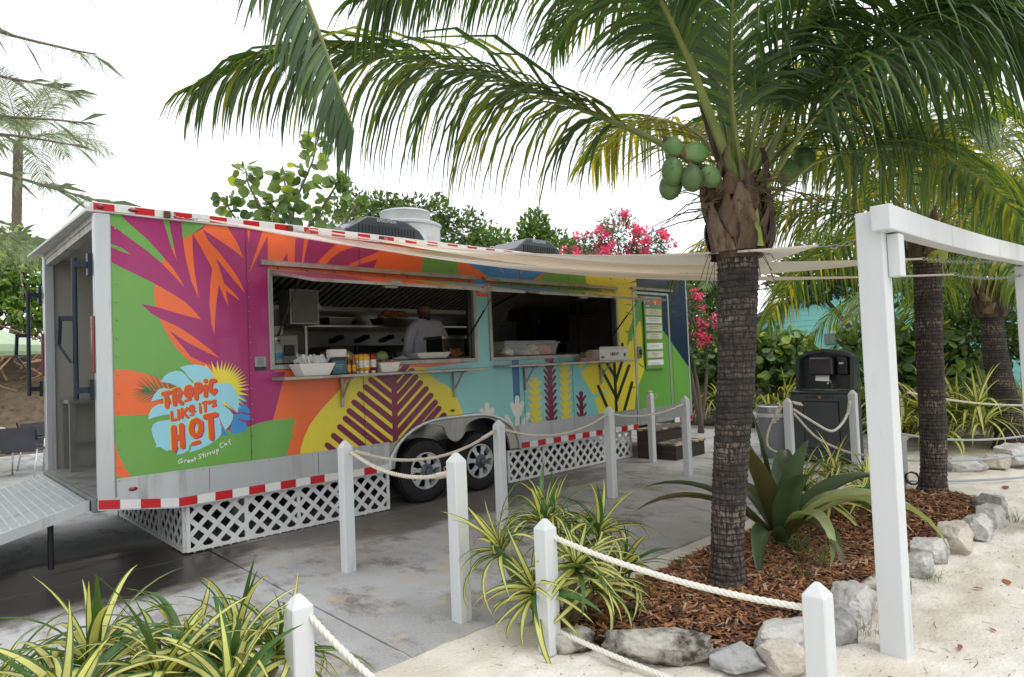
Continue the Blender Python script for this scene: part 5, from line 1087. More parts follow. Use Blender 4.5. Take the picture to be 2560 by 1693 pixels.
MB().lathe((x,y+.035,2.2), [(.085,-.02),(.078,.0),(.072,.03)], 20, cap=False).build('collar', mat('navy_cloth', srgb(24,34,66), .8), ck, smooth=True)
for s, hx, hy, hz in ((-1,x-.18,y+.33,1.72),(1,x+.38,y+.31,1.85)):
    hv = [(hx,hy-.06,hz),(hx,hy,hz)]; he = [(0,1)]; hr = [.03,.036]
    for q in range(5): b_ = len(hv); ox = (-.03+.015*q) if q < 4 else -.05*s; hv += [(hx+ox,hy+.05,hz-.005),(hx+ox,hy+.075,hz-.03)]; he += [(1,b_),(b_,b_+1)]; hr += [.009,.008]
    skinned('hand', hv, he, hr, M_skin, ck, sub=1)
# --- things on the sill and shelves
M_clear = mat('clear_plastic', (.9,.93,.95,1), .08, 0, 0, 1, alpha=.28, spec=.6); M_bag = mat('crinkled_clear_bag', srgb(214,214,214), .2, 0, .1, 10, .6, 22, alpha=.5)
def tub(name, x0, x1, y0, y1, z0, z1, label, sl=.3):
    t = thing(name, ((x0+x1)/2,(y0+y1)/2,z0), label, 'bowl'); i = (x1-x0)*sl*.5; j = (y1-y0)*sl*.35
    MB().add([(x0+i,y0+j,z0),(x1-i,y0+j,z0),(x1-i,y1-j,z0),(x0+i,y1-j,z0),(x0,y0,z1),(x1,y0,z1),(x1,y1,z1),(x0,y1,z1),(x0+i+.01,y0+j+.01,z0+.01),(x1-i-.01,y0+j+.01,z0+.01),(x1-i-.01,y1-j-.01,z0+.01),(x0+i+.01,y1-j-.01,z0+.01),(x0+.008,y0+.008,z1),(x1-.008,y0+.008,z1),(x1-.008,y1-.008,z1),(x0+.008,y1-.008,z1)], [(0,3,2,1),(0,1,5,4),(1,2,6,5),(2,3,7,6),(3,0,4,7),(8,9,10,11),(9,8,12,13),(10,9,13,14),(11,10,14,15),(8,11,15,12),(4,5,13,12),(5,6,14,13),(6,7,15,14),(7,4,12,15)]).build('bowl_shell', M_whitep, t, bevel=.003); return t
tub('white_bowl', 2.79,3.17,5.9,6.14,1.527,1.645, 'white angular bowl heaped with wrapped plastic cutlery on the shelf')
random.seed(8)
pk = thing('wrapped_cutlery', (2.98,6.02,1.6), 'heap of clear wrapped white cutlery in the larger white bowl', 'cutlery')
for k in range(40):
    x, y = random.uniform(2.86,3.1), random.uniform(5.95,6.1); a = random.gauss(.2,.5); c = Vector((x,y,1.64+random.uniform(0,.05))); d = Vector((sin(a),random.gauss(0,.3),cos(a)*.6)).normalized(); s_ = d.cross(Vector((random.gauss(0,.3),1,0))).normalized()
    wv = [c-d*.06-s_*.018, c-d*.06+s_*.018, c+s_*.022+Vector((0,random.gauss(0,.006),0)), c-s_*.02, c+d*.065+s_*.016, c+d*.06-s_*.018]
    MB().add(wv, [(0,1,2,3),(3,2,4,5)]).build('packet', M_bag, pk)
    if k % 2: MB().bar(c-d*.05, c+d*.05, .009, .004).build('fork', M_whitep, pk)
tub('white_bowl', 3.69,3.94,5.92,6.12,1.527,1.628, 'smaller white angular bowl of sauce packets beside the ketchup')
pk = thing('sauce_packets', (3.81,6.02,1.62), 'red and white sauce packets heaped in the smaller bowl', 'packets')
for k in range(26): c = Vector((random.uniform(3.73,3.9),random.uniform(5.95,6.08),1.625+random.uniform(0,.016))); MB().obox(c, (.018,random.gauss(0,.005),random.gauss(0,.006)), (0,.012,random.gauss(0,.004)), (0,0,.002)).build('packet', mat('packet_red', srgb(190,120,120), .4, rnd=.3), pk)
tub('white_bowl', 4.42,4.92,6.3,6.55,1.63,1.73, 'wide white angular bowl on the inner sill in front of the cook')
# napkin dispenser
t = thing('napkin_dispenser', (3.24,6.05,1.527), 'teal fronted black napkin dispenser beside the cutlery bowl', 'dispenser'); MB().box((3.16,5.97,1.527),(3.33,6.13,1.7)).build('casing', M_blackp, t, bevel=.008); MB().box((3.17,5.964,1.535),(3.32,5.969,1.665)).build('front_plate', mat('teal_print', srgb(38,92,104), .3, 0, .2, 15), t)
tb = MB()
for k in range(3): tb.box((3.2,5.9628,1.62-.016*k),(3.29-.01*k,5.9636,1.624-.016*k))
tb.build('printed_lines', mat('pale_print', srgb(170,176,180), .5), t)
simple('paper_sleeve', MB().box((3.18,6.02,1.701),(3.36,6.12,1.78), bev=.006), mat('white_card', srgb(212,210,204), .7), 'white striped paper carton standing on the napkin dispenser', 'carton', (3.27,6.07,1.7))
# bottles
def bottle(name, x, y, z, r, h, body, cap, lab, label, group, inv=False):
    t = thing(name, (x,y,z), label, 'bottle', group)
    if inv: MB().lathe((x,y,z), [(r*.5,0),(r*.55,.0),(r*.55,.025)], 16).build('cap', cap, t, smooth=40); MB().lathe((x,y,z+.026), [(r*.7,0),(r*.95,.02),(r,.045),(r*.82,h*.55),(r*.95,h*.75),(r*.9,h-.02),(r*.5,h)], 18).build('bottle_body', body, t, smooth=45)
    else: MB().lathe((x,y,z), [(r*.95,0),(r,.01),(r,h*.5),(r*.75,h*.62),(r*.4,h*.74),(r*.36,h*.86)], 16).build('bottle_body', body, t, smooth=45); MB().lathe((x,y,z+h*.861), [(r*.45,0),(r*.48,.01),(r*.45,h*.13),(r*.2,h*.14)], 12).build('cap', cap, t, smooth=45)
    lb = MB(); zz0, zz1 = (z+.06, z+.026+h*.62) if inv else (z+h*.12, z+h*.46); n_ = 8; rr = r*1.012
    vs_ = [(x+rr*cos(a), y+rr*sin(a), q) for q in (zz0, zz1) for a in [-pi*.5-.8-.55+1.6*i/n_ for i in range(n_+1)]]; lb.add(vs_, [(i, i+1, n_+2+i, n_+1+i) for i in range(n_)]); lb.build('label', lab, t)
M_yel = mat('mustard_plastic', srgb(206,150,24), .35); M_ket = mat('ketchup_plastic', srgb(128,14,16), .3); M_lab = mat('paper_label', srgb(206,200,188), .6, 0, .35, 60); M_hot = mat('hot_sauce', srgb(130,52,14), .2, coat=.4); M_lab2 = mat('yellow_label', srgb(206,150,40), .5, 0, .5, 45); M_wood = mat('pale_wood', srgb(190,160,110), .7)
bottle('hot_sauce_bottle', 3.365,6.0,1.527,.027,.2,M_hot,M_wood,M_lab2,'hot sauce bottle with round wooden cap, left of the pair','sauce bottles on the shelf')
bottle('hot_sauce_bottle', 3.345,6.08,1.527,.027,.2,M_hot,M_wood,M_lab2,'hot sauce bottle with wooden cap standing behind another','sauce bottles on the shelf')
bottle('hot_sauce_bottle', 3.425,6.0,1.527,.026,.195,M_hot,M_red,M_lab2,'hot sauce bottle with red cap next to the mustard','sauce bottles on the shelf')
bottle('mustard_bottle', 3.5,6.06,1.527,.042,.17,M_yel,M_whitep,M_lab,'yellow mustard squeeze bottle furthest left in its row','sauce bottles on the shelf', True)
bottle('mustard_bottle', 3.525,6.02,1.527,.042,.17,M_yel,M_whitep,M_lab,'yellow mustard squeeze bottle in the middle of its row','sauce bottles on the shelf', True)
bottle('mustard_bottle', 3.56,5.985,1.527,.043,.17,M_yel,M_whitep,M_lab,'yellow mustard squeeze bottle nearest the shelf edge','sauce bottles on the shelf', True)
bottle('ketchup_bottle', 3.645,5.99,1.527,.043,.18,M_ket,M_whitep,M_lab,'red ketchup squeeze bottle standing at the shelf edge','sauce bottles on the shelf', True)
bottle('ketchup_bottle', 3.6,6.09,1.527,.043,.18,M_ket,M_whitep,M_lab,'red ketchup squeeze bottle behind the mustard','sauce bottles on the shelf', True)
# water jug
t = thing('water_jug', (2.77,6.38,1.613), 'clear plastic water jug with blue label at the window corner', 'jug')
MB().lathe((2.77,6.38,1.613), [(.07,0),(.075,.01),(.075,.08),(.072,.085),(.075,.09),(.075,.17),(.07,.2),(.045,.25),(.022,.27),(.022,.285)], 20).build('jug_body', mat('cloudy_clear', srgb(190,196,196), .15, 0, .05, alpha=.5), t, smooth=45); MB().lathe((2.77,6.38,1.898), [(.024,0),(.024,.018),(.01,.02)], 14).build('cap', M_whitep, t, smooth=45); MB().lathe((2.77,6.38,1.71), [(.0762,0),(.0762,.055)], 20, cap=False).build('label', mat('blue_label', srgb(40,130,170), .4, 0, .4, 30), t, smooth=True)
# cabbages and bag
M_cab = mat('cabbage_leaf', srgb(138,158,96), .5, 0, .2, 9, .4, 14, dark=srgb(90,120,60), dscale=8)
for xx, yy, rr, lb in ((4.02,6.42,.075,'pale green cabbage on the sill right of the ketchup'),(3.62,6.5,.085,'leafy green cabbage on the sill behind the mustard')):
    bm = bmesh.new(); bmesh.ops.create_icosphere(bm, subdivisions=3, radius=rr)
    for v in bm.verts: v.co = v.co*(1+.09*noise.noise(v.co*14+Vector((xx*5,0,0))))
    for v in bm.verts: v.co += Vector((xx,yy,1.613+rr*.98))
    MB().bm(bm).build('cabbage', M_cab, None, org=(xx,yy,1.613), smooth=True, label=lb, cat='cabbage', group='cabbages on the sill')
bm = bmesh.new(); bmesh.ops.create_icosphere(bm, subdivisions=3, radius=1)
for v in bm.verts: c = v.co; k = 1+.3*noise.noise(c*3.1); v.co = Vector((4.24+c.x*.12*k, 6.4+c.y*.07*k, 1.65+c.z*.045*k+.02*c.x))
MB().bm(bm).build('plastic_bag', M_bag, None, org=(4.24,6.4,1.612), label='crumpled clear plastic bag lying beside the cabbage', cat='bag')
# warming pan stack near the window end
t = thing('steel_container_stack', (4.95,6.5,1.613), 'tall dark steel container with brown fritters in front of the cook', 'container')
MB().box((4.95,6.5,1.66),(5.3,6.85,1.93)).build('container_body', M_intd, t, bevel=.01); MB().box((4.93,6.48,1.9),(5.32,6.87,1.935)).build('container_rim', M_steel, t); MB().lathe((5.1,6.6,1.613), [(.17,0),(.18,.04),(.19,.045)], 20).build('lower_pan', M_steel, t)
ch = thing('fried_fritters', (4.95,6.46,1.68), 'golden brown fritters piled before the steel container', 'food')
for k in range(16): c = Vector((random.uniform(4.96,5.16),random.uniform(6.4,6.48),1.67+random.uniform(0,.07))); MB().obox(c, (.045,random.gauss(0,.02),random.gauss(0,.02)), (random.gauss(0,.01),.02,.012), (0,-.01,.01)).build('fritter', mat('fried_crust', srgb(150,94,44), .6, 0, .3, 30, rnd=.25), ch, bevel=.006)
# clear food box with vegetables
t = thing('clear_food_box', (6.3,6.45,1.613), 'lidded clear plastic box of cut vegetables in the second window', 'container')
MB().add([(5.83,6.3,1.62),(6.76,6.3,1.62),(6.76,6.6,1.62),(5.83,6.6,1.62),(5.79,6.28,1.81),(6.82,6.28,1.81),(6.82,6.62,1.81),(5.79,6.62,1.81)], [(0,3,2,1),(0,1,5,4),(1,2,6,5),(2,3,7,6),(3,0,4,7)]).build('box_body', M_clear, t); MB().box((5.77,6.26,1.812),(6.85,6.64,1.835)).box((5.82,6.29,1.836),(6.8,6.6,1.855)).build('box_lid', mat('clear_lid', srgb(190,200,198), .15, alpha=.55), t, bevel=.006)
vg = thing('cut_vegetables', (6.3,6.45,1.62), 'onions, greens and shredded carrot inside the clear box', 'vegetables')
def blob(cx, cy, cz, rx, rz, m, nm):
    bm = bmesh.new(); bmesh.ops.create_icosphere(bm, subdivisions=2, radius=1)
    for v in bm.verts: k = 1+.18*noise.noise(v.co*2+Vector((cx*9,0,0))); v.co = Vector((cx+v.co.x*rx*k, cy+v.co.y*.1*k, cz+v.co.z*rz*k))
    MB().bm(bm).build(nm, m, vg, smooth=True)
M_on = mat('onion', srgb(214,206,184), .35, 0, .1, 8); M_gr = mat('greens', srgb(86,112,54), .5, 0, .4, 14); M_car = mat('carrot_shreds', srgb(206,92,44), .6, 0, .25, 40, .5, 50)
blob(6.43,6.42,1.76,.055,.05,M_on,'onion'); blob(6.3,6.43,1.68,.08,.055,M_on,'onion'); blob(5.98,6.45,1.7,.1,.07,M_on,'cabbage_piece'); blob(6.13,6.44,1.73,.1,.05,M_gr,'herb_bunch'); blob(5.92,6.44,1.66,.07,.04,M_gr,'herb_bunch'); blob(6.2,6.46,1.65,.12,.03,M_gr,'herb_bunch'); blob(6.5,6.45,1.67,.08,.05,M_on,'onion')
MB().box((6.54,6.32,1.628),(6.74,6.58,1.79), bev=.02).build('carrot_heap', M_car, vg)
# cardboard box with printed front
t = thing('cardboard_box', (7.63,6.02,1.542), 'white cardboard box with dark red lettering at the end of the far shelf', 'box')
bx_ = MB().box((7.3,5.93,1.542),(7.97,6.15,1.7)).build('box_body', mat('white_card2', srgb(206,202,194), .75, 0, .05, 6), t)
MB().add([(7.27,5.9,1.735),(7.97,5.91,1.735),(7.97,5.93,1.7),(7.3,5.93,1.7),(7.27,5.902,1.738),(7.97,5.912,1.738),(7.97,5.933,1.703),(7.3,5.933,1.703)], [(0,1,2,3),(4,7,6,5),(0,4,5,1),(1,5,6,2),(2,6,7,3),(3,7,4,0)]).build('box_flap', MATS['white_card2'], t)
tb = MB(); textmesh('HEAVY', .066, tb, lambda u, v: (7.64+u*.95, 5.928, 1.628+v), shear=.15, bold=.003); tb.build('lettering', mat('dark_red_ink', srgb(70,14,22), .6), bx_)
tb = MB()
pts = []
for k in range(24): a = 2*pi*k/24; r = .034 if k % 2 == 0 else .022; pts.append((7.885+r*cos(a),5.9285,1.615+r*sin(a)))
tb.add(pts+[(7.885,5.9285,1.615)], [(k,(k+1)%24,24) for k in range(24)]); tb.build('star_mark', mat('green_ink', srgb(14,62,36), .6), bx_)
tb = MB(); 
for k in range(9): tb.box((7.33+.009*k,5.9275,1.575),(7.334+.009*k+.002*(k%2),5.9285,1.605))
tb.build('barcode', mat('grey_ink', srgb(90,90,90), .6), bx_)
simple('folded_rag', MB().box((6.86,5.9,1.542),(7.24,6.05,1.59), bev=.012), mat('mauve_cloth', srgb(150,118,112), .9, 0, .15, 30, .5, 60), 'folded mauve cloth on the far shelf', 'cloth', (7.05,6,1.54))
simple('small_carton', MB().box((7.16,6.06,1.542),(7.29,6.17,1.67), bev=.004), mat('tan_card', srgb(150,130,104), .8), 'small tan carton behind the white box', 'carton', (7.2,6.1,1.54))
simple('paper_scrap', MB().obox((6.3,6.05,1.546),(.05,.01,0),(-.01,.03,0),(0,0,.003)), M_whitep, 'crumpled white napkin on the second shelf', 'napkin', (6.3,6.05,1.54))
# dark table and rails in the rear compartment
t = thing('rear_steel_table', (1.75,8.4,.62), 'steel table inside the open rear of the trailer', 'table'); MB().box((1.32,8.2,1.33),(2.3,8.66,1.37)).build('table_top', M_steel, t)
for xx, yy in ((1.36,8.25),(2.25,8.25),(1.36,8.62),(2.25,8.62)): MB().box((xx-.025,yy-.025,.617),(xx+.025,yy+.025,1.33)).build('leg', M_steel, t)
MB().box((1.36,8.61,.85),(2.25,8.63,.88)).build('rail', M_steel, t)
# ================================================================ things standing around the trailer
# --- menu board hung on the door
t = thing('menu_board', (9.01,6.17,1.37), 'tall green menu board with pale dish panels hung on the trailer door', 'menu board')
bd = MB().box((8.76,6.165,1.37),(9.265,6.178,2.545)).build('board', M_wrap[0], t)
ym = 6.1635
def mrect(x0, x1, z0, z1, y=ym): return [(x0,y,z0),(x1,y,z0),(x1,y,z1),(x0,y,z1)]
hdr = MB(); hdr.quad(*mrect(8.762,9.263,2.4,2.543), mi=CN.index('blue'))
def fan(cx, cz, r, n, c, y, k=.6, sx=1.):
    p = [(cx+sx*(r if i % 2 == 0 else r*k)*cos(2*pi*i/(2*n)), y, cz+(r if i % 2 == 0 else r*k)*sin(2*pi*i/(2*n))) for i in range(2*n)]; hdr.add(p+[(cx,y,cz)], [(i,(i+1)%(2*n),2*n) for i in range(2*n)], CN.index(c))
fan(9.08,2.47,.075,18,'yellow',ym-.0004); fan(9.17,2.47,.085,7,'orange',ym-.0008,.75); fan(8.86,2.45,.1,6,'sky',ym-.0004,.75); fan(8.97,2.5,.05,5,'green',ym-.0006,.5)
textmesh('MeNU', .12, hdr, lambda u, v: (8.93+u*.8, ym-.0014, 2.445+v+.12*u), mi=CN.index('red'), bold=.004)
hdr.box((8.9,ym-.0015,2.385),(8.935,ym-.001,2.395), CN.index('red')).box((9.005,ym-.0015,2.405),(9.04,ym-.001,2.415), CN.index('red'))
hdr.build('menu_header', M_wrap, t)
M_ink = mat('grey_ink2', srgb(96,96,96), .6)
items = [(2.29,.125,['CARIBBEAN CHICKEN*'],2),(2.16,.125,['BBQ PULLED PORK SANDWICH'],1),(2.03,.125,['BAHAMIAN FISH SANDWICH*'],1),(1.9,.125,['BAHAMIAN CHICKEN'],2),(1.735,.125,['BAHAMIAN RUM CAKE'],0),(1.6,.125,['CARIBBEAN COCONUT','TOTE CAKE'],0),(1.47,.105,[],2)]
for k, (zc, h, tx, ln) in enumerate(items):
    h *= .82; pn = MB().box((8.79,ym-.003,zc-h/2),(9.235,ym+.001,zc+h/2)).build('dish_panel', mat('panel_cream' if k not in (1,4,6) else 'panel_white', srgb(206,204,190) if k not in (1,4,6) else srgb(222,224,224), .45, 0, .03), t)
    tb = MB()
    for i, s in enumerate(tx): textmesh(s, .026, tb, lambda u, v: (9.012+u*.75, ym-.0038, zc+(.02 if ln else .0)+(.014-.03*i if len(tx) > 1 else 0)+v))
    for i in range(ln): tb.box((8.9-.015*i,ym-.0038,zc-.012-.02*i),(9.125+.015*i,ym-.0032,zc-.008-.02*i))
    tb.build('lettering', M_ink, pn)
tb = MB(); textmesh('DESSERTS', .045, tb, lambda u, v: (9.01+u*.75, ym-.0005, 1.818+v+.06*u), bold=.002); tb.build('lettering', M_wrap[CN.index('orange')], t)
# --- white lattice skirting panels
M_lat = mat('white_vinyl_lattice', srgb(220,221,220), .45, 0, .05, 4, dark=srgb(178,172,160), dscale=5, dmin=.62, dmax=.85, rnd=.04)
def lattice(name, P0, P1, z0, z1, label, step=.158, wdt=.041, cols=3):
    P0, P1 = Vector((*P0,0)), Vector((*P1,0)); L_ = (P1-P0).length; u = (P1-P0)/L_; nrm = Vector((u.y,-u.x,0)); Hh = z1-z0
    t = thing(name, (P0.x,P0.y,z0), label, 'lattice', 'white lattice panels skirting the trailer')
    at_ = lambda s, h, o: P0+u*s+Vector((0,0,z0+h))+nrm*o
    k = -Hh
    while k < L_:
        for sg, o in ((1,.004),(-1,-.003)):
            # line s = k + h (sg=1) or s = k + Hh - h, clipped to 0..L
            h0, h1 = (0, Hh); s0, s1 = (k, k+Hh) if sg == 1 else (k+Hh, k)
            a, b = (s0,h0), (s1,h1)
            def cl(p, q):
                (sa,ha),(sb,hb) = p, q
                if sa > sb: (sa,ha),(sb,hb) = (sb,hb),(sa,ha)
                if sb < .02 or sa > L_-.02: return None
                if sa < 0: f = -sa/(sb-sa); sa, ha = 0, ha+(hb-ha)*f
                if sb > L_: f = (L_-sa)/(sb-sa); sb, hb = L_, ha+(hb-ha)*f
                return (sa,ha),(sb,hb)
            r = cl(a, b)
            if r and abs(r[0][0]-r[1][0]) > .03: MB().bar(at_(*r[0],o), at_(*r[1],o), .005, wdt, up=(0,0,1)).build('slat', M_lat, t)
        k += step
    for z, h in ((0,.03),(Hh-.03,.03)): MB().obox(at_(L_/2,z+h/2,.0), u*L_/2, nrm*.012, Vector((0,0,h/2))).build('rail', M_lat, t)
    for i in range(cols+1):
        s = .016+(L_-.032)*i/cols; MB().obox(at_(s,Hh/2,-.006 if 0 < i < cols else .001), u*.016, nrm*.012, Vector((0,0,Hh/2-.03))).build('stile', M_lat, t)
    return t
lattice('lattice_panel', (1.87,6.285), (3.98,6.3), .012, .435, 'white lattice skirt panel left of the wheels', cols=4)
lattice('lattice_panel', (5.76,6.28), (8.44,6.3), .012, .43, 'white lattice skirt panel right of the wheels', cols=4)
lattice('lattice_panel', (1.86,8.6), (1.86,6.3), .012, .46, 'shaded lattice skirt panel closing the trailer rear underside', cols=3)
# dark chassis behind the lattice
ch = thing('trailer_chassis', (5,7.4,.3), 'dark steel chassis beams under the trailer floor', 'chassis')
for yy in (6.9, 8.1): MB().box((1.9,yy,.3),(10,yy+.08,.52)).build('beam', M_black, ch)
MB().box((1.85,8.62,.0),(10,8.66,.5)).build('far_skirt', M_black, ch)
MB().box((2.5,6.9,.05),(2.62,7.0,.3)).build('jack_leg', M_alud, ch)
# --- steps
st = thing('wooden_steps', (9,5.85,0), 'two dark brown timber steps below the trailer door, dusted with sand', 'steps')
M_stepw = mat('dark_composite', srgb(62,54,52), .6, 0, .2, 4, .3, 30, stretch=(.2,1,1), dark=srgb(40,34,32)); M_tread = mat('sandy_tread', srgb(92,82,74), .75, 0, .2, 5, .3, 50, dark=srgb(196,178,146), dscale=3.2, dmin=.5, dmax=.6)
for y0, y1, zt, x0, x1 in ((5.86,6.17,.455,8.42,9.42),(5.52,5.855,.25,8.49,9.3)):
    MB().box((x0,y0,0),(x1,y1,zt-.035)).build('step_box', M_stepw, st, bevel=.004); MB().box((x0-.02,y0-.02,zt-.034),(x1+.02,y1,zt)).build('tread', M_tread, st, bevel=.005)
    for k in range(1,3): MB().box((x0-.004,y0-.004,k*zt*.3),(x0-.0005,y1,k*zt*.3+.006)).build('board_gap', M_black, st)
# --- rope posts
def post(x, y, h, label, name='rope_post', w=.089, rot=0., eyes=(), z0=-.02, group='white rope barrier posts'):
    t = thing(name, (x,y,0), label, 'post', group); a = w/2; b = .006; c = Vector((x,y,0))
    prof = [(a,z0),(a,h-.055),(a*.98,h-.05),(a*.42,h-.012),(a*.2,h)]
    mb = MB(); ring = []
    for r, z in prof:
        bb = min(b, r*.2); ring.append([(r-bb,-r),(r,-r+bb),(r,r-bb),(r-bb,r),(-r+bb,r),(-r,r-bb),(-r,-r+bb),(-r+bb,-r)])
    ca, sa = cos(rot), sin(rot)
    vs_ = [(x+p[0]*ca-p[1]*sa, y+p[0]*sa+p[1]*ca, z) for rg, (_, z) in zip(ring, prof) for p in rg]
    fs_ = [(i*8+j, i*8+(j+1) % 8, (i+1)*8+(j+1) % 8, (i+1)*8+j) for i in range(len(prof)-1) for j in range(8)]+[tuple(range((len(prof)-1)*8, len(prof)*8))]
    mb.add(vs_, fs_); mb.build('post_shaft', M_white, t)
    for k, (dx_, dy_, z) in enumerate(eyes):
        mb = MB(); d = Vector((dx_,dy_,0)); d.normalize(); p = c+d*(a+.0)+Vector((0,0,z)); s_ = d.cross(Vector((0,0,1)))
        mb.tube([p-d*.01, p+d*.02], .004, 6); mb.tube([p+d*(.02+.014-.014*cos(q))+Vector((0,0,.014*sin(q))) for q in [2*pi*i/10 for i in range(11)]], .003, 6); mb.build('screw_eye', M_alud, t)
    return t
def hole(t, x, y, z, d, r=.017):
    d = Vector(d).normalized(); mb = MB(); p = Vector((x,y,z)); s_ = d.cross(Vector((0,0,1))); vs_ = [p+s_*r*cos(2*pi*i/16)+Vector((0,0,r*sin(2*pi*i/16))) for i in range(16)]
    mb.add(vs_, [tuple(range(16))]); mb.build('rope_hole', mat('hole_dark', srgb(14,14,14), .9), t)
M_rope = mat('white_rope', srgb(222,218,208), .8, 0, .06, 30); M_rope2 = mat('cotton_rope', srgb(206,198,182), .9, 0, .08, 30)
def rope(name, pts, r, label, m=None, group='white barrier ropes', twist=9., eyeA=0, eyeB=0, sub=14):
    m = m or M_rope; P = bez(pts, sub); L_ = 0; o = P[0]; ob = MB(); N_ = 3
    acc = [0]
    for a, b in zip(P, P[1:]): acc.append(acc[-1]+(b-a).length)
    n = max(8, int(acc[-1]/(r*.62))); Q = []
    j = 0
    for i in range(n+1):
        s = acc[-1]*i/n
        while j < len(acc)-2 and acc[j+1] < s: j += 1
        f = (s-acc[j])/max(1e-6, acc[j+1]-acc[j]); Q.append(P[j].lerp(P[j+1], f))
    t0 = (Q[1]-Q[0]).normalized(); u = t0.cross(Vector((0,0,1)))
    if u.length < .1: u = t0.cross(Vector((1,0,0)))
    u.normalize(); fr = []
    for i in range(len(Q)):
        tt = (Q[min(i+1,n)]-Q[max(i-1,0)]).normalized(); u = (u-tt*u.dot(tt)).normalized(); fr.append((u.copy(), tt.cross(u)))
    for k in range(N_):
        pts_ = [Q[i]+(fr[i][0]*cos(2*pi*k/N_+i*.62*1.05)+fr[i][1]*sin(2*pi*k/N_+i*.62*1.05))*r*.5 for i in range(n+1)]
        ob.tube(pts_, r*.56, 6)
    t = ob.build(name, m, None, org=tuple(P[0]), smooth=True, label=label, cat='rope', group=group)
    for e, q, d in ((eyeA,P[0],P[min(12,len(P)-1)]-P[0]),(eyeB,P[-1],P[max(-13,-len(P))]-P[-1])):
        if e:
            d = d.normalized(); mb = MB(); mb.tube([q+d*(.02+i*.011)+Vector((.004*(-1)**i,0,.004*(-1)**i)) for i in range(14)], [r*(1.1+.35*(i % 2)) for i in range(14)], 8); mb.build('eye_splice', m, t, smooth=True)
    return t
def sag(a, b, s, n=5):
    a, b = Vector(a), Vector(b); return [a.lerp(b, i/n)-Vector((0,0,s*4*(i/n)*(1-i/n))) for i in range(n+1)]
e = .93
post(2.58,4.7,1.02,'white post left of the wheels in the trailer-side row', eyes=((1,0,e),(.5,-1,e)))
post(4.235,4.72,1.03,'white post standing before the second wheel', eyes=((-1,0,e),(1,0,e)))
post(5.925,4.715,1.03,'white post before the right lattice panel', eyes=((-1,0,e),(1,0,e)))
post(7.57,4.75,1.04,'white post nearest the wooden steps with a ring on its side', eyes=((-1,0,e),(1,0,e)))
post(8.22,5.75,1.05,'slender white post with rope knot on top beside the steps', w=.085)
post(2.555,3.26,1.035,'tall white post at the concrete edge behind the striped plant', w=.095, eyes=((-.3,1,e),))
pS = post(2.63,2.58,.71,'short white post in the sand with two rope holes', w=.095, rot=.0); pL = post(1.311,2.853,.59,'short white post at the bottom edge beside the front plant', w=.1); pR = post(2.93,1.225,.575,'short white post with rope knot at the bottom, before the rocks', w=.1)
post(8.1,3.62,.99,'white post with knotted rope end before the grey bin', w=.09); post(9.0,3.17,1.04,'white post before the hand-wash station corner', w=.09, eyes=((-1,0,e),)); post(8.15,2.62,.8,'white post mostly hidden behind the pergola post', w=.09)
rope('barrier_rope', sag((2.64,4.7,.93),(4.18,4.72,.93),.16), .014, 'rope between the posts in front of the wheels', M_rope2, eyeA=1, eyeB=1)
rope('barrier_rope', sag((4.29,4.72,.93),(5.87,4.715,.93),.13), .012, 'rope sagging before the coral graphics', M_rope2, eyeA=1, eyeB=1)
rope('barrier_rope', sag((5.98,4.715,.93),(7.52,4.75,.93),.07), .012, 'rope running to the post by the steps', M_rope2, eyeA=1, eyeB=1)
rope('barrier_rope', sag((2.6,4.64,.93),(2.56,3.32,.9),.09), .015, 'thick rope across the queue lane between two tall posts', M_rope2, eyeB=1)
a = Vector((2.63+.0475,2.555,.6)); 
rope('barrier_rope', sag((2.66,2.56,.61),(2.91,1.26,.46),.045), .0155, 'thick white rope before the mulch bed, upper of two'); rope('barrier_rope', sag((2.67,2.56,.09),(2.83,1.3,-.0),.03), .0145, 'white rope near the sand, lower of two')
hole(pS,2.679,2.555,.615,(1,0,0)); hole(pS,2.679,2.555,.1,(1,0,0)); hole(pL,1.362,2.83,.5,(1,0,0))
rope('barrier_rope', sag((1.34,2.82,.5),(1.62,2.3,.1),.03), .015, 'white rope hanging from the bottom edge post')
kn = MB()
for k in range(3): kn.tube([Vector((2.975+.02*cos(q)+.008*k,1.2+.012*k,.465-.012*k+.02*sin(q))) for q in [2*pi*i/10 for i in range(11)]], .012, 8)
kn.build('rope_knot', M_rope, None, org=(2.98,1.2,.45), smooth=True, label='white rope knot on the side of the near post', cat='knot')
rope('barrier_rope', bez([(8.13,3.57,.85),(8.3,3.4,.68),(8.55,3.3,.55),(8.75,3.25,.6),(8.88,3.2,.75),(8.95,3.19,.9)], 3), .016, 'white rope looped between the wash station posts', eyeB=1)
rope('barrier_rope', bez([(8.12,3.56,.8),(8.25,3.35,.5),(8.3,3.05,.35),(8.25,2.8,.33),(8.15,2.67,.42)], 3), .014, 'lower rope sagging to the post behind the pergola', M_rope2)
rope('knotted_rope_end', bez([(8.06,3.67,.9),(8.0,3.76,.75),(7.98,3.84,.55),(8.0,3.85,.38),(8.05,3.72,.3),(8.06,3.66,.3)], 3), .013, 'loose rope loop hanging left of the post by the bin', M_rope2)
kn = MB()
for k in range(7): kn.tube([Vector((8.03+.03*sin(k*1.7),3.69+.012*k,.9-.032*k))+Vector((.022*cos(q),.012*sin(q*2),.022*sin(q))) for q in [2*pi*i/8 for i in range(9)]], .011, 6)
for k in range(5): kn.tube([Vector((8.13+.02*k,3.55-.012*k,.93-.006*k))+Vector((.012*cos(q),.016*sin(q),.014*sin(q))) for q in [2*pi*i/8 for i in range(9)]], .011, 6)
kn.build('rope_knot', M_rope2, None, org=(8.05,3.7,.7), smooth=True, label='bulky cotton rope knot tied round the post by the bin', cat='knot')
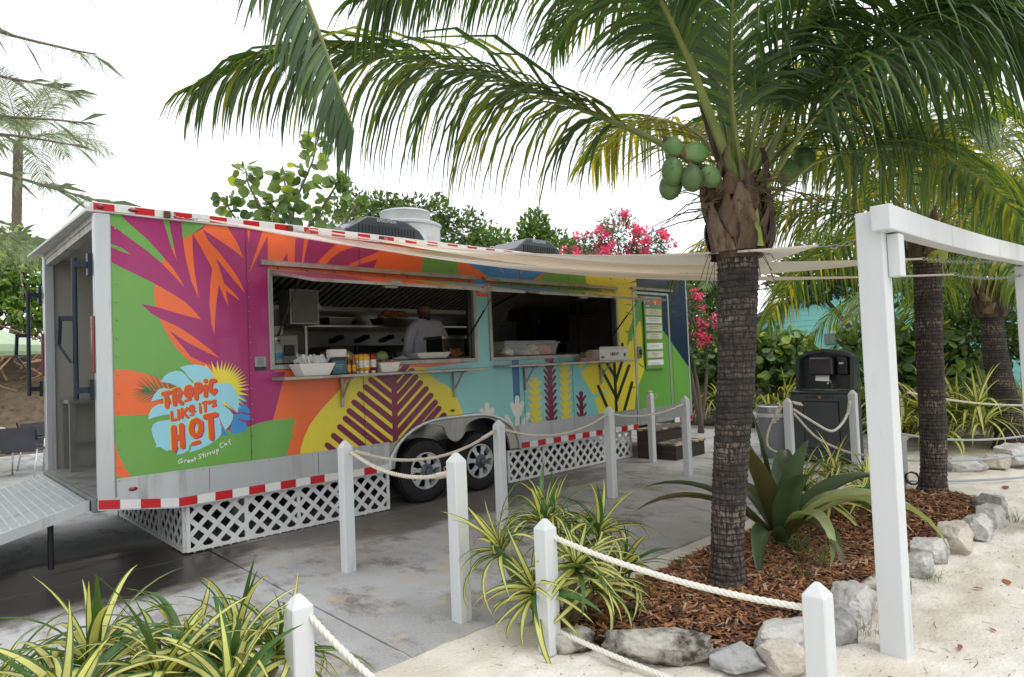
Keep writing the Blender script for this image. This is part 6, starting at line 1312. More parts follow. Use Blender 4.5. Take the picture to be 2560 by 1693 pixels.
kn = MB().tube([Vector((8.22+.028*cos(q),5.75+.028*sin(q),1.045+.006*sin(3*q))) for q in [2*pi*i/12 for i in range(13)]], .014, 8).tube([(8.25,5.74,1.0),(8.3,5.7,1.0),(8.33,5.68,.97),(8.3,5.7,.95),(8.26,5.72,.97)], .005, 6); kn.build('rope_knot', M_rope2, None, org=(8.22,5.75,1.05), smooth=True, label='small rope knot on top of the slender post by the steps', cat='knot')
for k, (A, B, s, lb) in enumerate([((8.2,2.58,.62),(12.2,1.0,.55),.22,'upper of the far ropes crossing behind the second palm'),((8.2,2.58,.3),(11.6,.9,.28),.12,'middle of the far ropes crossing behind the second palm'),((8.2,2.55,.06),(10.2,.8,.1),.06,'lowest far rope crossing the sand behind the second palm'),((9.2,2.6,1.0),(13.0,1.2,.66),.12,'rope crossing in front of the right-hand striped plants')]): rope('barrier_rope', sag(A,B,s), .014, lb, M_rope2 if k == 3 else mat('grey_rope', srgb(168,172,176), .8), 'far barrier ropes')
# --- pergola
pg = thing('white_pergola', (3.84,1.21,0), 'white timber pergola frame of two tall posts and a warped beam', 'pergola')
MB().box((3.78,1.14,-.06),(3.9,1.27,2.315)).build('pergola_post', M_white, pg, bevel=.006)
bp = bez([(3.72,1.2,2.262),(4.6,1.17,2.258),(5.6,1.12,2.262),(6.4,1.09,2.282),(7.2,1.06,2.298)], 6); mb = MB(); w2, h2 = .05, .066
for p, q in zip(bp, bp[1:]): pass
vs_ = []; 
for p in bp: vs_ += [p+Vector((0,-.12,-h2)), p+Vector((0,-.025,-h2)), p+Vector((0,-.025,h2)), p+Vector((0,-.12,h2))]
n = len(bp); mb.add(vs_, [(i*4+j, i*4+(j+1) % 4, i*4+4+(j+1) % 4, i*4+4+j) for i in range(n-1) for j in range(4)]+[(0,3,2,1),(n*4-4,n*4-3,n*4-2,n*4-1)]); mb.build('pergola_beam', M_white, pg, bevel=.006)
MB().box((3.84,1.08,1.96),(3.93,1.139,2.186)).build('support_block', M_white, pg, bevel=.005)
MB().box((6.98,.98,-.06),(7.1,1.1,2.225)).build('pergola_post', M_white, pg, bevel=.006)
# --- shade sails
M_sail = mat('cream_sailcloth', srgb(246,239,230), .8, 0, .03, 3, .15, 14, transl=.5, tcol=(1,.98,.95))
def sail(A, B, Cc, s1, s2, label, n=18):
    """triangle A (trailer, near), B (pergola), Cc (trailer, far end) hanging slack"""
    A, B, Cc = map(Vector, (A,B,Cc)); mb = MB(); id_ = {}
    for i in range(n+1):
        for j in range(n+1-i):
            u, v = i/n, j/n; w_ = 1-u-v; p = A*w_+B*u+Cc*v
            hem = 4*u*w_*s1+4*v*w_*.05+4*u*v*s2*.6; mid = 27*u*v*w_*.06; wr = .012*sin(9*v+3*u)*min(1,8*v*w_*u*4)
            p = p-Vector((0,0,hem+mid+wr)); id_[i,j] = len(mb.v); mb.v.append(tuple(p))
    for i in range(n):
        for j in range(n-i):
            mb.f.append((id_[i,j],id_[i+1,j],id_[i,j+1])); mb.m.append(0)
            if j < n-i-1: mb.f.append((id_[i+1,j],id_[i+1,j+1],id_[i,j+1])); mb.m.append(0)
    t = thing('shade_sail', tuple(A), label, 'sail', 'cream shade sails'); mb.build('sail_cloth', M_sail, t, smooth=True)
    he = [A*(1-k/20)+B*(k/20)-Vector((0,0,4*(k/20)*(1-k/20)*s1)) for k in range(21)]; MB().tube(he, .008, 6, squash=1).build('hem', M_sail, t, smooth=True); return t
def chain(a, b, label, par=None):
    a, b = Vector(a), Vector(b); n = int((b-a).length/.032); d = (b-a).normalized(); mb = MB()
    for i in range(n):
        c = a.lerp(b,(i+.5)/n)-Vector((0,0,.03*4*(i/n)*(1-i/n))); s_ = d.cross(Vector((0,0,1))).normalized() if i % 2 else Vector((0,0,1))
        mb.tube([c+d*.021*cos(q)+s_*.01*sin(q) for q in [2*pi*k/8 for k in range(9)]], .0035, 5)
    mb.build('chain', M_steel, None, org=tuple(a), smooth=True, label=label, cat='chain', group='sail chains')
pA, pB, pC = (3.86,1.5,2.185), (5.3,1.35,2.2), (5.9,1.3,2.12)
sail((1.98,6.12,2.985),pC,(9.0,6.16,2.9),.2,.08,'largest cream sail with its slack edge across the trailer front')
sail((3.05,6.14,3.0),pB,(9.5,6.16,2.9),.14,.08,'middle cream sail between the other two sails')
sail((4.1,6.14,3.02),pA,(10.02,6.14,2.9),.12,.1,'rear cream sail reaching the first pergola post')
for h, s in ((1.746,1.98),(2.866,3.05),(3.914,4.1)): chain((h+.02,6.15,2.99),(s,6.13,2.99),'short chain and clip from the roof rail hook at '+{1.746:'the left',2.866:'the middle',3.914:'the right'}[h])
chain(pA,(3.84,1.28,2.2),'chain tying the rear sail to the first pergola post'); chain(pB,(6.98,1.05,2.3),'upper chain running behind the pergola beam'); chain(pC,(6.98,1.05,2.15),'lower chain running to the right pergola post')
# --- hand-wash station
sk_ = thing('hand_wash_station', (9.66,3.73,0), 'dark grey portable hand-wash station with towel dispenser and tap', 'sink')
M_char = mat('charcoal_plastic', srgb(74,77,79), .4, .1, .12, 6, .06, 120); M_chd = mat('dark_charcoal', srgb(56,62,64), .3, .1, .12, 4, coat=.2)
x0, x1, y0, y1 = 9.38, 9.86, 3.36, 4.16
MB().box((x0,y0,.03),(x1,y1,.96)).build('cabinet', M_char, sk_, bevel=.02)
MB().box((x0-.012,y0-.012,.961),(x1+.01,y1+.012,.992)).build('counter', M_chd, sk_, bevel=.01)
dr = MB().box((x0-.012,y0+.14,.2),(x0-.001,y1-.2,.84)).build('cabinet_door', M_char, sk_, bevel=.004)
mb = MB()
for a, b in (((x0-.004,y0+.125,.185),(x0-.0005,y1-.185,.199)),((x0-.004,y0+.125,.841),(x0-.0005,y1-.185,.855)),((x0-.004,y0+.125,.199),(x0-.0005,y0+.139,.841)),((x0-.004,y1-.199,.199),(x0-.0005,y1-.185,.841))): mb.box(a, b)
mb.build('door_gap', M_black, sk_)
# hooded backsplash
mb = MB(); yy = [y0+.0, y0+.06, y0+.16, (y0+y1)/2, y1-.16, y1-.06, y1]; tz = [1.45,1.51,1.55,1.585,1.55,1.5,1.44]; n = len(yy)
ix0 = x1-.26; 
fv = [(ix0+.0,y,1.0) for y in yy]+[(ix0,y,z) for y, z in zip(yy,tz)]; bv = [(x1,y,1.0) for y in yy]+[(x1,y,z) for y, z in zip(yy,tz)]
mb.add([(x1-.06,y,1.0) for y in yy]+[(x1-.06,y,z-.0) for y, z in zip(yy,tz)]+bv, [(i,i+1,n+i+1,n+i) for i in range(n-1)]+[(2*n+i+1,2*n+i,3*n+i,3*n+i+1) for i in range(n-1)]+[(n+i,n+i+1,3*n+i+1,3*n+i) for i in range(n-1)])
for i in range(n-1): mb.add([(ix0+.06,yy[i],tz[i]),(ix0+.06,yy[i+1],tz[i+1]),(x1,yy[i+1],tz[i+1]),(x1,yy[i],tz[i]),(ix0+.06,yy[i],tz[i]-.05),(ix0+.06,yy[i+1],tz[i+1]-.05),(x1,yy[i+1],tz[i+1]-.05),(x1,yy[i],tz[i]-.05)], [(0,1,2,3),(4,7,6,5),(0,4,5,1)])
for y, z, s in ((y0,1.45,1),(y1,1.44,-1)): mb.add([(ix0,y,1.0),(ix0+.06,y,z),(x1,y,z),(x1,y,1.0),(ix0,y+s*.05,1.0),(ix0+.06,y+s*.05,z),(x1,y+s*.05,z),(x1,y+s*.05,1.0)], [(0,1,2,3),(4,7,6,5),(0,4,5,1)])
mb.build('backsplash_hood', M_chd, sk_, smooth=30)
td = MB().box((9.62,3.63,1.2),(9.798,3.97,1.47)).build('towel_dispenser', mat('smoky_plastic', srgb(46,44,56), .2, 0, .15, 5, coat=.5), sk_, bevel=.03)
MB().add([(9.66,3.7,1.199),(9.66,3.89,1.199),(9.62,3.88,1.13),(9.62,3.69,1.12),(9.665,3.7,1.199),(9.665,3.89,1.199),(9.625,3.88,1.13),(9.625,3.69,1.12)], [(0,1,2,3),(4,7,6,5),(0,4,5,1),(2,6,7,3)]).build('paper_towel', M_whitep, td)
sd_ = MB().box((9.67,3.45,1.2),(9.798,3.6,1.46)).build('soap_dispenser', M_blackp, sk_, bevel=.025); MB().box((9.662,3.5,1.36),(9.6685,3.56,1.385)).build('label', mat('pale_blue_label', srgb(190,206,214), .4), sd_)
MB().tube([(9.66,3.68,.993),(9.66,3.68,1.05),(9.64,3.685,1.09),(9.58,3.69,1.1),(9.55,3.69,1.08)], .017, 10).tube([(9.66,3.68,1.07),(9.63,3.68,1.13)], .012, 8).build('tap', M_steel, sk_, smooth=True); MB().box((9.63,3.58,.993),(9.69,3.78,1.0)).build('tap_plate', M_steel, sk_)
tb = MB(); textmesh('CROWN', .045, tb, lambda u, v: (x0-.0015, 3.86-u, .91+v), bold=.001); textmesh('VERITY', .045, tb, lambda u, v: (x0-.0015, 3.62-u, .91+v), bold=.001); tb.build('lettering', M_black, sk_)
MB().add([(x0-.002,3.757,.93),(x0-.002,3.757,.9),(x0-.002,3.737,.885),(x0-.002,3.717,.9),(x0-.002,3.717,.93),(x0-.004,3.757,.93),(x0-.004,3.757,.9),(x0-.004,3.737,.885),(x0-.004,3.717,.9),(x0-.004,3.717,.93)], [(5,6,7,8,9),(0,1,6,5),(1,2,7,6),(2,3,8,7),(3,4,9,8),(4,0,5,9)]).build('shield_emblem', mat('brass', srgb(170,140,80), .4, .6), sk_)
MB().lathe((9.46,3.4,.0), [(.03,0),(.03,.03)], 10).lathe((9.46,4.05,0), [(.03,0),(.03,.03)], 10).lathe((9.87,3.4,0), [(.03,0),(.03,.03)], 10).build('castors', M_black, sk_)
# --- bins
bn = thing('grey_litter_bin', (9.62,4.52,0), 'round grey bin with a bright steel lid ring beside the hand-wash station', 'bin'); c = (9.62,4.52,0)
M_bing = mat('grey_bin', srgb(140,144,148), .5, 0, .06, 4, dark=srgb(112,116,120))
MB().lathe(c, [(.2,0),(.215,.02),(.245,.66),(.235,.67)], 28).build('bin_body', M_bing, bn, smooth=40); MB().lathe(c, [(.252,.665),(.262,.67),(.262,.755),(.25,.765),(.2,.77)], 28, cap=False).lathe(c, [(.2,.7705),(.14,.77),(.14,.7)], 28, cap=False).build('bin_ring', M_steel, bn, smooth=40)
bm = bmesh.new(); bmesh.ops.create_icosphere(bm, subdivisions=2, radius=1)
for v in bm.verts: k = 1+.35*noise.noise(v.co*2); v.co = Vector((9.45+v.co.x*.05*k,4.72+v.co.y*.06*k,.63+v.co.z*.05*k))
MB().bm(bm).lathe(c, [(.25,.6),(.262,.63),(.255,.662)], 28, cap=False).build('bin_liner', mat('white_bag', srgb(214,216,218), .35, 0, .06, 20, .4, 30), bn, smooth=True)
def square_bin(x, y, label):
    t = thing('slatted_litter_bin', (x,y,0), label, 'bin', 'pale square litter bins'); m = mat('pale_grey_plastic', srgb(196,194,196), .5); s = .3; h = 1.02
    MB().box((x-s,y-s,0),(x+s,y+s,.7)).build('bin_base', m, t, bevel=.02)
    for dx_ in (-1,1):
        for dy_ in (-1,1): MB().box((x+dx_*s-dx_*.14,y+dy_*s-dy_*.14,.7),(x+dx_*s,y+dy_*s,h-.08)).build('corner_post', m, t, bevel=.02)
    MB().box((x-s-.01,y-s-.01,h-.08),(x+s+.01,y+s+.01,h)).build('bin_top', m, t, bevel=.025); MB().box((x-.22,y-.22,.7),(x+.22,y+.22,.76)).build('inner_rim', m, t)
square_bin(15.1,7.1,'pale square litter bin peeking out left of the wash station'); square_bin(15.4,6.6,'pale square litter bin right behind the wash station')
# --- far power pedestal and hose
t = thing('power_pedestal', (8.35,2.5,0), 'grey metal power box behind the pergola post', 'power box'); MB().box((8.28,2.42,0),(8.45,2.6,.55)).build('box_body', M_bing, t, bevel=.01); MB().box((8.26,2.41,.5),(8.47,2.61,.56)).build('box_cap', M_alud, t)
MB().tube([Vector((8.3+.02*i*.1,2.35+.07*cos(i*.7),.09+.07*sin(i*.7))) for i in range(28)], .008, 6).build('coiled_cable', M_black, None, org=(8.3,2.35,0), smooth=True, label='black cable coil at the foot of the grey power box', cat='cable')
MB().tube(bez([(9.25,3.2,.012),(9.0,2.9,.012),(8.7,2.8,.012),(8.4,2.7,.012)], 4), .012, 6).build('blue_hose', mat('blue_hose', srgb(30,80,150), .4), None, org=(9,2.9,0), smooth=True, label='blue hose lying beside the hand-wash station', cat='hose')
# --- turquoise building
bt = thing('turquoise_building', (22,7.6,0), 'turquoise plank-walled building with grey gable roof behind the shrubs', 'building')
M_tq = mat('turquoise_paint', srgb(146,222,214), .6, 0, .05, 2); M_tq2 = mat('pale_turquoise', srgb(108,206,200), .6); M_roof = mat('grey_roof', srgb(128,126,122), .8, 0, .2, 6)
ya, yb, yr = 12.6, 1.0, 6.8; ze, zr = 1.9, 4.2
for k in range(24):
    z0, z1 = k*.18, k*.18+.176; f = max(0, (z1-ze)/(zr-ze)); a, b = ya-(ya-yr)*f, yb+(yr-yb)*f
    if a-b > .3: MB().add([(22,a,z0),(22,b,z0),(22,b,z1),(22,a,z1),(21.985,a,z0),(21.985,b,z0),(21.995,b,z1),(21.995,a,z1)], [(4,7,6,5),(0,4,5,1),(3,2,6,7),(0,3,7,4),(1,5,6,2)]).build('plank', M_tq, bt)
MB().quad((22.02,ya,0),(22.02,yb,0),(22.02,yb,ze),(22.02,yr,zr),(22.02,ya,ze)).box((22.05,yb+.1,0),(30,yb,ze)).box((22.05,ya-.1,0),(30,ya,ze)).build('wall', M_tq, bt)
rf = MB()
for a, s in ((ya,1),(yb,-1)): y2, z2 = a+s*.5, ze-.2; rf.add([(21.6,y2,z2),(30,y2,z2),(30,yr,zr+.05),(21.6,yr,zr+.05),(21.6,y2,z2+.12),(30,y2,z2+.12),(30,yr,zr+.17),(21.6,yr,zr+.17)], [(0,1,2,3),(4,7,6,5),(0,4,5,1),(0,3,7,4)])
rf.build('roof', M_roof, bt); MB().box((21.93,8.0,1.7),(21.98,8.5,2.05)).build('meter_box', mat('meter_grey', srgb(120,130,134), .5), bt, bevel=.01)
# --- umbrella, chairs, left side
u_ = thing('green_parasol', (1.2,15.6,0), 'pale green garden parasol cut off at the left edge', 'parasol'); M_um = mat('pale_green_canvas', srgb(192,212,178), .8, transl=.3, tcol=(1,1,1))
cx_, cy_ = .5, 15.0; mb = MB(); pts = [(cx_+1.75*cos(pi/4*k+.3), cy_+1.75*sin(pi/4*k+.3), 2.2) for k in range(8)]; mb.add(pts+[(cx_,cy_,2.85)], [(k,(k+1)%8,8) for k in range(8)]); mb.add([(p[0],p[1],z) for z in (2.199,2.09) for p in pts], [(k,(k+1)%8,8+(k+1)%8,8+k) for k in range(8)]); mb.build('canopy', M_um, u_); MB().tube([(cx_,cy_,0),(cx_,cy_,2.9)], .025, 10).build('pole', M_alu, u_, smooth=True); MB().lathe((cx_,cy_,0), [(.3,0),(.3,.06),(.05,.1)], 20).build('base', M_black, u_)
for k in range(8): MB().bar((cx_,cy_,2.8), vl((cx_,cy_,2.8), pts[k], .97)-Vector((0,0,.03)), .015, .015).build('rib', M_alu, u_)
def chair(x, y, rz, label):
    t = thing('patio_chair', (0,0,0), label, 'chair', 'dark patio chairs left of the ramp'); mesh_ = mat('sling_fabric', srgb(62,62,68), .6, 0, .15, 8)
    MB().add([(-.26,.22,.82),(.26,.22,.82),(.26,.16,.45),(-.26,.16,.45),(-.26,.24,.82),(.26,.24,.82),(.26,.18,.45),(-.26,.18,.45)], [(0,1,2,3),(4,7,6,5),(0,4,5,1),(3,2,6,7),(0,3,7,4),(1,5,6,2)]).build('backrest', mesh_, t); MB().box((-.26,-.3,.41),(.26,.17,.44)).build('seat', mesh_, t, bevel=.01)
    for s in (-1,1): MB().tube([(s*.28,.28,.84),(s*.28,.2,.62),(s*.28,-.28,.62)], .018, 8).build('arm', M_blackp, t, smooth=True); MB().tube([(s*.27,-.3,.61),(s*.27,-.26,.0)], .014, 8).build('leg', M_alu, t, smooth=True); MB().tube([(s*.27,.18,.45),(s*.27,.3,.0)], .014, 8).build('leg', M_alu, t, smooth=True)
    t.location = (x,y,0); t.rotation_euler = (0,0,rz); ORG[t] = Vector((x,y,0)); return t
chair(1.55,13.6,pi-.5,'dark sling patio chair seen from behind left of the ramp'); chair(1.95,14.35,.6,'second dark patio chair nearly hidden by the trailer'); chair(.9,14.6,-.7,'dark patio chair behind the front one at the left edge')
FR = {
 'F1': [(3.9, 2.11, 2.66), (3.76, 2.31, 2.91), (3.58, 2.61, 3.14), (3.34, 2.96, 3.37), (3.11, 3.31, 3.58), (2.86, 3.67, 3.74), (2.58, 4.0, 3.85), (2.28, 4.34, 3.91), (1.96, 4.72, 3.88), (1.68, 5.06, 3.74)],
 'F2': [(3.92, 2.03, 2.72), (3.7, 2.08, 3.18), (3.49, 2.12, 3.56), (3.25, 2.2, 3.9), (2.91, 2.37, 4.11), (2.54, 2.65, 4.12), (2.17, 2.93, 3.92), (1.96, 3.15, 3.67)],
 'F3': [(4.05, 2.04, 2.75), (3.92, 2.01, 3.21), (3.74, 1.88, 3.74), (3.59, 1.72, 4.21), (3.38, 1.49, 4.43)],
 'F4': [(4.12, 1.91, 2.65), (4.23, 1.72, 2.96), (4.32, 1.49, 3.22), (4.48, 1.19, 3.43), (4.66, 0.88, 3.49), (4.85, 0.57, 3.38), (5.18, 0.26, 3.13)],
 'F5': [(4.1, 1.99, 2.77), (4.24, 1.83, 3.37), (4.44, 1.62, 3.88), (4.62, 1.3, 4.2), (4.87, 0.92, 4.24), (5.11, 0.57, 4.03)],
 'F6': [(4.08, 2.15, 2.75), (4.31, 2.47, 3.19), (4.52, 2.94, 3.49), (4.61, 3.4, 3.58), (4.66, 3.77, 3.4)],
 'F7': [(4.33, 2.04, 2.8), (5.04, 2.05, 3.22), (5.84, 1.97, 3.43), (6.79, 1.75, 3.47), (7.64, 1.51, 3.26)],
 'F8': [(4.28, 2.1, 2.83), (5.01, 2.33, 3.58), (5.82, 2.51, 4.1), (6.7, 2.5, 4.25), (7.46, 2.47, 4.1)],
 'F9': [(4.03, 2.06, 2.75), (4.12, 2.22, 3.47), (4.21, 2.52, 4.04), (4.2, 2.93, 4.43), (4.13, 3.4, 4.48), (4.11, 3.7, 4.32)],
 'F10': [(4.18, 1.93, 2.58), (4.53, 1.72, 2.86), (5.05, 1.5, 2.98), (5.58, 1.27, 2.97), (6.11, 1.06, 2.77), (6.41, 0.93, 2.5)],
 'F11': [(4.08, 2.01, 2.77), (4.2, 2.0, 3.42), (4.56, 1.9, 4.19), (5.06, 1.68, 4.73), (5.72, 1.34, 4.77), (6.29, 1.08, 4.5)],
 'F12': [(4.01, 2.08, 2.75), (4.05, 2.14, 3.56), (3.98, 2.31, 4.3), (3.83, 2.57, 4.74), (3.57, 3.09, 4.75)],
 'F13': [(4.08, 2.01, 2.77), (4.05, 1.89, 3.13), (4.06, 1.72, 3.48), (4.08, 1.42, 3.71), (4.15, 1.08, 3.68), (4.35, 0.76, 3.47), (4.46, 0.53, 3.15)],
 'F14': [(4.22, 2.02, 2.8), (4.8, 2.0, 3.33), (5.43, 1.93, 3.78), (6.2, 1.74, 4.04), (7.07, 1.47, 4.04), (7.81, 1.2, 3.75)],
 'F15': [(4.01, 2.08, 2.75), (4.19, 2.29, 3.51), (4.27, 2.59, 4.18), (4.15, 2.95, 4.74), (3.89, 3.46, 5.08), (3.55, 4.06, 5.07), (3.21, 4.53, 4.78)],
 'F16': [(4.14, 1.95, 2.74), (4.58, 1.78, 3.44), (5.12, 1.53, 3.91), (5.77, 1.18, 4.1), (6.29, 0.83, 3.95)],
 'G1': [(1.56, 4.27, 5.35), (1.73, 4.01, 4.64), (1.84, 3.79, 4.08), (1.93, 3.66, 3.65), (1.99, 3.55, 3.28), (2.05, 3.5, 3.03)],
 'G2': [(0.47, 5.68, 6.24), (1.05, 5.04, 5.09), (1.38, 4.62, 4.57), (1.63, 4.39, 4.34), (1.88, 4.16, 4.24)],
 'G3': [(-0.03, 4.03, 4.46), (0.27, 3.51, 3.66), (0.4, 3.26, 3.36), (0.49, 3.17, 3.26), (0.58, 3.1, 3.22)],
}
# ================================================================ vegetation
def leafmat(name, c, rough=.4, transl=.3, var=.25, vscale=3., rnd=.0, spec=.5): return mat(name, c, rough, 0, var, vscale, transl=transl, rnd=rnd, spec=spec)
M_fr = [leafmat('palm_leaf_dark', srgb(70,98,58), .38, .34), leafmat('palm_leaf_mid', srgb(94,124,60), .4, .42), leafmat('palm_leaf_olive', srgb(140,148,58), .45, .5), leafmat('palm_leaf_yellow', srgb(196,178,56), .5, .55)]
M_rach = mat('palm_rachis', srgb(112,122,60), .45, 0, .2, 6); M_boot = mat('palm_fibre', srgb(104,84,66), .9, 0, .35, 9, .8, 40, stretch=(1,1,.25), dark=srgb(40,29,22), dscale=6, dmin=.4, dmax=.6)
M_boot2 = mat('palm_sheath_pale', srgb(132,112,92), .9, 0, .35, 14, 1.0, 60, stretch=(1,1,.15), dark=srgb(54,40,31), dscale=9, dmin=.42, dmax=.64)
def trunk_mat():
    m = bpy.data.materials.new('palm_bark'); m.use_nodes = True; t = m.node_tree; N = t.nodes; L = t.links; b = N['Principled BSDF']; tc = N.new('ShaderNodeTexCoord')
    def nz(s, st, det=6):
        mp = N.new('ShaderNodeMapping'); mp.inputs['Scale'].default_value = st; L.new(tc.outputs['Object'], mp.inputs[0]); n = N.new('ShaderNodeTexNoise'); n.inputs['Scale'].default_value = s; n.inputs['Detail'].default_value = det; L.new(mp.outputs[0], n.inputs['Vector']); return n.outputs[0]
    def mr(x, a, b_, c=0., d=1.):
        r = N.new('ShaderNodeMapRange'); 
        for i, v in enumerate((a,b_,c,d)): r.inputs[i+1].default_value = v
        L.new(x, r.inputs[0]); return r.outputs[0]
    def mix(f, a, c):
        k = N.new('ShaderNodeMix'); k.data_type = 'RGBA'; L.new(f, k.inputs[0])
        for i, v in ((6,a),(7,c)):
            if isinstance(v, tuple): k.inputs[i].default_value = v
            else: L.new(v, k.inputs[i])
        return k.outputs[2]
    tan = mix(mr(nz(6,(1,1,1)),.35,.65), srgb(104,90,78), srgb(150,135,119)); drk = mix(mr(nz(20,(1,1,.5)),.3,.7), srgb(30,28,27), srgb(58,53,50))
    c = mix(mr(nz(70,(1,1,.24),4),.42,.56), tan, drk); c = mix(mr(nz(8,(.2,.2,3.2),7),.5,.62,0,.75), c, drk); c = mix(mr(nz(1.7,(.5,.5,1.7),10),.42,.56,0,.85), c, drk)
    wv = N.new('ShaderNodeTexWave'); wv.bands_direction = 'Z'; wv.inputs['Scale'].default_value = 8.5; wv.inputs['Distortion'].default_value = 2.6; wv.inputs['Detail'].default_value = 3; wv.inputs['Detail Scale'].default_value = 2.5; L.new(tc.outputs['Object'], wv.inputs['Vector']); c = mix(mr(wv.outputs['Fac'],.68,.95,0,.8), c, srgb(26,24,23))
    L.new(c, b.inputs['Base Color']); b.inputs['Roughness'].default_value = .9
    bp = N.new('ShaderNodeBump'); bp.inputs['Strength'].default_value = .9; bp.inputs['Distance'].default_value = .012; L.new(nz(58,(1,1,.13),3), bp.inputs['Height']); L.new(bp.outputs[0], b.inputs['Normal']); return m
M_bark = trunk_mat(); M_barkg = mat('grey_bark', srgb(120,108,96), .9, 0, .3, 6, .6, 30, stretch=(1,1,.3), dark=srgb(66,56,48), dscale=6)
def trunk(t, pts, r0, r1, rings=26, n=22, flare=.35, m=None, seed=0):
    """ringed palm trunk: every leaf scar is a small real step"""
    P = bez(pts, 6); acc = [0]
    for a, b in zip(P, P[1:]): acc.append(acc[-1]+(b-a).length)
    tot = acc[-1]; mb = MB(); rows = []; j = 0; K = rings*3; rs = random.Random(seed)
    for i in range(K+1):
        s = tot*i/K
        while j < len(acc)-2 and acc[j+1] < s: j += 1
        p = P[j].lerp(P[j+1], (s-acc[j])/max(1e-6,acc[j+1]-acc[j])); f = i/K; r = lerp(r0, r1, f)*(1+flare*max(0,1-f/.12)**2); r *= 1+(.03 if i % 3 == 0 else .0 if i % 3 == 1 else -.02); off = rs.uniform(-.012,.012)
        rows.append([p+Vector((cos(2*pi*k/n)*r*(1+.05*noise.noise(Vector((k*.9,i*.35,seed)))), sin(2*pi*k/n)*r*(1+.05*noise.noise(Vector((k*.9,i*.35,seed)))), off*cos(2*pi*k/n)+.012*noise.noise(Vector((k*.6,i*.8,seed+5))))) for k in range(n)])
    for r in rows: mb.v += [tuple(v) for v in r]
    mb.f = [(i*n+k, i*n+(k+1) % n, (i+1)*n+(k+1) % n, (i+1)*n+k) for i in range(K) for k in range(n)]+[tuple(range(K*n, K*n+n))]; mb.m = [0]*len(mb.f)
    return mb.build('trunk', m or M_bark, t, smooth=50)
def frond(t, pts, L0=.75, n=62, start=.16, hang=.75, cols=(0,1,2), tip=.35, rr=(.028,.006), seed=0, width=.03, spread=.75, side=(1,1), bias=None):
    """one feather leaf: tapering rachis and individually bent leaflets"""
    rs = random.Random(seed); P = bez(pts, 8); acc = [0]
    for a, b in zip(P, P[1:]): acc.append(acc[-1]+(b-a).length)
    tot = acc[-1]; mb = MB(); q = max(4, len(P)//3); RP = [P[int(i*(len(P)-1)/q)] for i in range(q+1)]
    mb.tube(RP, [lerp(rr[0], rr[1], (i/q)**.7) for i in range(q+1)], 6, 4, squash=.7)
    j = 0
    for i in range(n):
        f = start+(1-start)*(i+.5)/n; s = tot*f
        while j < len(acc)-2 and acc[j+1] < s: j += 1
        p = P[j].lerp(P[j+1], (s-acc[j])/max(1e-6,acc[j+1]-acc[j])); tg = (P[min(j+2,len(P)-1)]-P[max(j-1,0)]).normalized()
        sd = tg.cross(Vector((0,0,1)))
        if sd.length < .1: sd = Vector((1,0,0))
        sd.normalize(); up = sd.cross(tg).normalized()
        lf = L0*(1-(1-tip)*((f-start)/(1-start))**2)*(.55+.45*min(1,(f-start)/.12))
        for sg in (-1, 1):
            if rs.random() > side[0 if sg < 0 else 1]: continue
            ln = lf*rs.uniform(.85,1.1); d = (sd*sg*spread+tg*(.45+.5*f)+up*rs.uniform(-.1,.2)+Vector((rs.gauss(0,.09),rs.gauss(0,.09),rs.gauss(0,.09)))+(bias or Vector())).normalized()
            h = hang*rs.uniform(.75,1.2); w_ = width*rs.uniform(.8,1.1); c = p.copy(); V = []; K = 5; wd = tg.cross(d); wd = (tg-d*tg.dot(d)).normalized()
            for k in range(K+1):
                u = k/K; ww = w_*(.45+.55*min(1,u*4))*(1-u**2.2) if k < K else .001; V += [c-wd*ww*.5, c+Vector((0,0,-ww*.18)), c+wd*ww*.5]
                c = c+d*(ln/K); d = (d+Vector((0,0,-1))*h*.5*(.6+u)).normalized()
            mi = rs.choice(cols); mb.add(V, [x for k in range(K) for x in ((k*3,k*3+1,k*3+4,k*3+3),(k*3+1,k*3+2,k*3+5,k*3+4))], mi)
    return mb.build('frond', M_fr+[M_rach], t)
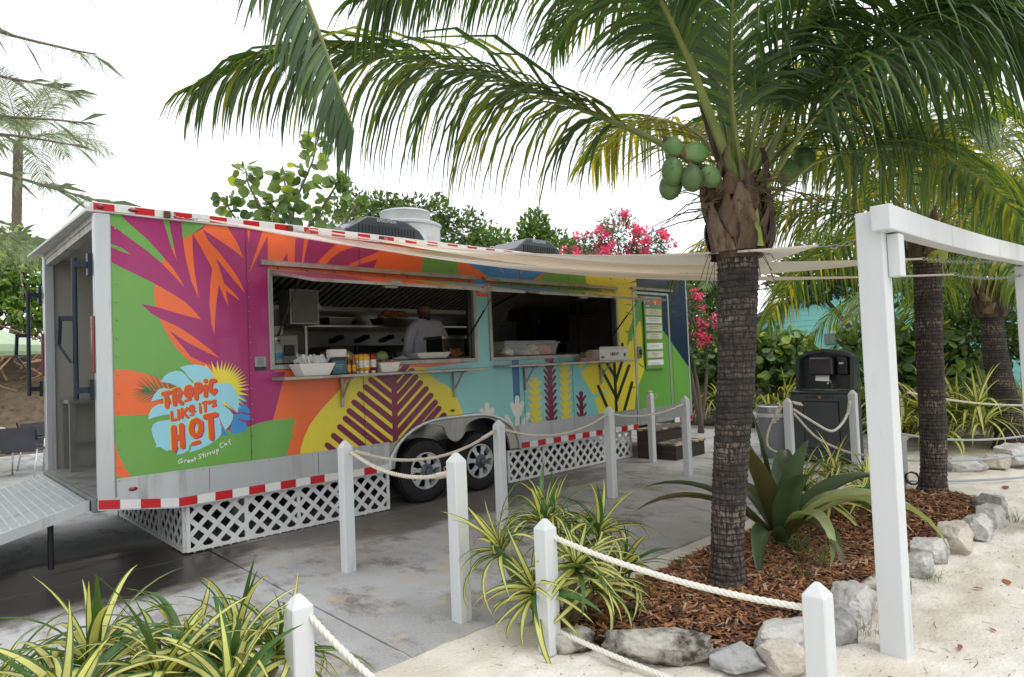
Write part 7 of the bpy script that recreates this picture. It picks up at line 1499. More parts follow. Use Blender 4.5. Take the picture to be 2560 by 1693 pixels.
def fibre_crown(t, c, r, h, seed=0, n=16):
    rs = random.Random(seed); c = Vector(c); mb = MB(); mb.lathe(c, [(r*.9,0),(r*1.1,h*.15),(r*1.12,h*.5),(r*.95,h*.8),(r*.6,h)], 18)
    mb.v = [tuple(Vector(v)+Vector((1,1,0))*.03*noise.noise(Vector(v)*9)) for v in mb.v]; mb.build('leaf_base_mass', M_boot, t, smooth=True)
    for k in range(n):   # torn leaf sheaths
        a = rs.uniform(0,2*pi); z = rs.uniform(.0,h*.9); d = Vector((cos(a),sin(a),0)); s_ = Vector((-sin(a),cos(a),0)); w_ = rs.uniform(.035,.1); o = c+Vector((0,0,z)); ln = rs.uniform(.16,.34); sk_w = rs.gauss(0,.06); mb = MB(); V = []
        for i in range(7):
            u = i/6; p = o+d*(r*.97+ln*(.12*sin(pi*u)+.12*u*u)+.012)+Vector((0,0,ln*u*.9))+s_*(sk_w*u*u+.006*sin(9*u+k)); ww = w_*(1-.8*u**1.3); V += [p-s_*ww, p+d*.025, p+s_*ww]
        mb.add(V, [x for i in range(6) for x in ((i*3,i*3+1,i*3+4,i*3+3),(i*3+1,i*3+2,i*3+5,i*3+4))]); mb.build('leaf_sheath', (M_boot, M_boot2)[k % 3 == 0], t, smooth=True)
    mb = MB()
    for k in range(60):  # hanging fibres
        a = rs.uniform(0,2*pi); p = c+Vector((cos(a)*r*1.05,sin(a)*r*1.05,rs.uniform(0,h))); mb.tube([p, p+Vector((cos(a)*.03,sin(a)*.03,-.05)), p+Vector((cos(a)*.05+rs.gauss(0,.03),sin(a)*.05+rs.gauss(0,.03),-rs.uniform(.08,.22)))], .0025, 3, cap=False)
    o = mb.build('fibre_strands', M_boot, t); tag(o, kind='stuff')
def radial(t, c, n, L, seed, cols, L0=.7, el=(.2,1.2), leaf=52, az0=0, hang=.75, skip=None, width=.032):
    rs = random.Random(seed); c = Vector(c)
    for k in range(n):
        a = az0+2*pi*k/n*1.0+rs.gauss(0,.15); e = lerp(el[1], el[0], ((k*7) % n)/n)+rs.gauss(0,.08)
        if skip and skip(a % (2*pi), e): continue
        d = Vector((cos(a)*cos(e),sin(a)*cos(e),sin(e))); p = c+d*.1; pts = [c.copy()]
        for i in range(6): pts.append(p.copy()); p = p+d*(L/6); d = (d+Vector((0,0,-.32-.12*i/3))*(.55+.2*cos(e))).normalized()
        frond(t, pts, L0, leaf, .2, hang, cols, seed=seed*50+k, width=width)
random.seed(21)
# ---------------- the coconut palm in front of the trailer door
pm = thing('coconut_palm', (3.955,2.245,0), 'near coconut palm with green nuts and ringed black-brown trunk in the mulch bed', 'palm tree')
trunk(pm, [(3.955,2.245,.0),(3.985,2.2,.7),(4.03,2.13,1.5),(4.02,2.07,2.28)], .1, .13, 64, flare=.62, seed=2)
fibre_crown(pm, (4.02,2.06,2.2), .155, .48, 4, 60)
mb = MB()
for p, q in (((4.0,1.96,2.3),(3.98,1.93,2.5)),): mb.add([(3.88,1.98,2.27),(3.96,1.87,2.25),(4.06,1.9,2.27),(3.97,1.9,2.5)], [(0,1,3),(1,2,3)])
mb.build('green_boot', mat('green_sheath', srgb(140,156,56), .5, 0, .2, 8), pm)
SPEC = {'F1': dict(L0=1.4,n=150,hang=1.7,cols=(0,0,0,1,1,2),spread=.42,start=.22,width=.034), 'F2': dict(L0=1.2,n=140,hang=1.35,cols=(0,0,1,1),start=.3,width=.034), 'F3': dict(L0=.9,n=70,hang=1.1,cols=(0,0,1),start=.25,width=.034), 'F4': dict(L0=1.25,n=150,hang=1.6,cols=(0,0,0,1),start=.24,width=.034), 'F5': dict(L0=1.2,n=130,hang=1.4,cols=(0,0,1),start=.3,width=.034), 'F6': dict(L0=1.1,n=80,hang=1.2,cols=(1,2,2,3),width=.034), 'F7': dict(L0=1.2,n=84,hang=1.1,cols=(0,1,1,2),width=.034), 'F8': dict(L0=1.25,n=70,hang=1.2,cols=(1,2,2,3),width=.034), 'F9': dict(L0=.95,n=80,hang=.9,cols=(0,1,1,2),start=.25,width=.034), 'F10': dict(L0=.8,n=80,hang=1.2,cols=(0,1,1,2),start=.25,width=.034), 'F11': dict(L0=1.0,n=90,hang=1.1,cols=(0,0,1),start=.3,width=.034), 'F12': dict(L0=1.0,n=90,hang=1.0,cols=(0,0,1),start=.3,width=.034), 'F13': dict(L0=1.0,n=90,hang=1.1,cols=(0,0,1),start=.25,width=.034), 'F15': dict(L0=1.15,n=120,hang=1.3,cols=(0,0,1,1,2),start=.28,width=.034), 'F16': dict(L0=1.15,n=110,hang=1.5,cols=(0,0,1,1),start=.25,width=.036), 'F14': dict(L0=1.0,n=90,hang=1.2,cols=(0,1,1,2),start=.25,width=.034)}
for i, (k, s) in enumerate(SPEC.items()): frond(pm, [(4.02,2.06,2.5)]+FR[k], seed=100+i, rr=(.04 if k in ('F1','F4','F3','F2') else .03,.006), **s)
M_nut = mat('green_coconut', srgb(92,122,70), .45, 0, .2, 7, .08, 60, rnd=.28, dark=srgb(124,112,66), dscale=7, dmin=.54, dmax=.75)
def nut(c, r, dirv, par):
    bm = bmesh.new(); bmesh.ops.create_uvsphere(bm, u_segments=18, v_segments=12, radius=1); q = Vector(dirv).to_track_quat('Z','Y')
    for v in bm.verts: tr = 1+.05*cos(3*atan2(v.co.y,v.co.x)); v.co = q @ Vector((v.co.x*r*.9*tr, v.co.y*r*.9*tr, v.co.z*r*1.16))+Vector(c)
    o = MB().bm(bm).build('coconut', M_nut, par, smooth=True); dq = Vector(dirv).normalized(); e = MB().lathe((0,0,0), [(.3,0),(.36,.1),(.2,.16),(.05,.5)], 8); e.v = [tuple(q @ (Vector(p)*r*Vector((1,1,-1)).x*1) if False else Vector(c)+q @ Vector((p[0]*r,p[1]*r,-(1.05+p[2])*r))) for p in e.v]; e.build('calyx', M_boot, o, smooth=True)
for c, d in zip([(3.56,2.23,2.89),(3.67,2.15,2.85),(3.55,2.235,2.74),(3.6,2.13,2.68),(3.72,2.08,2.70),(3.63,2.30,2.675)], [(.6,-.2,-.5),(.9,-.3,.1),(.1,0,-1),(.0,-.1,-1),(.7,-.2,-.8),(-.3,.2,-1)]): nut(c, random.uniform(.064,.086), d, pm)
for c, d in (((4.76,1.91,2.95),(.3,0,-1)),((4.62,1.98,2.85),(0,0,-1))): nut(c, .085, d, pm)
rs = random.Random(5); mb = MB()
for k in range(46):   # branched flower stalks with old stems
    a = rs.uniform(2.2,5.6); o = Vector((4.0,2.08,2.5+rs.uniform(0,.2))); d = Vector((cos(a),sin(a),rs.uniform(-.2,.5))).normalized(); ln = rs.uniform(.25,.6); mb.tube([o+d*.1, o+d*ln*.6+Vector((0,0,-.02)), o+d*ln+Vector((0,0,-.1))+Vector((rs.gauss(0,.04),)*3)], [.006,.004,.002], 4, cap=False)
tag(mb.build('flower_stalks', mat('dry_stalk', srgb(92,80,44), .8, 0, .3, 20), pm), kind='stuff')
for a, e, l, m in ((2.5,1.25,.75,M_boot),(.6,1.3,.8,M_boot),(-.8,1.1,.5,M_rach)):
    o = Vector((4.02,2.06,2.55)); d = Vector((cos(a)*cos(e),sin(a)*cos(e),sin(e))); MB().tube([o,o+d*l*.5,o+d*l], [.04,.045,.006], 8, squash=.5).build('flower_spathe', m, pm, smooth=True)
# ---------------- second and third palms, palm behind the shrubs, far palm on the left
p2 = thing('coconut_palm', (7.807,2.033,0), 'slim dark-trunked palm just right of the pergola post', 'palm tree'); trunk(p2, [(7.8,2.03,0),(7.84,2.0,.5),(7.83,1.98,1.6),(7.83,1.95,2.5)], .12, .128, 52, seed=7); fibre_crown(p2, (7.83,1.95,2.45), .15, .4, 9, 14)
MB().lathe((7.78,1.87,2.42), [(.1,0),(.12,.1),(.08,.35),(.02,.5)], 10).build('green_boot', MATS['green_sheath'], p2, smooth=True)
radial(p2, (7.83,1.95,2.75), 16, 3.2, 31, (0,0,1,1,2,2,3), .95, (.0,1.2), 70, .3, 1.15, skip=lambda a, e: 3.5 < a < 4.3, width=.034)
p3 = thing('coconut_palm', (12.02,2.13,0), 'thick grey palm with pale torn leaf bases at the right edge', 'palm tree'); trunk(p3, [(12.02,2.05,0),(11.98,2.1,.7),(12.0,2.18,1.4),(12.0,2.2,2.0)], .2, .14, 34, flare=.3, m=M_bark, seed=12); fibre_crown(p3, (12.0,2.2,1.95), .2, .6, 14, 20)
for k, (a, l) in enumerate(((3.6,.9),(4.6,.8),(2.6,.7))): o = Vector((12.0+.1*cos(a),2.2+.1*sin(a),2.05)); MB().tube([o,o+Vector((.06*cos(a),.06*sin(a),l*.5)),o+Vector((.12*cos(a),.12*sin(a),l))], [.08,.06,.045], 10).build('petiole', mat('yellow_petiole', srgb(158,160,70), .45), p3, smooth=True)
radial(p3, (12.0,2.2,2.6), 15, 3.4, 41, (0,1,1,2,2), 1.1, (.1,1.25), 60, .1, 1.1, width=.034)
p4_ = thing('coconut_palm', (15.4,7.9,0), 'palm with small green nuts behind the round-leaved shrub', 'palm tree'); trunk(p4_, [(15.4,7.9,0),(15.4,7.9,1.2),(15.4,7.92,2.7)], .2, .17, 24, m=M_barkg, seed=15); fibre_crown(p4_, (15.4,7.92,2.55), .2, .45, 18, 10)
radial(p4_, (15.4,7.92,3.0), 12, 2.6, 51, (0,0,1,1,2), .7, (.0,1.1), 44, .2, .85)
for k in range(14): a = 3.6+.5*sin(k*2.1); nut((15.4+.35*cos(a)+.1*sin(k),7.92+.35*sin(a)+.12*cos(k*1.7),2.65+.06*(k % 5)), .075, (0,0,-1), p4_)
p5_ = thing('coconut_palm', (3.3,29.5,0), 'tall distant palm with slender pale trunk at the left edge', 'palm tree'); trunk(p5_, [(3.2,29.7,1.5),(3.25,29.6,6),(3.35,29.45,10.2)], .17, .15, 20, 10, m=M_barkg); radial(p5_, (3.4,29.4,10.3), 16, 3.8, 61, (0,1,1,2), 1.2, (-.1,1.3), 44, .5, .55, width=.034)
p6_ = thing('coconut_palm', (-1.6,.6,0), 'palm whose fronds hang into the top left of the view', 'palm tree'); trunk(p6_, [(-1.6,.6,0),(-1.5,.7,3),(-1.3,1.0,6.0)], .17, .14, 40, seed=3)
frond(p6_, [(-1.3,1.0,6.1),(-.6,2.0,6.1)]+FR['G1'], L0=.95, n=150, hang=.6, cols=(0,0,0,1), start=.42, spread=.32, bias=Vector((-.5,.5,-.2)), seed=201, width=.03, rr=(.035,.006)); frond(p6_, [(-1.3,1.0,6.1)]+FR['G2'], L0=.6, n=90, hang=1.0, cols=(0,0,1), start=.3, seed=202, width=.04); frond(p6_, [(-1.3,1.0,6.0)]+FR['G3'], L0=.35, n=46, hang=.9, cols=(1,2,2,3), start=.5, seed=203)
for k, (a, e) in enumerate(((3.4,.5),(4.4,.8),(5.4,.6),(2.4,.9))):
    c = Vector((-1.3,1.0,6.1)); d = Vector((cos(a)*cos(e),sin(a)*cos(e),sin(e))); p = c; pts = [c]
    for i in range(6): p = p+d*.6; d = (d+Vector((0,0,-.3))).normalized(); pts.append(p)
    frond(p6_, pts, seed=210+k, n=40)
# ---------------- leafy crowns
def crown(t, blobs, n, ls, mats, seed=0, part='crown', asp=.5, shell=.55, droop=0.):
    """leaves spread through lumpy volumes: (centre, radii, weight)"""
    rs = random.Random(seed); mb = MB(); ws = [b[2] for b in blobs]
    for k in range(n):
        c, r, _ = rs.choices(blobs, ws)[0]
        d = Vector((rs.gauss(0,1),rs.gauss(0,1),rs.gauss(0,1))).normalized(); q = lerp(shell,1,rs.random()**.6)*(1+.25*noise.noise(d*2.3+Vector(c)))
        p = Vector((c[0]+d.x*r[0]*q, c[1]+d.y*r[1]*q, c[2]+d.z*r[2]*q))
        if noise.noise(p*1.7/max(.6,max(r))) < -.32: continue
        f = (d+Vector((rs.gauss(0,.5),rs.gauss(0,.5),rs.gauss(0,.5)-droop))).normalized(); s_ = f.cross(Vector((rs.gauss(0,1),rs.gauss(0,1),rs.gauss(0,1)))).normalized(); l = ls*rs.uniform(.6,1.25); w_ = l*asp*.5; nn = f.cross(s_)
        mi = rs.choices(range(len(mats)), [m[1] for m in mats])[0]
        mb.add([p-f*l*.5, p-s_*w_+nn*w_*.3, p+f*l*.5, p+s_*w_+nn*w_*.3], [(0,1,2),(0,2,3)], mi)
    return mb.build(part, [m[0] for m in mats], t)
def stems(t, base, tips, r0, name='trunk', m=None):
    mb = MB(); base = Vector(base)
    for i, q in enumerate(tips):
        q = Vector(q); md = base.lerp(q,.5)+Vector((.1*sin(i*2.3),.1*cos(i*1.7),.1)); mb.tube(bez([base+Vector((.03*cos(i*2),.03*sin(i*2),0)), md, q], 4), [lerp(r0,r0*.25,k/8) for k in range(9)], 7)
    return mb.build(name, m or M_barkg, t, smooth=True)
G = lambda n, r, g, b, tr=.3, ro=.45: leafmat(n, srgb(r,g,b), ro, tr, .3, 2)
M_dk = [(G('tree_leaf_deep',66,90,52,.3),3),(G('tree_leaf_green',92,120,62,.38),3),(G('tree_leaf_light',124,150,80,.42),1)]
M_hedge = [(G('hedge_leaf',112,150,66,.35,.3),3),(G('hedge_leaf_bright',164,190,92,.4,.3),2),(G('hedge_leaf_deep',70,98,50,.25),2)]
M_shr = [(G('shrub_leaf',80,106,58,.3),2),(G('shrub_leaf_pale',112,134,76,.35),1),(G('shrub_deep',46,66,38,.2),2)]
def tree(name, base, blobs, n, ls, mats, label, seed, cat='tree', r0=.12, group=None, asp=.5, shell=.4, twig=True):
    t = thing(name, base, label, cat, group); stems(t, base, [b[0] for b in blobs], r0); crown(t, blobs, n, ls, mats, seed, asp=asp, shell=shell); return t
tree('dense_tree', (9.2,13.6,0), [((8.3,14.2,4.9),(1.1,1.1,1.0),3),((8.7,13.7,5.25),(.8,.8,.6),2),((9.4,13.0,5.2),(.9,.9,.6),2),((10.1,12.3,4.7),(.8,.8,.7),2),((9.2,13.2,4.5),(1.3,1.3,.9),2)], 9000, .13, M_dk, 'dense small-leaved tree rising behind the exhaust fan', 2, shell=.3)
tree('leafy_shrub', (11.2,11.4,0), [((10.7,11.9,4.3),(.9,.9,.55),2),((11.4,11.1,4.55),(.45,.45,.75),2),((11.8,10.7,4.1),(.7,.7,.6),2)], 4200, .15, [(G('fresh_leaf',96,130,62,.4),2),(G('fresh_leaf_pale',134,160,88,.45),1),M_dk[1]], 'light green upright shrub behind the trailer roof', 3, 'shrub', .06, shell=.25)
M_ol = [(G('oleander_leaf',92,116,78,.3),2),(G('oleander_leaf_deep',62,86,58,.3),1)]; M_pink = [(leafmat('pink_petal', srgb(232,72,132), .6, .35, .2, 5),2),(leafmat('rose_petal', srgb(240,120,164), .6, .35, .2, 5),1)]
def oleander(base, blobs, fl, label, seed, n=3200):
    t = thing('oleander_bush', base, label, 'bush', 'pink flowering oleanders'); stems(t, base, [b[0] for b in blobs], .05); crown(t, blobs, n, .13, M_ol, seed, asp=.22, shell=.2); rs = random.Random(seed+1)
    for k in range(fl):
        c, r, _ = rs.choice(blobs); d = Vector((rs.gauss(0,1),rs.gauss(0,1),rs.gauss(.4,.8))).normalized(); p = (c[0]+d.x*r[0]*.95, c[1]+d.y*r[1]*.95, c[2]+d.z*r[2]*.95); crown(t, [(p,(.13,.13,.11),1)], 50, .055, M_pink, seed*99+k, 'flower_cluster', .9, .2)
oleander((11.2,8.7,0), [((10.75,9.0,3.75),(.5,.5,.5),2),((11.25,8.5,4.15),(.5,.5,.55),2),((11.75,8.05,3.8),(.5,.5,.5),2),((11.1,8.6,3.2),(.9,.7,.7),1)], 90, 'pink oleander showing above the trailer roof left of the palm', 5)
oleander((11.7,7.0,0), [((11.45,7.05,2.45),(.35,.35,.5),2),((11.75,6.8,1.95),(.35,.35,.4),2),((11.5,7.0,1.6),(.4,.4,.5),1)], 18, 'pink oleander beside the trailer front corner', 6, 1500)
tree('dense_tree', (14,9.0,0), [((13.2,9.3,2.9),(1.2,1.2,1.2),2),((14.2,8.6,2.6),(1.2,1.2,1.1),2)], 5200, .16, M_dk, 'dark tree beyond the trailer front corner', 8, shell=.3)
tree('dense_tree', (16.5,4.6,0), [((16,5.6,3.6),(1.3,1.3,.9),2),((17,4.4,3.4),(1.5,1.5,1.0),2),((16.2,6.6,3.3),(.9,.9,.7),1),((17,3.0,2.6),(1.4,1.4,1.3),2),((17.5,2.2,3.9),(1.6,1.6,1.2),2),((17.5,4.4,4.3),(1.3,1.3,.8),1)], 13000, .17, M_dk, 'broad dark tree hanging over the turquoise building', 9, shell=.3)
tree('leafy_shrub', (14.6,2.9,0), [((14.4,3.0,1.7),(.8,.9,.7),2),((14.8,2.2,1.9),(.9,.9,.9),2),((14.4,3.2,2.3),(.7,.7,.6),1)], 5200, .12, M_dk, 'dark green shrub with thin bare stems between the two right palms', 10, 'shrub', .04, shell=.3)
tree('leafy_shrub', (16,.9,0), [((15.5,1.2,1.7),(1.2,1.2,1.5),2),((16.5,.2,2.3),(1.4,1.4,1.6),2)], 6500, .15, M_dk, 'dark shrub behind the thick palm at the right edge', 12, 'shrub', .05, shell=.3)
for k, (x, y, lb) in enumerate(((14.2,8.6,'low pale-leaved shrub beside the trailer front end'),(14.3,5.8,'low shrub behind the striped plants left of the bin'),(15.2,3.4,'clipped low hedge shrub under the turquoise wall'))):
    tree('low_shrub', (x,y,0), [((x,y,.75),(.75,.8,.55),1),((x+.2,y+.5,.5),(.6,.6,.5),1)], 2600, .1, M_shr, lb, 30+k, 'shrub', .03, shell=.3)
# far backdrop trees behind everything on the left and right
tree('dense_tree', (20,14,0), [((19,15,3),(2,2,2),1),((21,13,3),(2,2,1.8),1)], 5200, .25, M_dk, 'far tree between the trailer front and the building', 14, shell=.3)
tree('dense_tree', (26,1,0), [((25,2,3.4),(2.4,2.4,2.4),1),((26,-1,3),(2.4,2.4,2.6),1),((25,1,5.2),(2.4,2.4,1.6),1)], 9000, .25, M_dk, 'far dark tree behind the right-hand palms', 15, shell=.3)
# ---------------- sea grape: broad round leaves, each leaf a part
def disc_leaf(name, mts, cup, seed):
    rs = random.Random(seed); n = 14; v = [(0,0,0)]; f = []
    for i in range(n): a = 2*pi*i/n; r = 1*(1+.07*rs.uniform(-1,1))*(.86 if i == 0 else 1); v.append((1+r*cos(a+pi) if False else r*cos(a)+1, r*sin(a), cup*(r*r)*abs(sin(a))-.18*cup*cos(a)))
    v[0] = (1,0,0); f = [(0,1+i,1+(i+1) % n) for i in range(n)]; out = []
    for m in mts: me = bpy.data.meshes.new(name); me.from_pydata(v, [], f); me.materials.append(m); me.shade_smooth(); out.append(me)
    return out
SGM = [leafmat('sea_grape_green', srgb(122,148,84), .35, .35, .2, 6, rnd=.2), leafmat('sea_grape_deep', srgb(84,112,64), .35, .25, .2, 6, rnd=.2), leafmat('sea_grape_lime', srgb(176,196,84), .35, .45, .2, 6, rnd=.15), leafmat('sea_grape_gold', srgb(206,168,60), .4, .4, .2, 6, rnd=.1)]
SGL = disc_leaf('leaf', SGM, .25, 1)+disc_leaf('leaf', SGM, -.15, 2)
def place_leaf(t, p, d, nrm, s, me, name='leaf'):
    d = Vector(d).normalized(); nrm = Vector(nrm); y = nrm.cross(d)
    if y.length < .05: y = d.cross(Vector((1,.3,.2)))
    y.normalize(); z = d.cross(y); M = Matrix(((d.x*s,y.x*s,z.x*s,p[0]-ORG[t].x),(d.y*s,y.y*s,z.y*s,p[1]-ORG[t].y),(d.z*s,y.z*s,z.z*s,p[2]-ORG[t].z),(0,0,0,1))); return meshobj(name, me, t, M)
t = thing('sea_grape_tree', (5.3,11.4,0), 'young sea grape with round leaves on upright stems above the trailer roof', 'tree'); rs = random.Random(4)
brs = [[(5.3,11.4,2.6),(5.3,11.35,3.9),(5.35,11.3,4.6),(5.6,11.05,5.4),(5.66,11.0,5.85)],[(5.3,11.35,3.6),(5.0,11.6,4.3),(4.75,11.85,4.95),(4.7,11.9,5.3)],[(5.3,11.35,3.4),(4.85,11.75,3.9),(4.5,12.1,4.5),(4.45,12.15,4.75)],[(5.3,11.35,3.9),(5.6,11.1,4.3),(5.9,10.8,4.9),(5.95,10.75,5.0)],[(5.3,11.35,3.6),(5.8,10.9,3.9),(6.1,10.6,4.4),(6.2,10.5,4.6)],[(5.3,11.35,3.5),(5.1,11.55,4.0),(5.05,11.6,4.7)],[(5.3,11.35,4.2),(5.25,11.4,4.8),(5.2,11.45,5.2)]]
mb = MB()
for b in brs: mb.tube(bez(b,4), [lerp(.035,.01,k/(4*(len(b)-1))) for k in range(4*(len(b)-1)+1)], 6)
mb.tube([(5.3,11.4,0),(5.3,11.4,2.7)], .05, 7); mb.build('trunk', M_barkg, t, smooth=True)
for b in brs:
    P = bez(b, 7)
    for k, p in enumerate(P[6:]):
        for q in range(3): a = k*2.4+q*pi*.67+rs.gauss(0,.4); d = Vector((cos(a),sin(a),rs.uniform(-.1,.5))); place_leaf(t, p+d*rs.uniform(.0,.17), d, Vector((rs.gauss(-.4,.6),rs.gauss(-.7,.6),rs.gauss(.2,.5))), rs.uniform(.075,.12), SGL[rs.choices((0,1,2,3,4,5),(5,2,1,.15,5,2))[0]])
def seagrape(base, blobs, n, label, seed, s=(.07,.105), tw=None):
    t = thing('sea_grape_bush', base, label, 'bush', 'round-leaved sea grape bushes'); rs = random.Random(seed); stems(t, base, [b[0] for b in blobs], .06); 
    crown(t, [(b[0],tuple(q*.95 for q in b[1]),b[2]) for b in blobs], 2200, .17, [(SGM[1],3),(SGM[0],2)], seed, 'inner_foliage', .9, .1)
    for k in range(n):
        c, r, _ = rs.choice(blobs); d = Vector((rs.gauss(0,1),rs.gauss(0,1),rs.gauss(.1,1))).normalized()
        if d.x*.69+d.y*.73 > .55: d = -d
        p = Vector((c[0]+d.x*r[0], c[1]+d.y*r[1], c[2]+d.z*r[2])); top = d.z > .35
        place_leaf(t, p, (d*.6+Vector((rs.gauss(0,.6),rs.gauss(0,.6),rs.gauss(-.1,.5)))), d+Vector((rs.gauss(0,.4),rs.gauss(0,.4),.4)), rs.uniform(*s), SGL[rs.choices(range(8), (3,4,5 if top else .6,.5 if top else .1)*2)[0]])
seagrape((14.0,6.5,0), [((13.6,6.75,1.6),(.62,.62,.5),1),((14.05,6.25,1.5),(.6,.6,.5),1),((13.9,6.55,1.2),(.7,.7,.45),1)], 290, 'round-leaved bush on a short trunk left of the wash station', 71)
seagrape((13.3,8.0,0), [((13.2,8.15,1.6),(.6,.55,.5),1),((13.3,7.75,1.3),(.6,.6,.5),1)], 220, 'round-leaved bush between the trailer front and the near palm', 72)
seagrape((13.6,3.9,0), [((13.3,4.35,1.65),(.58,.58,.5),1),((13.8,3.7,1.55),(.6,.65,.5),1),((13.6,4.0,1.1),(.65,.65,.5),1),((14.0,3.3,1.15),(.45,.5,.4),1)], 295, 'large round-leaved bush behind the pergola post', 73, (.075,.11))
# bare twisted stems below the big bush
t = thing('twisted_branches', (12.9,2.9,0), 'bare twisted grey branches under the large round-leaved bush', 'branches')
for b in ([(12.6,3.2,.2),(12.9,2.9,.5),(13.3,2.6,.95),(13.6,2.3,1.2)],[(12.9,2.6,.2),(13.0,2.55,.7),(12.95,2.6,1.2)],[(12.4,3.5,.2),(12.6,3.25,.55),(12.9,3.1,.8)],[(13.3,2.3,.1),(13.35,2.3,.7),(13.3,2.35,1.3)]): MB().tube(bez(b,4), [lerp(.04,.015,k/(4*(len(b)-1))) for k in range(4*(len(b)-1)+1)], 7).build('branch', M_barkg, t, smooth=True)
# ---------------- striped (variegated) strap-leaved plants
M_vg = leafmat('striped_leaf_edge', srgb(74,108,56), .4, .25, .15, 4, rnd=.2); M_vy = leafmat('striped_leaf_centre', srgb(214,210,128), .45, .35, .15, 4, rnd=.2)
def strap(L, W, e0, bend, seed, K=9, green=False, mats=None, name='leaf', fold=.35, wpow=1.6):
    rs = random.Random(seed); me = bpy.data.meshes.new(name); v = []; f = []; mi = []; e = e0; x = z = 0; tw = rs.gauss(0,.12)
    for k in range(K+1):
        u = k/K; w_ = W*(.55+.45*min(1,u*3.5))*(1-u**wpow)**.8 if k < K else .0005; yo = tw*L*u*u
        for c, h in ((-1,fold),(-.62,fold*.5),(0,0),(.62,fold*.5),(1,fold)): v.append((x, yo+c*w_*.5, z+abs(c)*w_*.5*h*1.2))
        e -= bend/K*(.5+1.1*u); x += cos(e)*L/K; z += sin(e)*L/K
    for k in range(K):
        for c in range(4): f.append((k*5+c, k*5+c+1, k*5+c+6, k*5+c+5)); mi.append(0 if c in (0,3) else 1)
    me.from_pydata(v, [], f); 
    for m in (mats or ((M_vg,M_vg) if green else (M_vg,M_vy))): me.materials.append(m)
    me.polygons.foreach_set('material_index', mi); me.shade_smooth(); return me
STR = [strap(1, .1, e, b, i) for i, (e, b) in enumerate(((1.35,.5),(1.2,1.1),(1.0,1.6),(.9,2.2),(.7,1.9),(.6,2.4),(.4,1.8),(1.1,2.0),(.8,1.2),(.3,1.5),(.95,2.7),(.55,1.2)))]
STRG = [strap(1, .11, e, b, 40+i, green=True) for i, (e, b) in enumerate(((1.3,.6),(1.0,1.4),(.7,1.8)))]
def striped(base, heads, label, seed, L=(.34,.52), n=22, group='green and yellow striped plants', gfrac=.12):
    t = thing('striped_plant', base, label, 'plant', group); rs = random.Random(seed); mb = MB()
    for (hx, hy, hz, tilt) in heads:
        mb.tube(bez([(base[0]+(hx-base[0])*.25,base[1]+(hy-base[1])*.25,.0),(base[0]+(hx-base[0])*.7,base[1]+(hy-base[1])*.7,hz*.55),(hx,hy,hz)],3), [.022]*7, 6)
        out = Vector((hx-base[0],hy-base[1],0)); out = out.normalized() if out.length > .01 else Vector((0,0,0))
        for k in range(n):
            a = k*2.399+rs.gauss(0,.15); u = k/n; lv = rs.choice((0,1,2,8)) if u < .25 else rs.choice((1,2,3,7,8,11)) if u < .6 else rs.choice((3,4,5,6,9,10)); me = rs.choice(STRG) if rs.random() < gfrac else STR[lv]
            s = rs.uniform(*L)*(.8+.3*u); ax = Vector((0,0,1))+out*tilt; q = ax.normalized().to_track_quat('Z','Y'); M = Matrix.Translation(Vector((hx,hy,hz+.05*(1-u)))-ORG[t]) @ q.to_matrix().to_4x4() @ Matrix.Rotation(a,4,'Z') @ Matrix.Diagonal((s,s*rs.uniform(.85,1.15),s,1)); meshobj('leaf', me, t, M)
    mb.build('stems', mat('dry_stem', srgb(120,104,70), .8, 0, .2, 20), t); return t
striped((2.92,2.78,0), [(2.66,2.98,.42,.6),(2.95,2.9,.52,.1),(3.25,2.72,.44,.5),(2.68,2.72,.22,.8),(2.98,2.56,.22,.7),(3.3,2.6,.2,.8),(3.1,2.98,.46,.3),(2.85,2.56,.36,.5),(3.3,2.95,.26,.6)], 'striped plant clump behind the short post beside the concrete edge', 81, L=(.34,.51), n=32)
striped((.62,3.35,0), [(.3,3.5,.2,.5),(.62,3.4,.3,.1),(.95,3.3,.22,.4),(.5,3.15,.24,.4),(.8,3.1,.26,.3),(.2,3.2,.14,.6)], 'striped plant in the lower left corner, its left clump', 82, L=(.42,.64), n=34)
striped((1.12,3.15,0), [(1.2,3.3,.25,.4),(1.08,3.05,.26,.2),(1.3,3.1,.2,.6),(1.0,2.85,.2,.5)], 'striped plant in the lower left corner, against the white post', 83, L=(.36,.56), n=26, gfrac=.3)
striped((.1,2.9,0), [(.1,3.0,.3,.2),(.4,2.85,.3,.3),(-.2,2.9,.2,.4)], 'striped plant cut by the bottom edge at the left', 84, L=(.38,.58), n=24)
striped((6.3,2.45,0), [(6.1,2.6,.25,.5),(6.4,2.45,.4,.1),(6.7,2.3,.28,.5),(6.3,2.2,.25,.6),(6.0,2.35,.2,.6),(6.6,2.6,.3,.3)], 'striped plant behind the broad-leaved plant', 85, n=22)
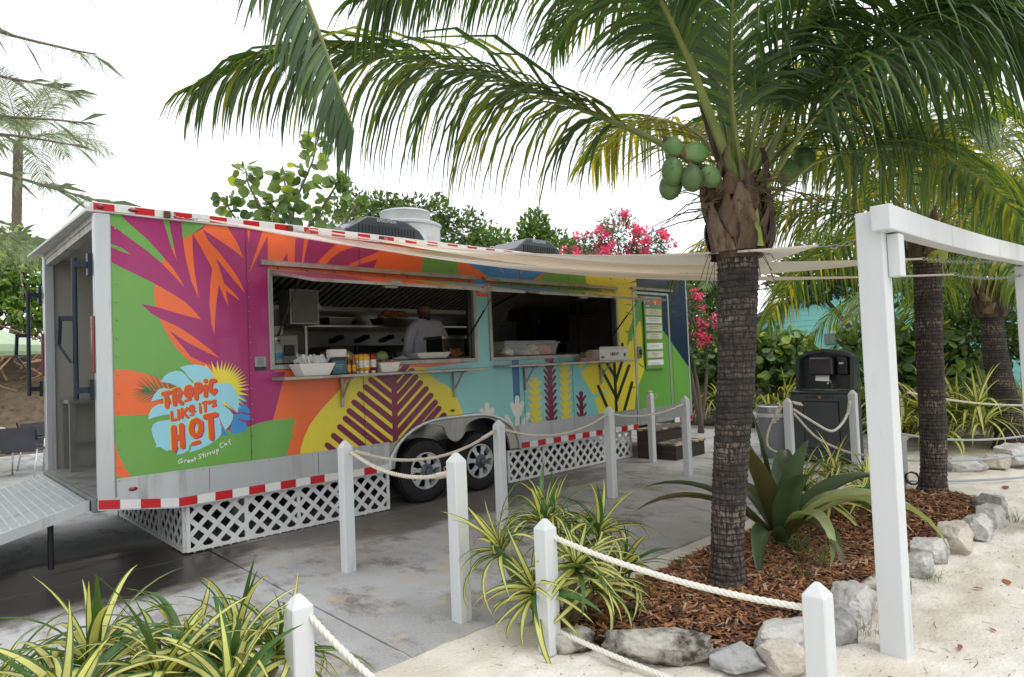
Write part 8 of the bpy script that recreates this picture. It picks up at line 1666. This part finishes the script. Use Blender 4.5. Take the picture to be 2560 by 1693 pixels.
# background rows: leaves of each plant joined in one mesh
def striped_bg(x, y, s, label, seed, k=5):
    t = thing('striped_plant', (x,y,0), label, 'plant', 'striped plants in the background border'); rs = random.Random(seed); mb = MB()
    for h in range(k):
        hx, hy, hz = x+rs.uniform(-.35,.35)*s, y+rs.uniform(-.35,.35)*s, rs.uniform(.12,.42)*s
        for j in range(18):
            a = j*2.4+rs.random(); me = rs.choice(STR); sc = rs.uniform(.4,.62)*s; M = Matrix.Translation((hx,hy,hz)) @ Matrix.Rotation(a,4,'Z'); n0 = len(mb.v); mb.v += [tuple(M @ (v.co*sc)) for v in me.vertices]
            for p in me.polygons: mb.f.append(tuple(i+n0 for i in p.vertices)); mb.m.append(p.material_index)
    mb.build('leaves', [M_vg,M_vy], t, smooth=True)
BGP = [(13.2,7.5,'right beside the trailer front corner'),(13.1,6.9,'behind the near palm trunk at its left'),(13.2,6.2,'left of the round grey bin'),(13.1,5.5,'right behind the round grey bin'),(13.3,4.6,'behind the wash station'),(12.9,3.9,'right of the wash station'),(12.5,3.3,'behind the pergola post'),(11.9,2.9,'left of the second palm'),(11.5,2.75,'directly behind the second palm trunk'),(12.6,2.5,'just right of the second palm'),(13.1,1.9,'behind the thick palm trunk'),(12.9,2.9,'in the rear of the border right of the second palm'),(13.6,1.2,'beyond the thick palm at the right edge'),(13.8,3.4,'at the back under the round-leaved bush')]
for i, (x, y, lb) in enumerate(BGP): striped_bg(x, y, 1.5, 'striped border plant '+lb, 300+i, 6)
# ---------------- broad-leaved lily behind the near palm
M_cr = [leafmat('lily_leaf', srgb(74,94,64), .35, .22, .2, 3), leafmat('lily_leaf_pale', srgb(160,172,122), .4, .3, .2, 3), leafmat('lily_leaf_bronze', srgb(84,82,48), .35, .25, .25, 4)]
t = thing('broad_leaved_lily', (5.0,2.33,0), 'large dark lily with broad strap leaves beside the near palm', 'plant'); rs = random.Random(9)
for k, (a, L, W, e, b, c) in enumerate(((2.3,.9,.13,1.5,.25,0),(3.0,.8,.16,1.35,.5,2),(1.5,.9,.15,1.35,.6,0),(.3,.85,.16,1.2,1.2,0),(-.5,.9,.16,1.0,1.3,0),(3.7,.75,.14,1.2,.9,0),(-1.25,.85,.17,1.25,2.5,1),(-1.0,1.05,.19,1.0,2.2,1),(-2.0,.75,.1,1.3,3.0,1),(4.2,.7,.13,1.0,2.2,2),(2.5,1.0,.11,.85,1.3,2),(2.0,.95,.1,.9,1.2,0),(.9,.95,.13,.8,1.4,0),(4.9,.65,.12,1.4,.6,0),(-.2,1.0,.12,.6,1.3,0),(3.2,.7,.13,.8,2.0,0),(1.9,.85,.14,1.52,.2,0),(4.0,.7,.15,1.45,.4,0))):
    me = strap(L*1.25, W*1.45, e, b, 500+k, 12, mats=(M_cr[c],M_cr[c]), fold=.5, wpow=2.2); M = Matrix.Translation((.03*cos(a),.03*sin(a),.1)) @ Matrix.Rotation(a,4,'Z'); meshobj('leaf', me, t, M)
MB().tube([(5,2.33,0),(5,2.33,.2)], [.06,.045], 8).build('stem', M_cr[0], t, smooth=True)
# grass tufts and seedlings
M_gr2 = leafmat('grass_blade', srgb(96,116,62), .6, .3, .2, 4, rnd=.2); GR = [strap(1, .05, e, b, 600+i, 5, mats=(M_gr2,M_gr2), name='blade') for i, (e, b) in enumerate(((1.4,.4),(1.2,.9),(1.0,1.4)))]
for i, (x, y, s, n, lb) in enumerate(((5.15,1.38,.13,60,'wispy grass tuft at the rocks right of the pergola post'),(3.95,1.4,.12,34,'grass tuft at the rocks left of the pergola post'),(7.2,1.25,.14,24,'thin grass tuft beyond the last rock'),(3.55,2.1,.14,8,'green seedling in the mulch before the palm'),(4.4,1.95,.18,14,'green seedling beside the palm foot'),(4.75,1.95,.2,16,'green weed beneath the pale drooping lily leaf'),(3.2,2.4,.12,7,'tiny seedling in the mulch near the long rock'),(4.2,2.75,.13,16,'grass tuft on the bed edge beside the concrete'),(4.9,2.15,.25,26,'grassy clump under the lily'))):
    t = thing('grass_tuft', (x,y,0), lb, 'grass tuft', 'small green tufts'); rs = random.Random(700+i); z = bed_h(x,y) if inpoly(x,y,BED) else sand_h(x,y)
    for k in range(n): q = s*rs.uniform(.6,1.2); M = Matrix.Translation((rs.gauss(0,.035),rs.gauss(0,.035),z)) @ Matrix.Rotation(rs.uniform(0,6.3),4,'Z') @ Matrix.Diagonal((q,q*(1 if n < 30 else .4),q,1)); meshobj('blade', rs.choice(GR), t, M)
# ---------------- left side: hedge on the bank, roots, feathery pine
hb2 = [((1.2,21.0,4.3),(1.4,1.3,.9),2),((2.6,20.6,4.2),(1.2,1.1,.9),2),((-.4,21.3,4.4),(1.5,1.3,1.0),2),((3.6,21.2,3.9),(1.2,1.1,1.0),1),((1.8,21.6,5.0),(1.6,1.2,.7),2),((2.4,20.2,3.3),(1.0,.8,.6),1)]
tree('bank_hedge', (1.5,21.2,2.1), hb2, 11000, .2, M_hedge, 'bright green leafy hedge on the soil bank at the left', 17, 'hedge', .06, asp=.55, shell=.35)
t = thing('hanging_roots', (2,20.2,2.3), 'tangle of bare roots hanging below the hedge', 'roots'); rs = random.Random(33)
for k in range(120):
    x = rs.uniform(-1.5,4.2); z = rs.uniform(2.6,3.4); p = Vector((x,20.4+rs.uniform(-.3,.4),z)); pts = [p]
    for i in range(5): p = p+Vector((rs.gauss(0,.28),rs.gauss(-.12,.12),-rs.uniform(.05,.4))); p.z = max(p.z, bank_h(p.x,p.y)+.02); pts.append(p)
    MB().tube(bez(pts,3), rs.uniform(.012,.03), 5, cap=False).build('root', mat('root_bark', srgb(136,112,84), .9, 0, .3, 8, rnd=.3), t, smooth=True)
rs = random.Random(44); M_bst = mat('bank_stone', srgb(186,180,168), .9, 0, .2, 6, .3, 20)
for k, (x, y, lb) in enumerate(((1.75,18.8,'topmost pale stone on the bank at the left edge'),(2.25,18.75,'pale stone high on the bank next to the trailer rear'),(2.45,18.4,'small pale stone just below the higher one on the bank'),(2.5,18.05,'pale stone on the bank nearest the trailer rear post'),(1.8,17.95,'lowest pale stone on the bank above the chairs'),(1.5,18.4,'pale stone halfway down the bank at the left edge'))):
    bm = bmesh.new(); bmesh.ops.create_icosphere(bm, subdivisions=2, radius=rs.uniform(.07,.16))
    for v in bm.verts: v.co = v.co*(1+.35*noise.noise(v.co*9+Vector((k,0,0)))); v.co.z *= .6; v.co += Vector((x,y,bank_h(x,y)+.02))
    MB().bm(bm).build('bank_stone', M_bst, None, org=(x,y,bank_h(x,y)), label=lb, cat='stone', group='stones on the bank')
t = thing('feathery_pine', (-2.2,11.5,0), 'feathery pine reaching in from the left edge', 'tree'); rs = random.Random(55); MB().tube([(-2.2,11.5,0),(-2.0,11.4,4),(-1.9,11.3,9)], [.22,.18,.08], 10).build('trunk', M_barkg, t, smooth=True)
M_nd = [leafmat('pine_needle', srgb(172,184,160), .7, .5, .2, 5), leafmat('pine_needle_deep', srgb(140,156,128), .7, .5, .2, 5)]
BR = [[(-2,11.4,6.6),(-.4,11.4,6.9),(.8,11.1,6.4),(1.7,10.6,6.15),(2.05,10.3,6.05)],[(-2,11.4,6.0),(-.2,11.5,6.1),(.9,11.2,5.8),(1.5,10.8,5.65),(1.8,10.6,5.55)],[(-2,11.4,5.0),(-.2,11.3,5.4),(.9,11.1,5.2),(1.6,10.7,5.15),(2.0,10.4,5.1)],[(-2,11.4,4.2),(0,11.2,4.6),(1,11.0,4.4),(1.7,10.6,4.15),(2.15,10.2,3.95)],[(-2,11.4,4.0),(-.1,11.4,4.2),(.7,11.2,3.9),(1.2,11.0,3.5),(1.5,10.8,3.25)],[(-2,11.4,6.9),(0,11.2,7.2),(1.4,10.6,7.0),(2.2,10.0,6.75)],[(-2,11.4,4.6),(.2,11.3,4.9),(1.2,10.9,4.9),(1.95,10.4,4.75)],[(-2,11.4,3.4),(0,11.4,3.8),(.8,11.3,3.7),(1.2,11.2,3.3)]]
for b in BR:
    P = bez(b, 12); o = MB(); o.tube(P[::4]+[P[-1]], [lerp(.04,.006,k/(len(P[::4]))) for k in range(len(P[::4])+1)], 5); br = o.build('branch', M_barkg, t, smooth=True); nd = MB()
    for k, p in enumerate(P[12::2]):
        for q in range(6):
            d = Vector((rs.gauss(.45,.5),rs.gauss(-.35,.5),rs.gauss(-.1,.4))).normalized(); ln = rs.uniform(.2,.6); tp = p+d*ln+Vector((0,0,-ln*.4)); md = p.lerp(tp,.5)+Vector((0,0,ln*.12)); w_ = Vector((.0012,.0012,0)); nd.add([p-w_,p+w_,md+w_,tp,md-w_], [(0,1,2,3,4)], 1)
            for s0, s1 in ((p,md),(md,tp)):
                for z in range(9): a = s0.lerp(s1,rs.random()); e = Vector((rs.gauss(.04,.06),rs.gauss(-.03,.06),-rs.uniform(.06,.24)))+d*.08; w_ = Vector((.0012,.0008,0)); nd.add([a-w_, a+w_, a+e], [(0,1,2)], rs.choice((0,0,1)))
    tag(nd.build('needles', M_nd, br), kind='stuff')
# ================================================================ rocks, litter, distant person
M_rock = [mat('limestone_'+n, c, .95, 0, .16, 9, 1.0, 45, dark=d, dscale=4.5, dmin=a, dmax=b) for n, c, d, a, b in (('pale', srgb(196,194,189), srgb(112,108,101), .47, .68), ('mossy', srgb(190,186,176), srgb(66,60,50), .44, .6), ('tan', srgb(196,188,174), srgb(140,130,116), .5, .68), ('grey', srgb(170,169,167), srgb(80,79,78), .48, .66))]
def rock(x, y, lx, ly, lz, rz, mi, label, seed, z=-.03, name='border_rock'):
    rs = random.Random(seed); bm = bmesh.new(); bmesh.ops.create_icosphere(bm, subdivisions=5, radius=1)
    pl = [(Vector((rs.gauss(0,1),rs.gauss(0,1),rs.gauss(.1,.7))).normalized(), rs.uniform(.66,.95)) for _ in range(14)]
    for v in bm.verts:
        p = v.co.copy()
        p = Vector((max(-.8,min(.8,p.x*1.15)), max(-.8,min(.8,p.y*1.15)), max(-.8,min(.8,p.z*1.15))))
        for n_, d_ in pl:
            k = p.dot(n_)-d_
            if k > 0: p -= n_*k
        p *= 1+.07*noise.noise(p*2.6+Vector((seed,0,0)))+.05*noise.noise(p*6+Vector((seed,3,0)))+.03*abs(noise.noise(p*15+Vector((seed,7,0))))+.02*noise.noise(p*34); c, s = cos(rz), sin(rz); q = Vector((p.x*lx, p.y*ly, p.z*lz)); v.co = Vector((x+q.x*c-q.y*s, y+q.x*s+q.y*c, z+lz*.75+q.z))
    return MB().bm(bm).build(name, M_rock[mi], None, org=(x,y,0), smooth=40, label=label, cat='rock', group='limestone rocks edging the mulch bed')
RK = [(2.74,2.5,.12,.09,.1,-1.0,1,'small rounded mossy rock beside the short sand post'),(2.93,2.09,.3,.11,.13,-1.1,1,'longest rock, dark mossy face, at the front of the bed'),(3.1,1.72,.14,.1,.11,-1.0,3,'squat grey rock right of the longest rock'),(3.24,1.53,.13,.1,.12,-.4,2,'angular cream rock before the pile at the bed corner'),(3.5,1.66,.2,.13,.13,-.3,0,'broad white rock at the bed corner behind the near post'),(3.78,1.48,.13,.11,.14,.3,3,'grey wedge rock right of the near post'),(4.2,1.55,.25,.12,.16,.1,0,'long pale rock left of the pergola post'),(4.75,1.48,.13,.1,.1,.2,3,'small dark rock behind the pergola post'),(5.3,1.5,.15,.12,.12,.0,0,'pale knobbly rock right of the pergola post by the grass'),(5.62,1.5,.17,.12,.14,.1,0,'white faceted rock next in the right row'),(6.05,1.43,.2,.13,.17,.1,2,'tall cream and grey rock in the right row'),(6.55,1.4,.2,.13,.16,.05,0,'pale ridged rock near the end of the row'),(7.0,1.38,.17,.12,.15,.2,0,'white rock second to last in the row'),(7.42,1.45,.16,.1,.17,.9,3,'last rock, dark hollow, at the far corner'),(7.9,1.62,.12,.09,.07,.8,0,'low flat rock past the far corner'),(8.15,1.95,.14,.1,.06,1.4,0,'low flat rock behind the second palm'),(2.95,3.0,.22,.08,.05,.1,0,'half-buried pale stone at the concrete edge under the striped plant'),(9.75,2.15,.32,.2,.15,-.6,0,'large white boulder behind the second palm, leftmost'),(10.1,1.9,.22,.16,.16,-.4,2,'cream boulder in the middle of the far pile'),(10.45,1.75,.25,.2,.25,-.5,0,'tallest white boulder of the far pile')]
for i, r in enumerate(RK): k = 1.15 if i < 16 else 1.0; rock(r[0], r[1], r[2]*k, r[3]*k*.95, r[4]*.76, *r[5:], seed=40+i)
# dead leaves lying on the sand
M_dl = mat('dead_leaf', srgb(142,84,54), .7, 0, .3, 20, rnd=.25)
def dead_leaf(x, y, s, rz, label, seed):
    rs = random.Random(seed); mb = MB(); K = 6; V = []; z0 = sand_h(x,y)+.008; c, sn = cos(rz), sin(rz)
    for k in range(K+1):
        u = k/K; w_ = s*.45*sin(pi*min(1,u*.95+.03))**.8*rs.uniform(.85,1.1)
        for q in (-1,-.4,.4,1): a, b = (u-.5)*s*2, q*w_; V.append((x+a*c-b*sn, y+a*sn+b*c, z0+.25*w_*abs(q)+.12*s*u*u+rs.uniform(0,.06)*s))
    mb.add(V, [(k*4+j,k*4+j+1,k*4+j+5,k*4+j+4) for k in range(K) for j in range(3)]); mb.build('dead_leaf', M_dl, None, org=(x,y,z0), label=label, cat='leaf', group='dead leaves on the sand', smooth=True)
for i, (x, y, s, rz, lb) in enumerate(((3.32,1.06,.075,.4,'largest curled brown leaf on the sand right of the near post'),(3.5,1.12,.03,1.2,'small brown leaf fragment beyond the largest leaf'),(3.42,.98,.04,2.4,'dark curled leaf scrap at the bottom edge'),(4.1,.98,.03,.2,'brown leaf bit right of the pergola post foot'),(4.45,.9,.022,.9,'lone rust-coloured leaf on the open sand'),(5.4,1.0,.05,.5,'dark curled twig-like leaf on the sand at the right'),(5.95,.95,.04,.1,'long thin dead leaf near the right rocks'),(6.3,.85,.035,1.5,'dead leaf at the right edge of the sand'),(4.02,1.33,.045,.3,'brown dead leaf beside the grass tuft'),(8.9,1.6,.07,.2,'curled dead leaf before the white boulders'),(5.1,1.1,.03,2.0,'small dead leaf in the middle of the sand'),(7.1,1.0,.06,.5,'curled dried frond piece right of the last rock'))): dead_leaf(x, y, s, rz, lb, 900+i)
rs = random.Random(77); mb = MB(); M_lit = [mat('litter_dark', srgb(74,60,46), .9), mat('litter_tan', srgb(150,122,88), .9)]
for k in range(1500):
    x, y = rs.uniform(2.2,8.5), rs.uniform(.3,3.0)
    if inpoly(x,y,BED): continue
    z = sand_h(x,y)+.002; a = rs.uniform(0,pi); l = rs.choice((.003,.004,.006,.012,.03,.06)) if rs.random() < .5 else .004; w_ = .0018 if l > .01 else l*.6; d = Vector((cos(a),sin(a),0)); s_ = Vector((-sin(a),cos(a),0)); c = Vector((x,y,z)); bnd = s_*l*rs.gauss(0,.3)
    mb.add([c-d*l-s_*w_, c+bnd-s_*w_+Vector((0,0,.004)), c+d*l, c+bnd+s_*w_+Vector((0,0,.004)), c-d*l+s_*w_], [(0,1,3,4),(1,2,3)], rs.choice((0,0,1)))
mb.build('beach_litter', M_lit, kind='stuff', label='scattered dark twigs and specks of plant litter on the sand', cat='litter')
rs = random.Random(78); mb = MB()
for k in range(60): x, y = rs.uniform(-1,9), rs.uniform(3.1,6.2); c = Vector((x,y,.002)); l = rs.uniform(.004,.012); a = rs.uniform(0,6); mb.add([c+Vector((cos(a+q)*l,sin(a+q)*l*.5,.002*q)) for q in (0,2,4)], [(0,1,2)], rs.choice((0,1)))
mb.build('pavement_litter', M_lit, kind='stuff', label='a few leaf crumbs scattered on the concrete', cat='litter')
# person sitting beyond the wash station
pp = thing('person', (14.2,4.55,0), 'person in lime green polo shirt and sunglasses sitting beyond the wash station', 'person')
x, y, z = 14.0, 4.62, 0.
u = Vector((-.69,-.72,0)); s_ = Vector((.72,-.69,0)); o = Vector((14.05,4.74,0)); W_ = lambda a, b, c: tuple(o+s_*a+u*b+Vector((0,0,c)))
skinned('body', [W_(0,0,.48),W_(0,.0,.65),W_(0,.0,.82),W_(0,.01,.93),W_(0,.02,1.0),W_(-.17,0,.86),W_(-.22,.06,.68),W_(-.16,.2,.56),W_(.17,0,.86),W_(.22,.06,.68),W_(.16,.2,.56),W_(-.09,.25,.5),W_(-.1,.42,.48),W_(-.1,.44,.08),W_(.09,.25,.5),W_(.1,.42,.48),W_(.1,.44,.08),W_(-.1,.54,.05),W_(.1,.54,.05)], [(0,1),(1,2),(2,3),(3,4),(2,5),(5,6),(6,7),(2,8),(8,9),(9,10),(0,11),(11,12),(12,13),(0,14),(14,15),(15,16),(13,17),(16,18)], [(.16,.12),(.16,.11),(.17,.1),(.06,.06),(.05,.05),.075,.05,.04,.075,.05,.04,.085,.065,.045,.085,.065,.045,.04,.04], mat('lime_polo', srgb(142,190,78), .85, 0, .1, 9, .2, 20), pp)
mb = MB(); bm = bmesh.new(); bmesh.ops.create_uvsphere(bm, u_segments=16, v_segments=12, radius=1); hc = Vector(W_(0,.03,1.1))
for v in bm.verts: v.co = hc+s_*v.co.x*.075+u*v.co.y*.095+Vector((0,0,v.co.z*.115))
mb.bm(bm); nz_ = hc+u*.1; mb.obox(nz_, s_*.012, u*.015, Vector((0,0,.02)))
mb.obox(hc+u*.092-Vector((0,0,.055)), s_*.025, u*.008, Vector((0,0,.006)))
for q in (-1,1): mb.obox(hc+s_*.078*q, s_*.008, u*.018, Vector((0,0,.028)))
mb.build('head', M_skin, pp, smooth=True)
MB().obox(hc+u*.088+Vector((0,0,.022)), s_*.068, u*.012, Vector((0,0,.016))).build('sunglasses', M_blackp, pp, bevel=.006)
hm = MB().lathe(tuple(hc+Vector((0,0,.03))), [(.08,0),(.086,.04),(.065,.08),(.003,.1)], 14); hm.build('hair', M_black, pp, smooth=True)
for q in (-1,1):
    p0 = Vector(W_(.15*q,.22,.55)); hv = [tuple(p0),tuple(p0+u*.06)]; he = [(0,1)]; hr = [.028,.032]
    for f in range(5): b_ = len(hv); ox = s_*(-.024+.012*f) if f < 4 else s_*(-.04*q); hv += [tuple(p0+u*.1+ox),tuple(p0+u*.12+ox-Vector((0,0,.02)))]; he += [(1,b_),(b_,b_+1)]; hr += [.008,.007]
    skinned('hand', hv, he, hr, M_skin, pp, sub=1)
bh = thing('low_bench', (14.15,4.6,0), 'low dark bench under the person in green', 'bench'); MB().box((13.85,4.3,.38),(14.45,4.95,.42)).build('seat', M_stepw, bh)
for a, b in ((13.9,4.35),(14.4,4.35),(13.9,4.9),(14.4,4.9)): MB().box((a-.03,b-.03,0),(a+.03,b+.03,.38)).build('leg', M_stepw, bh)
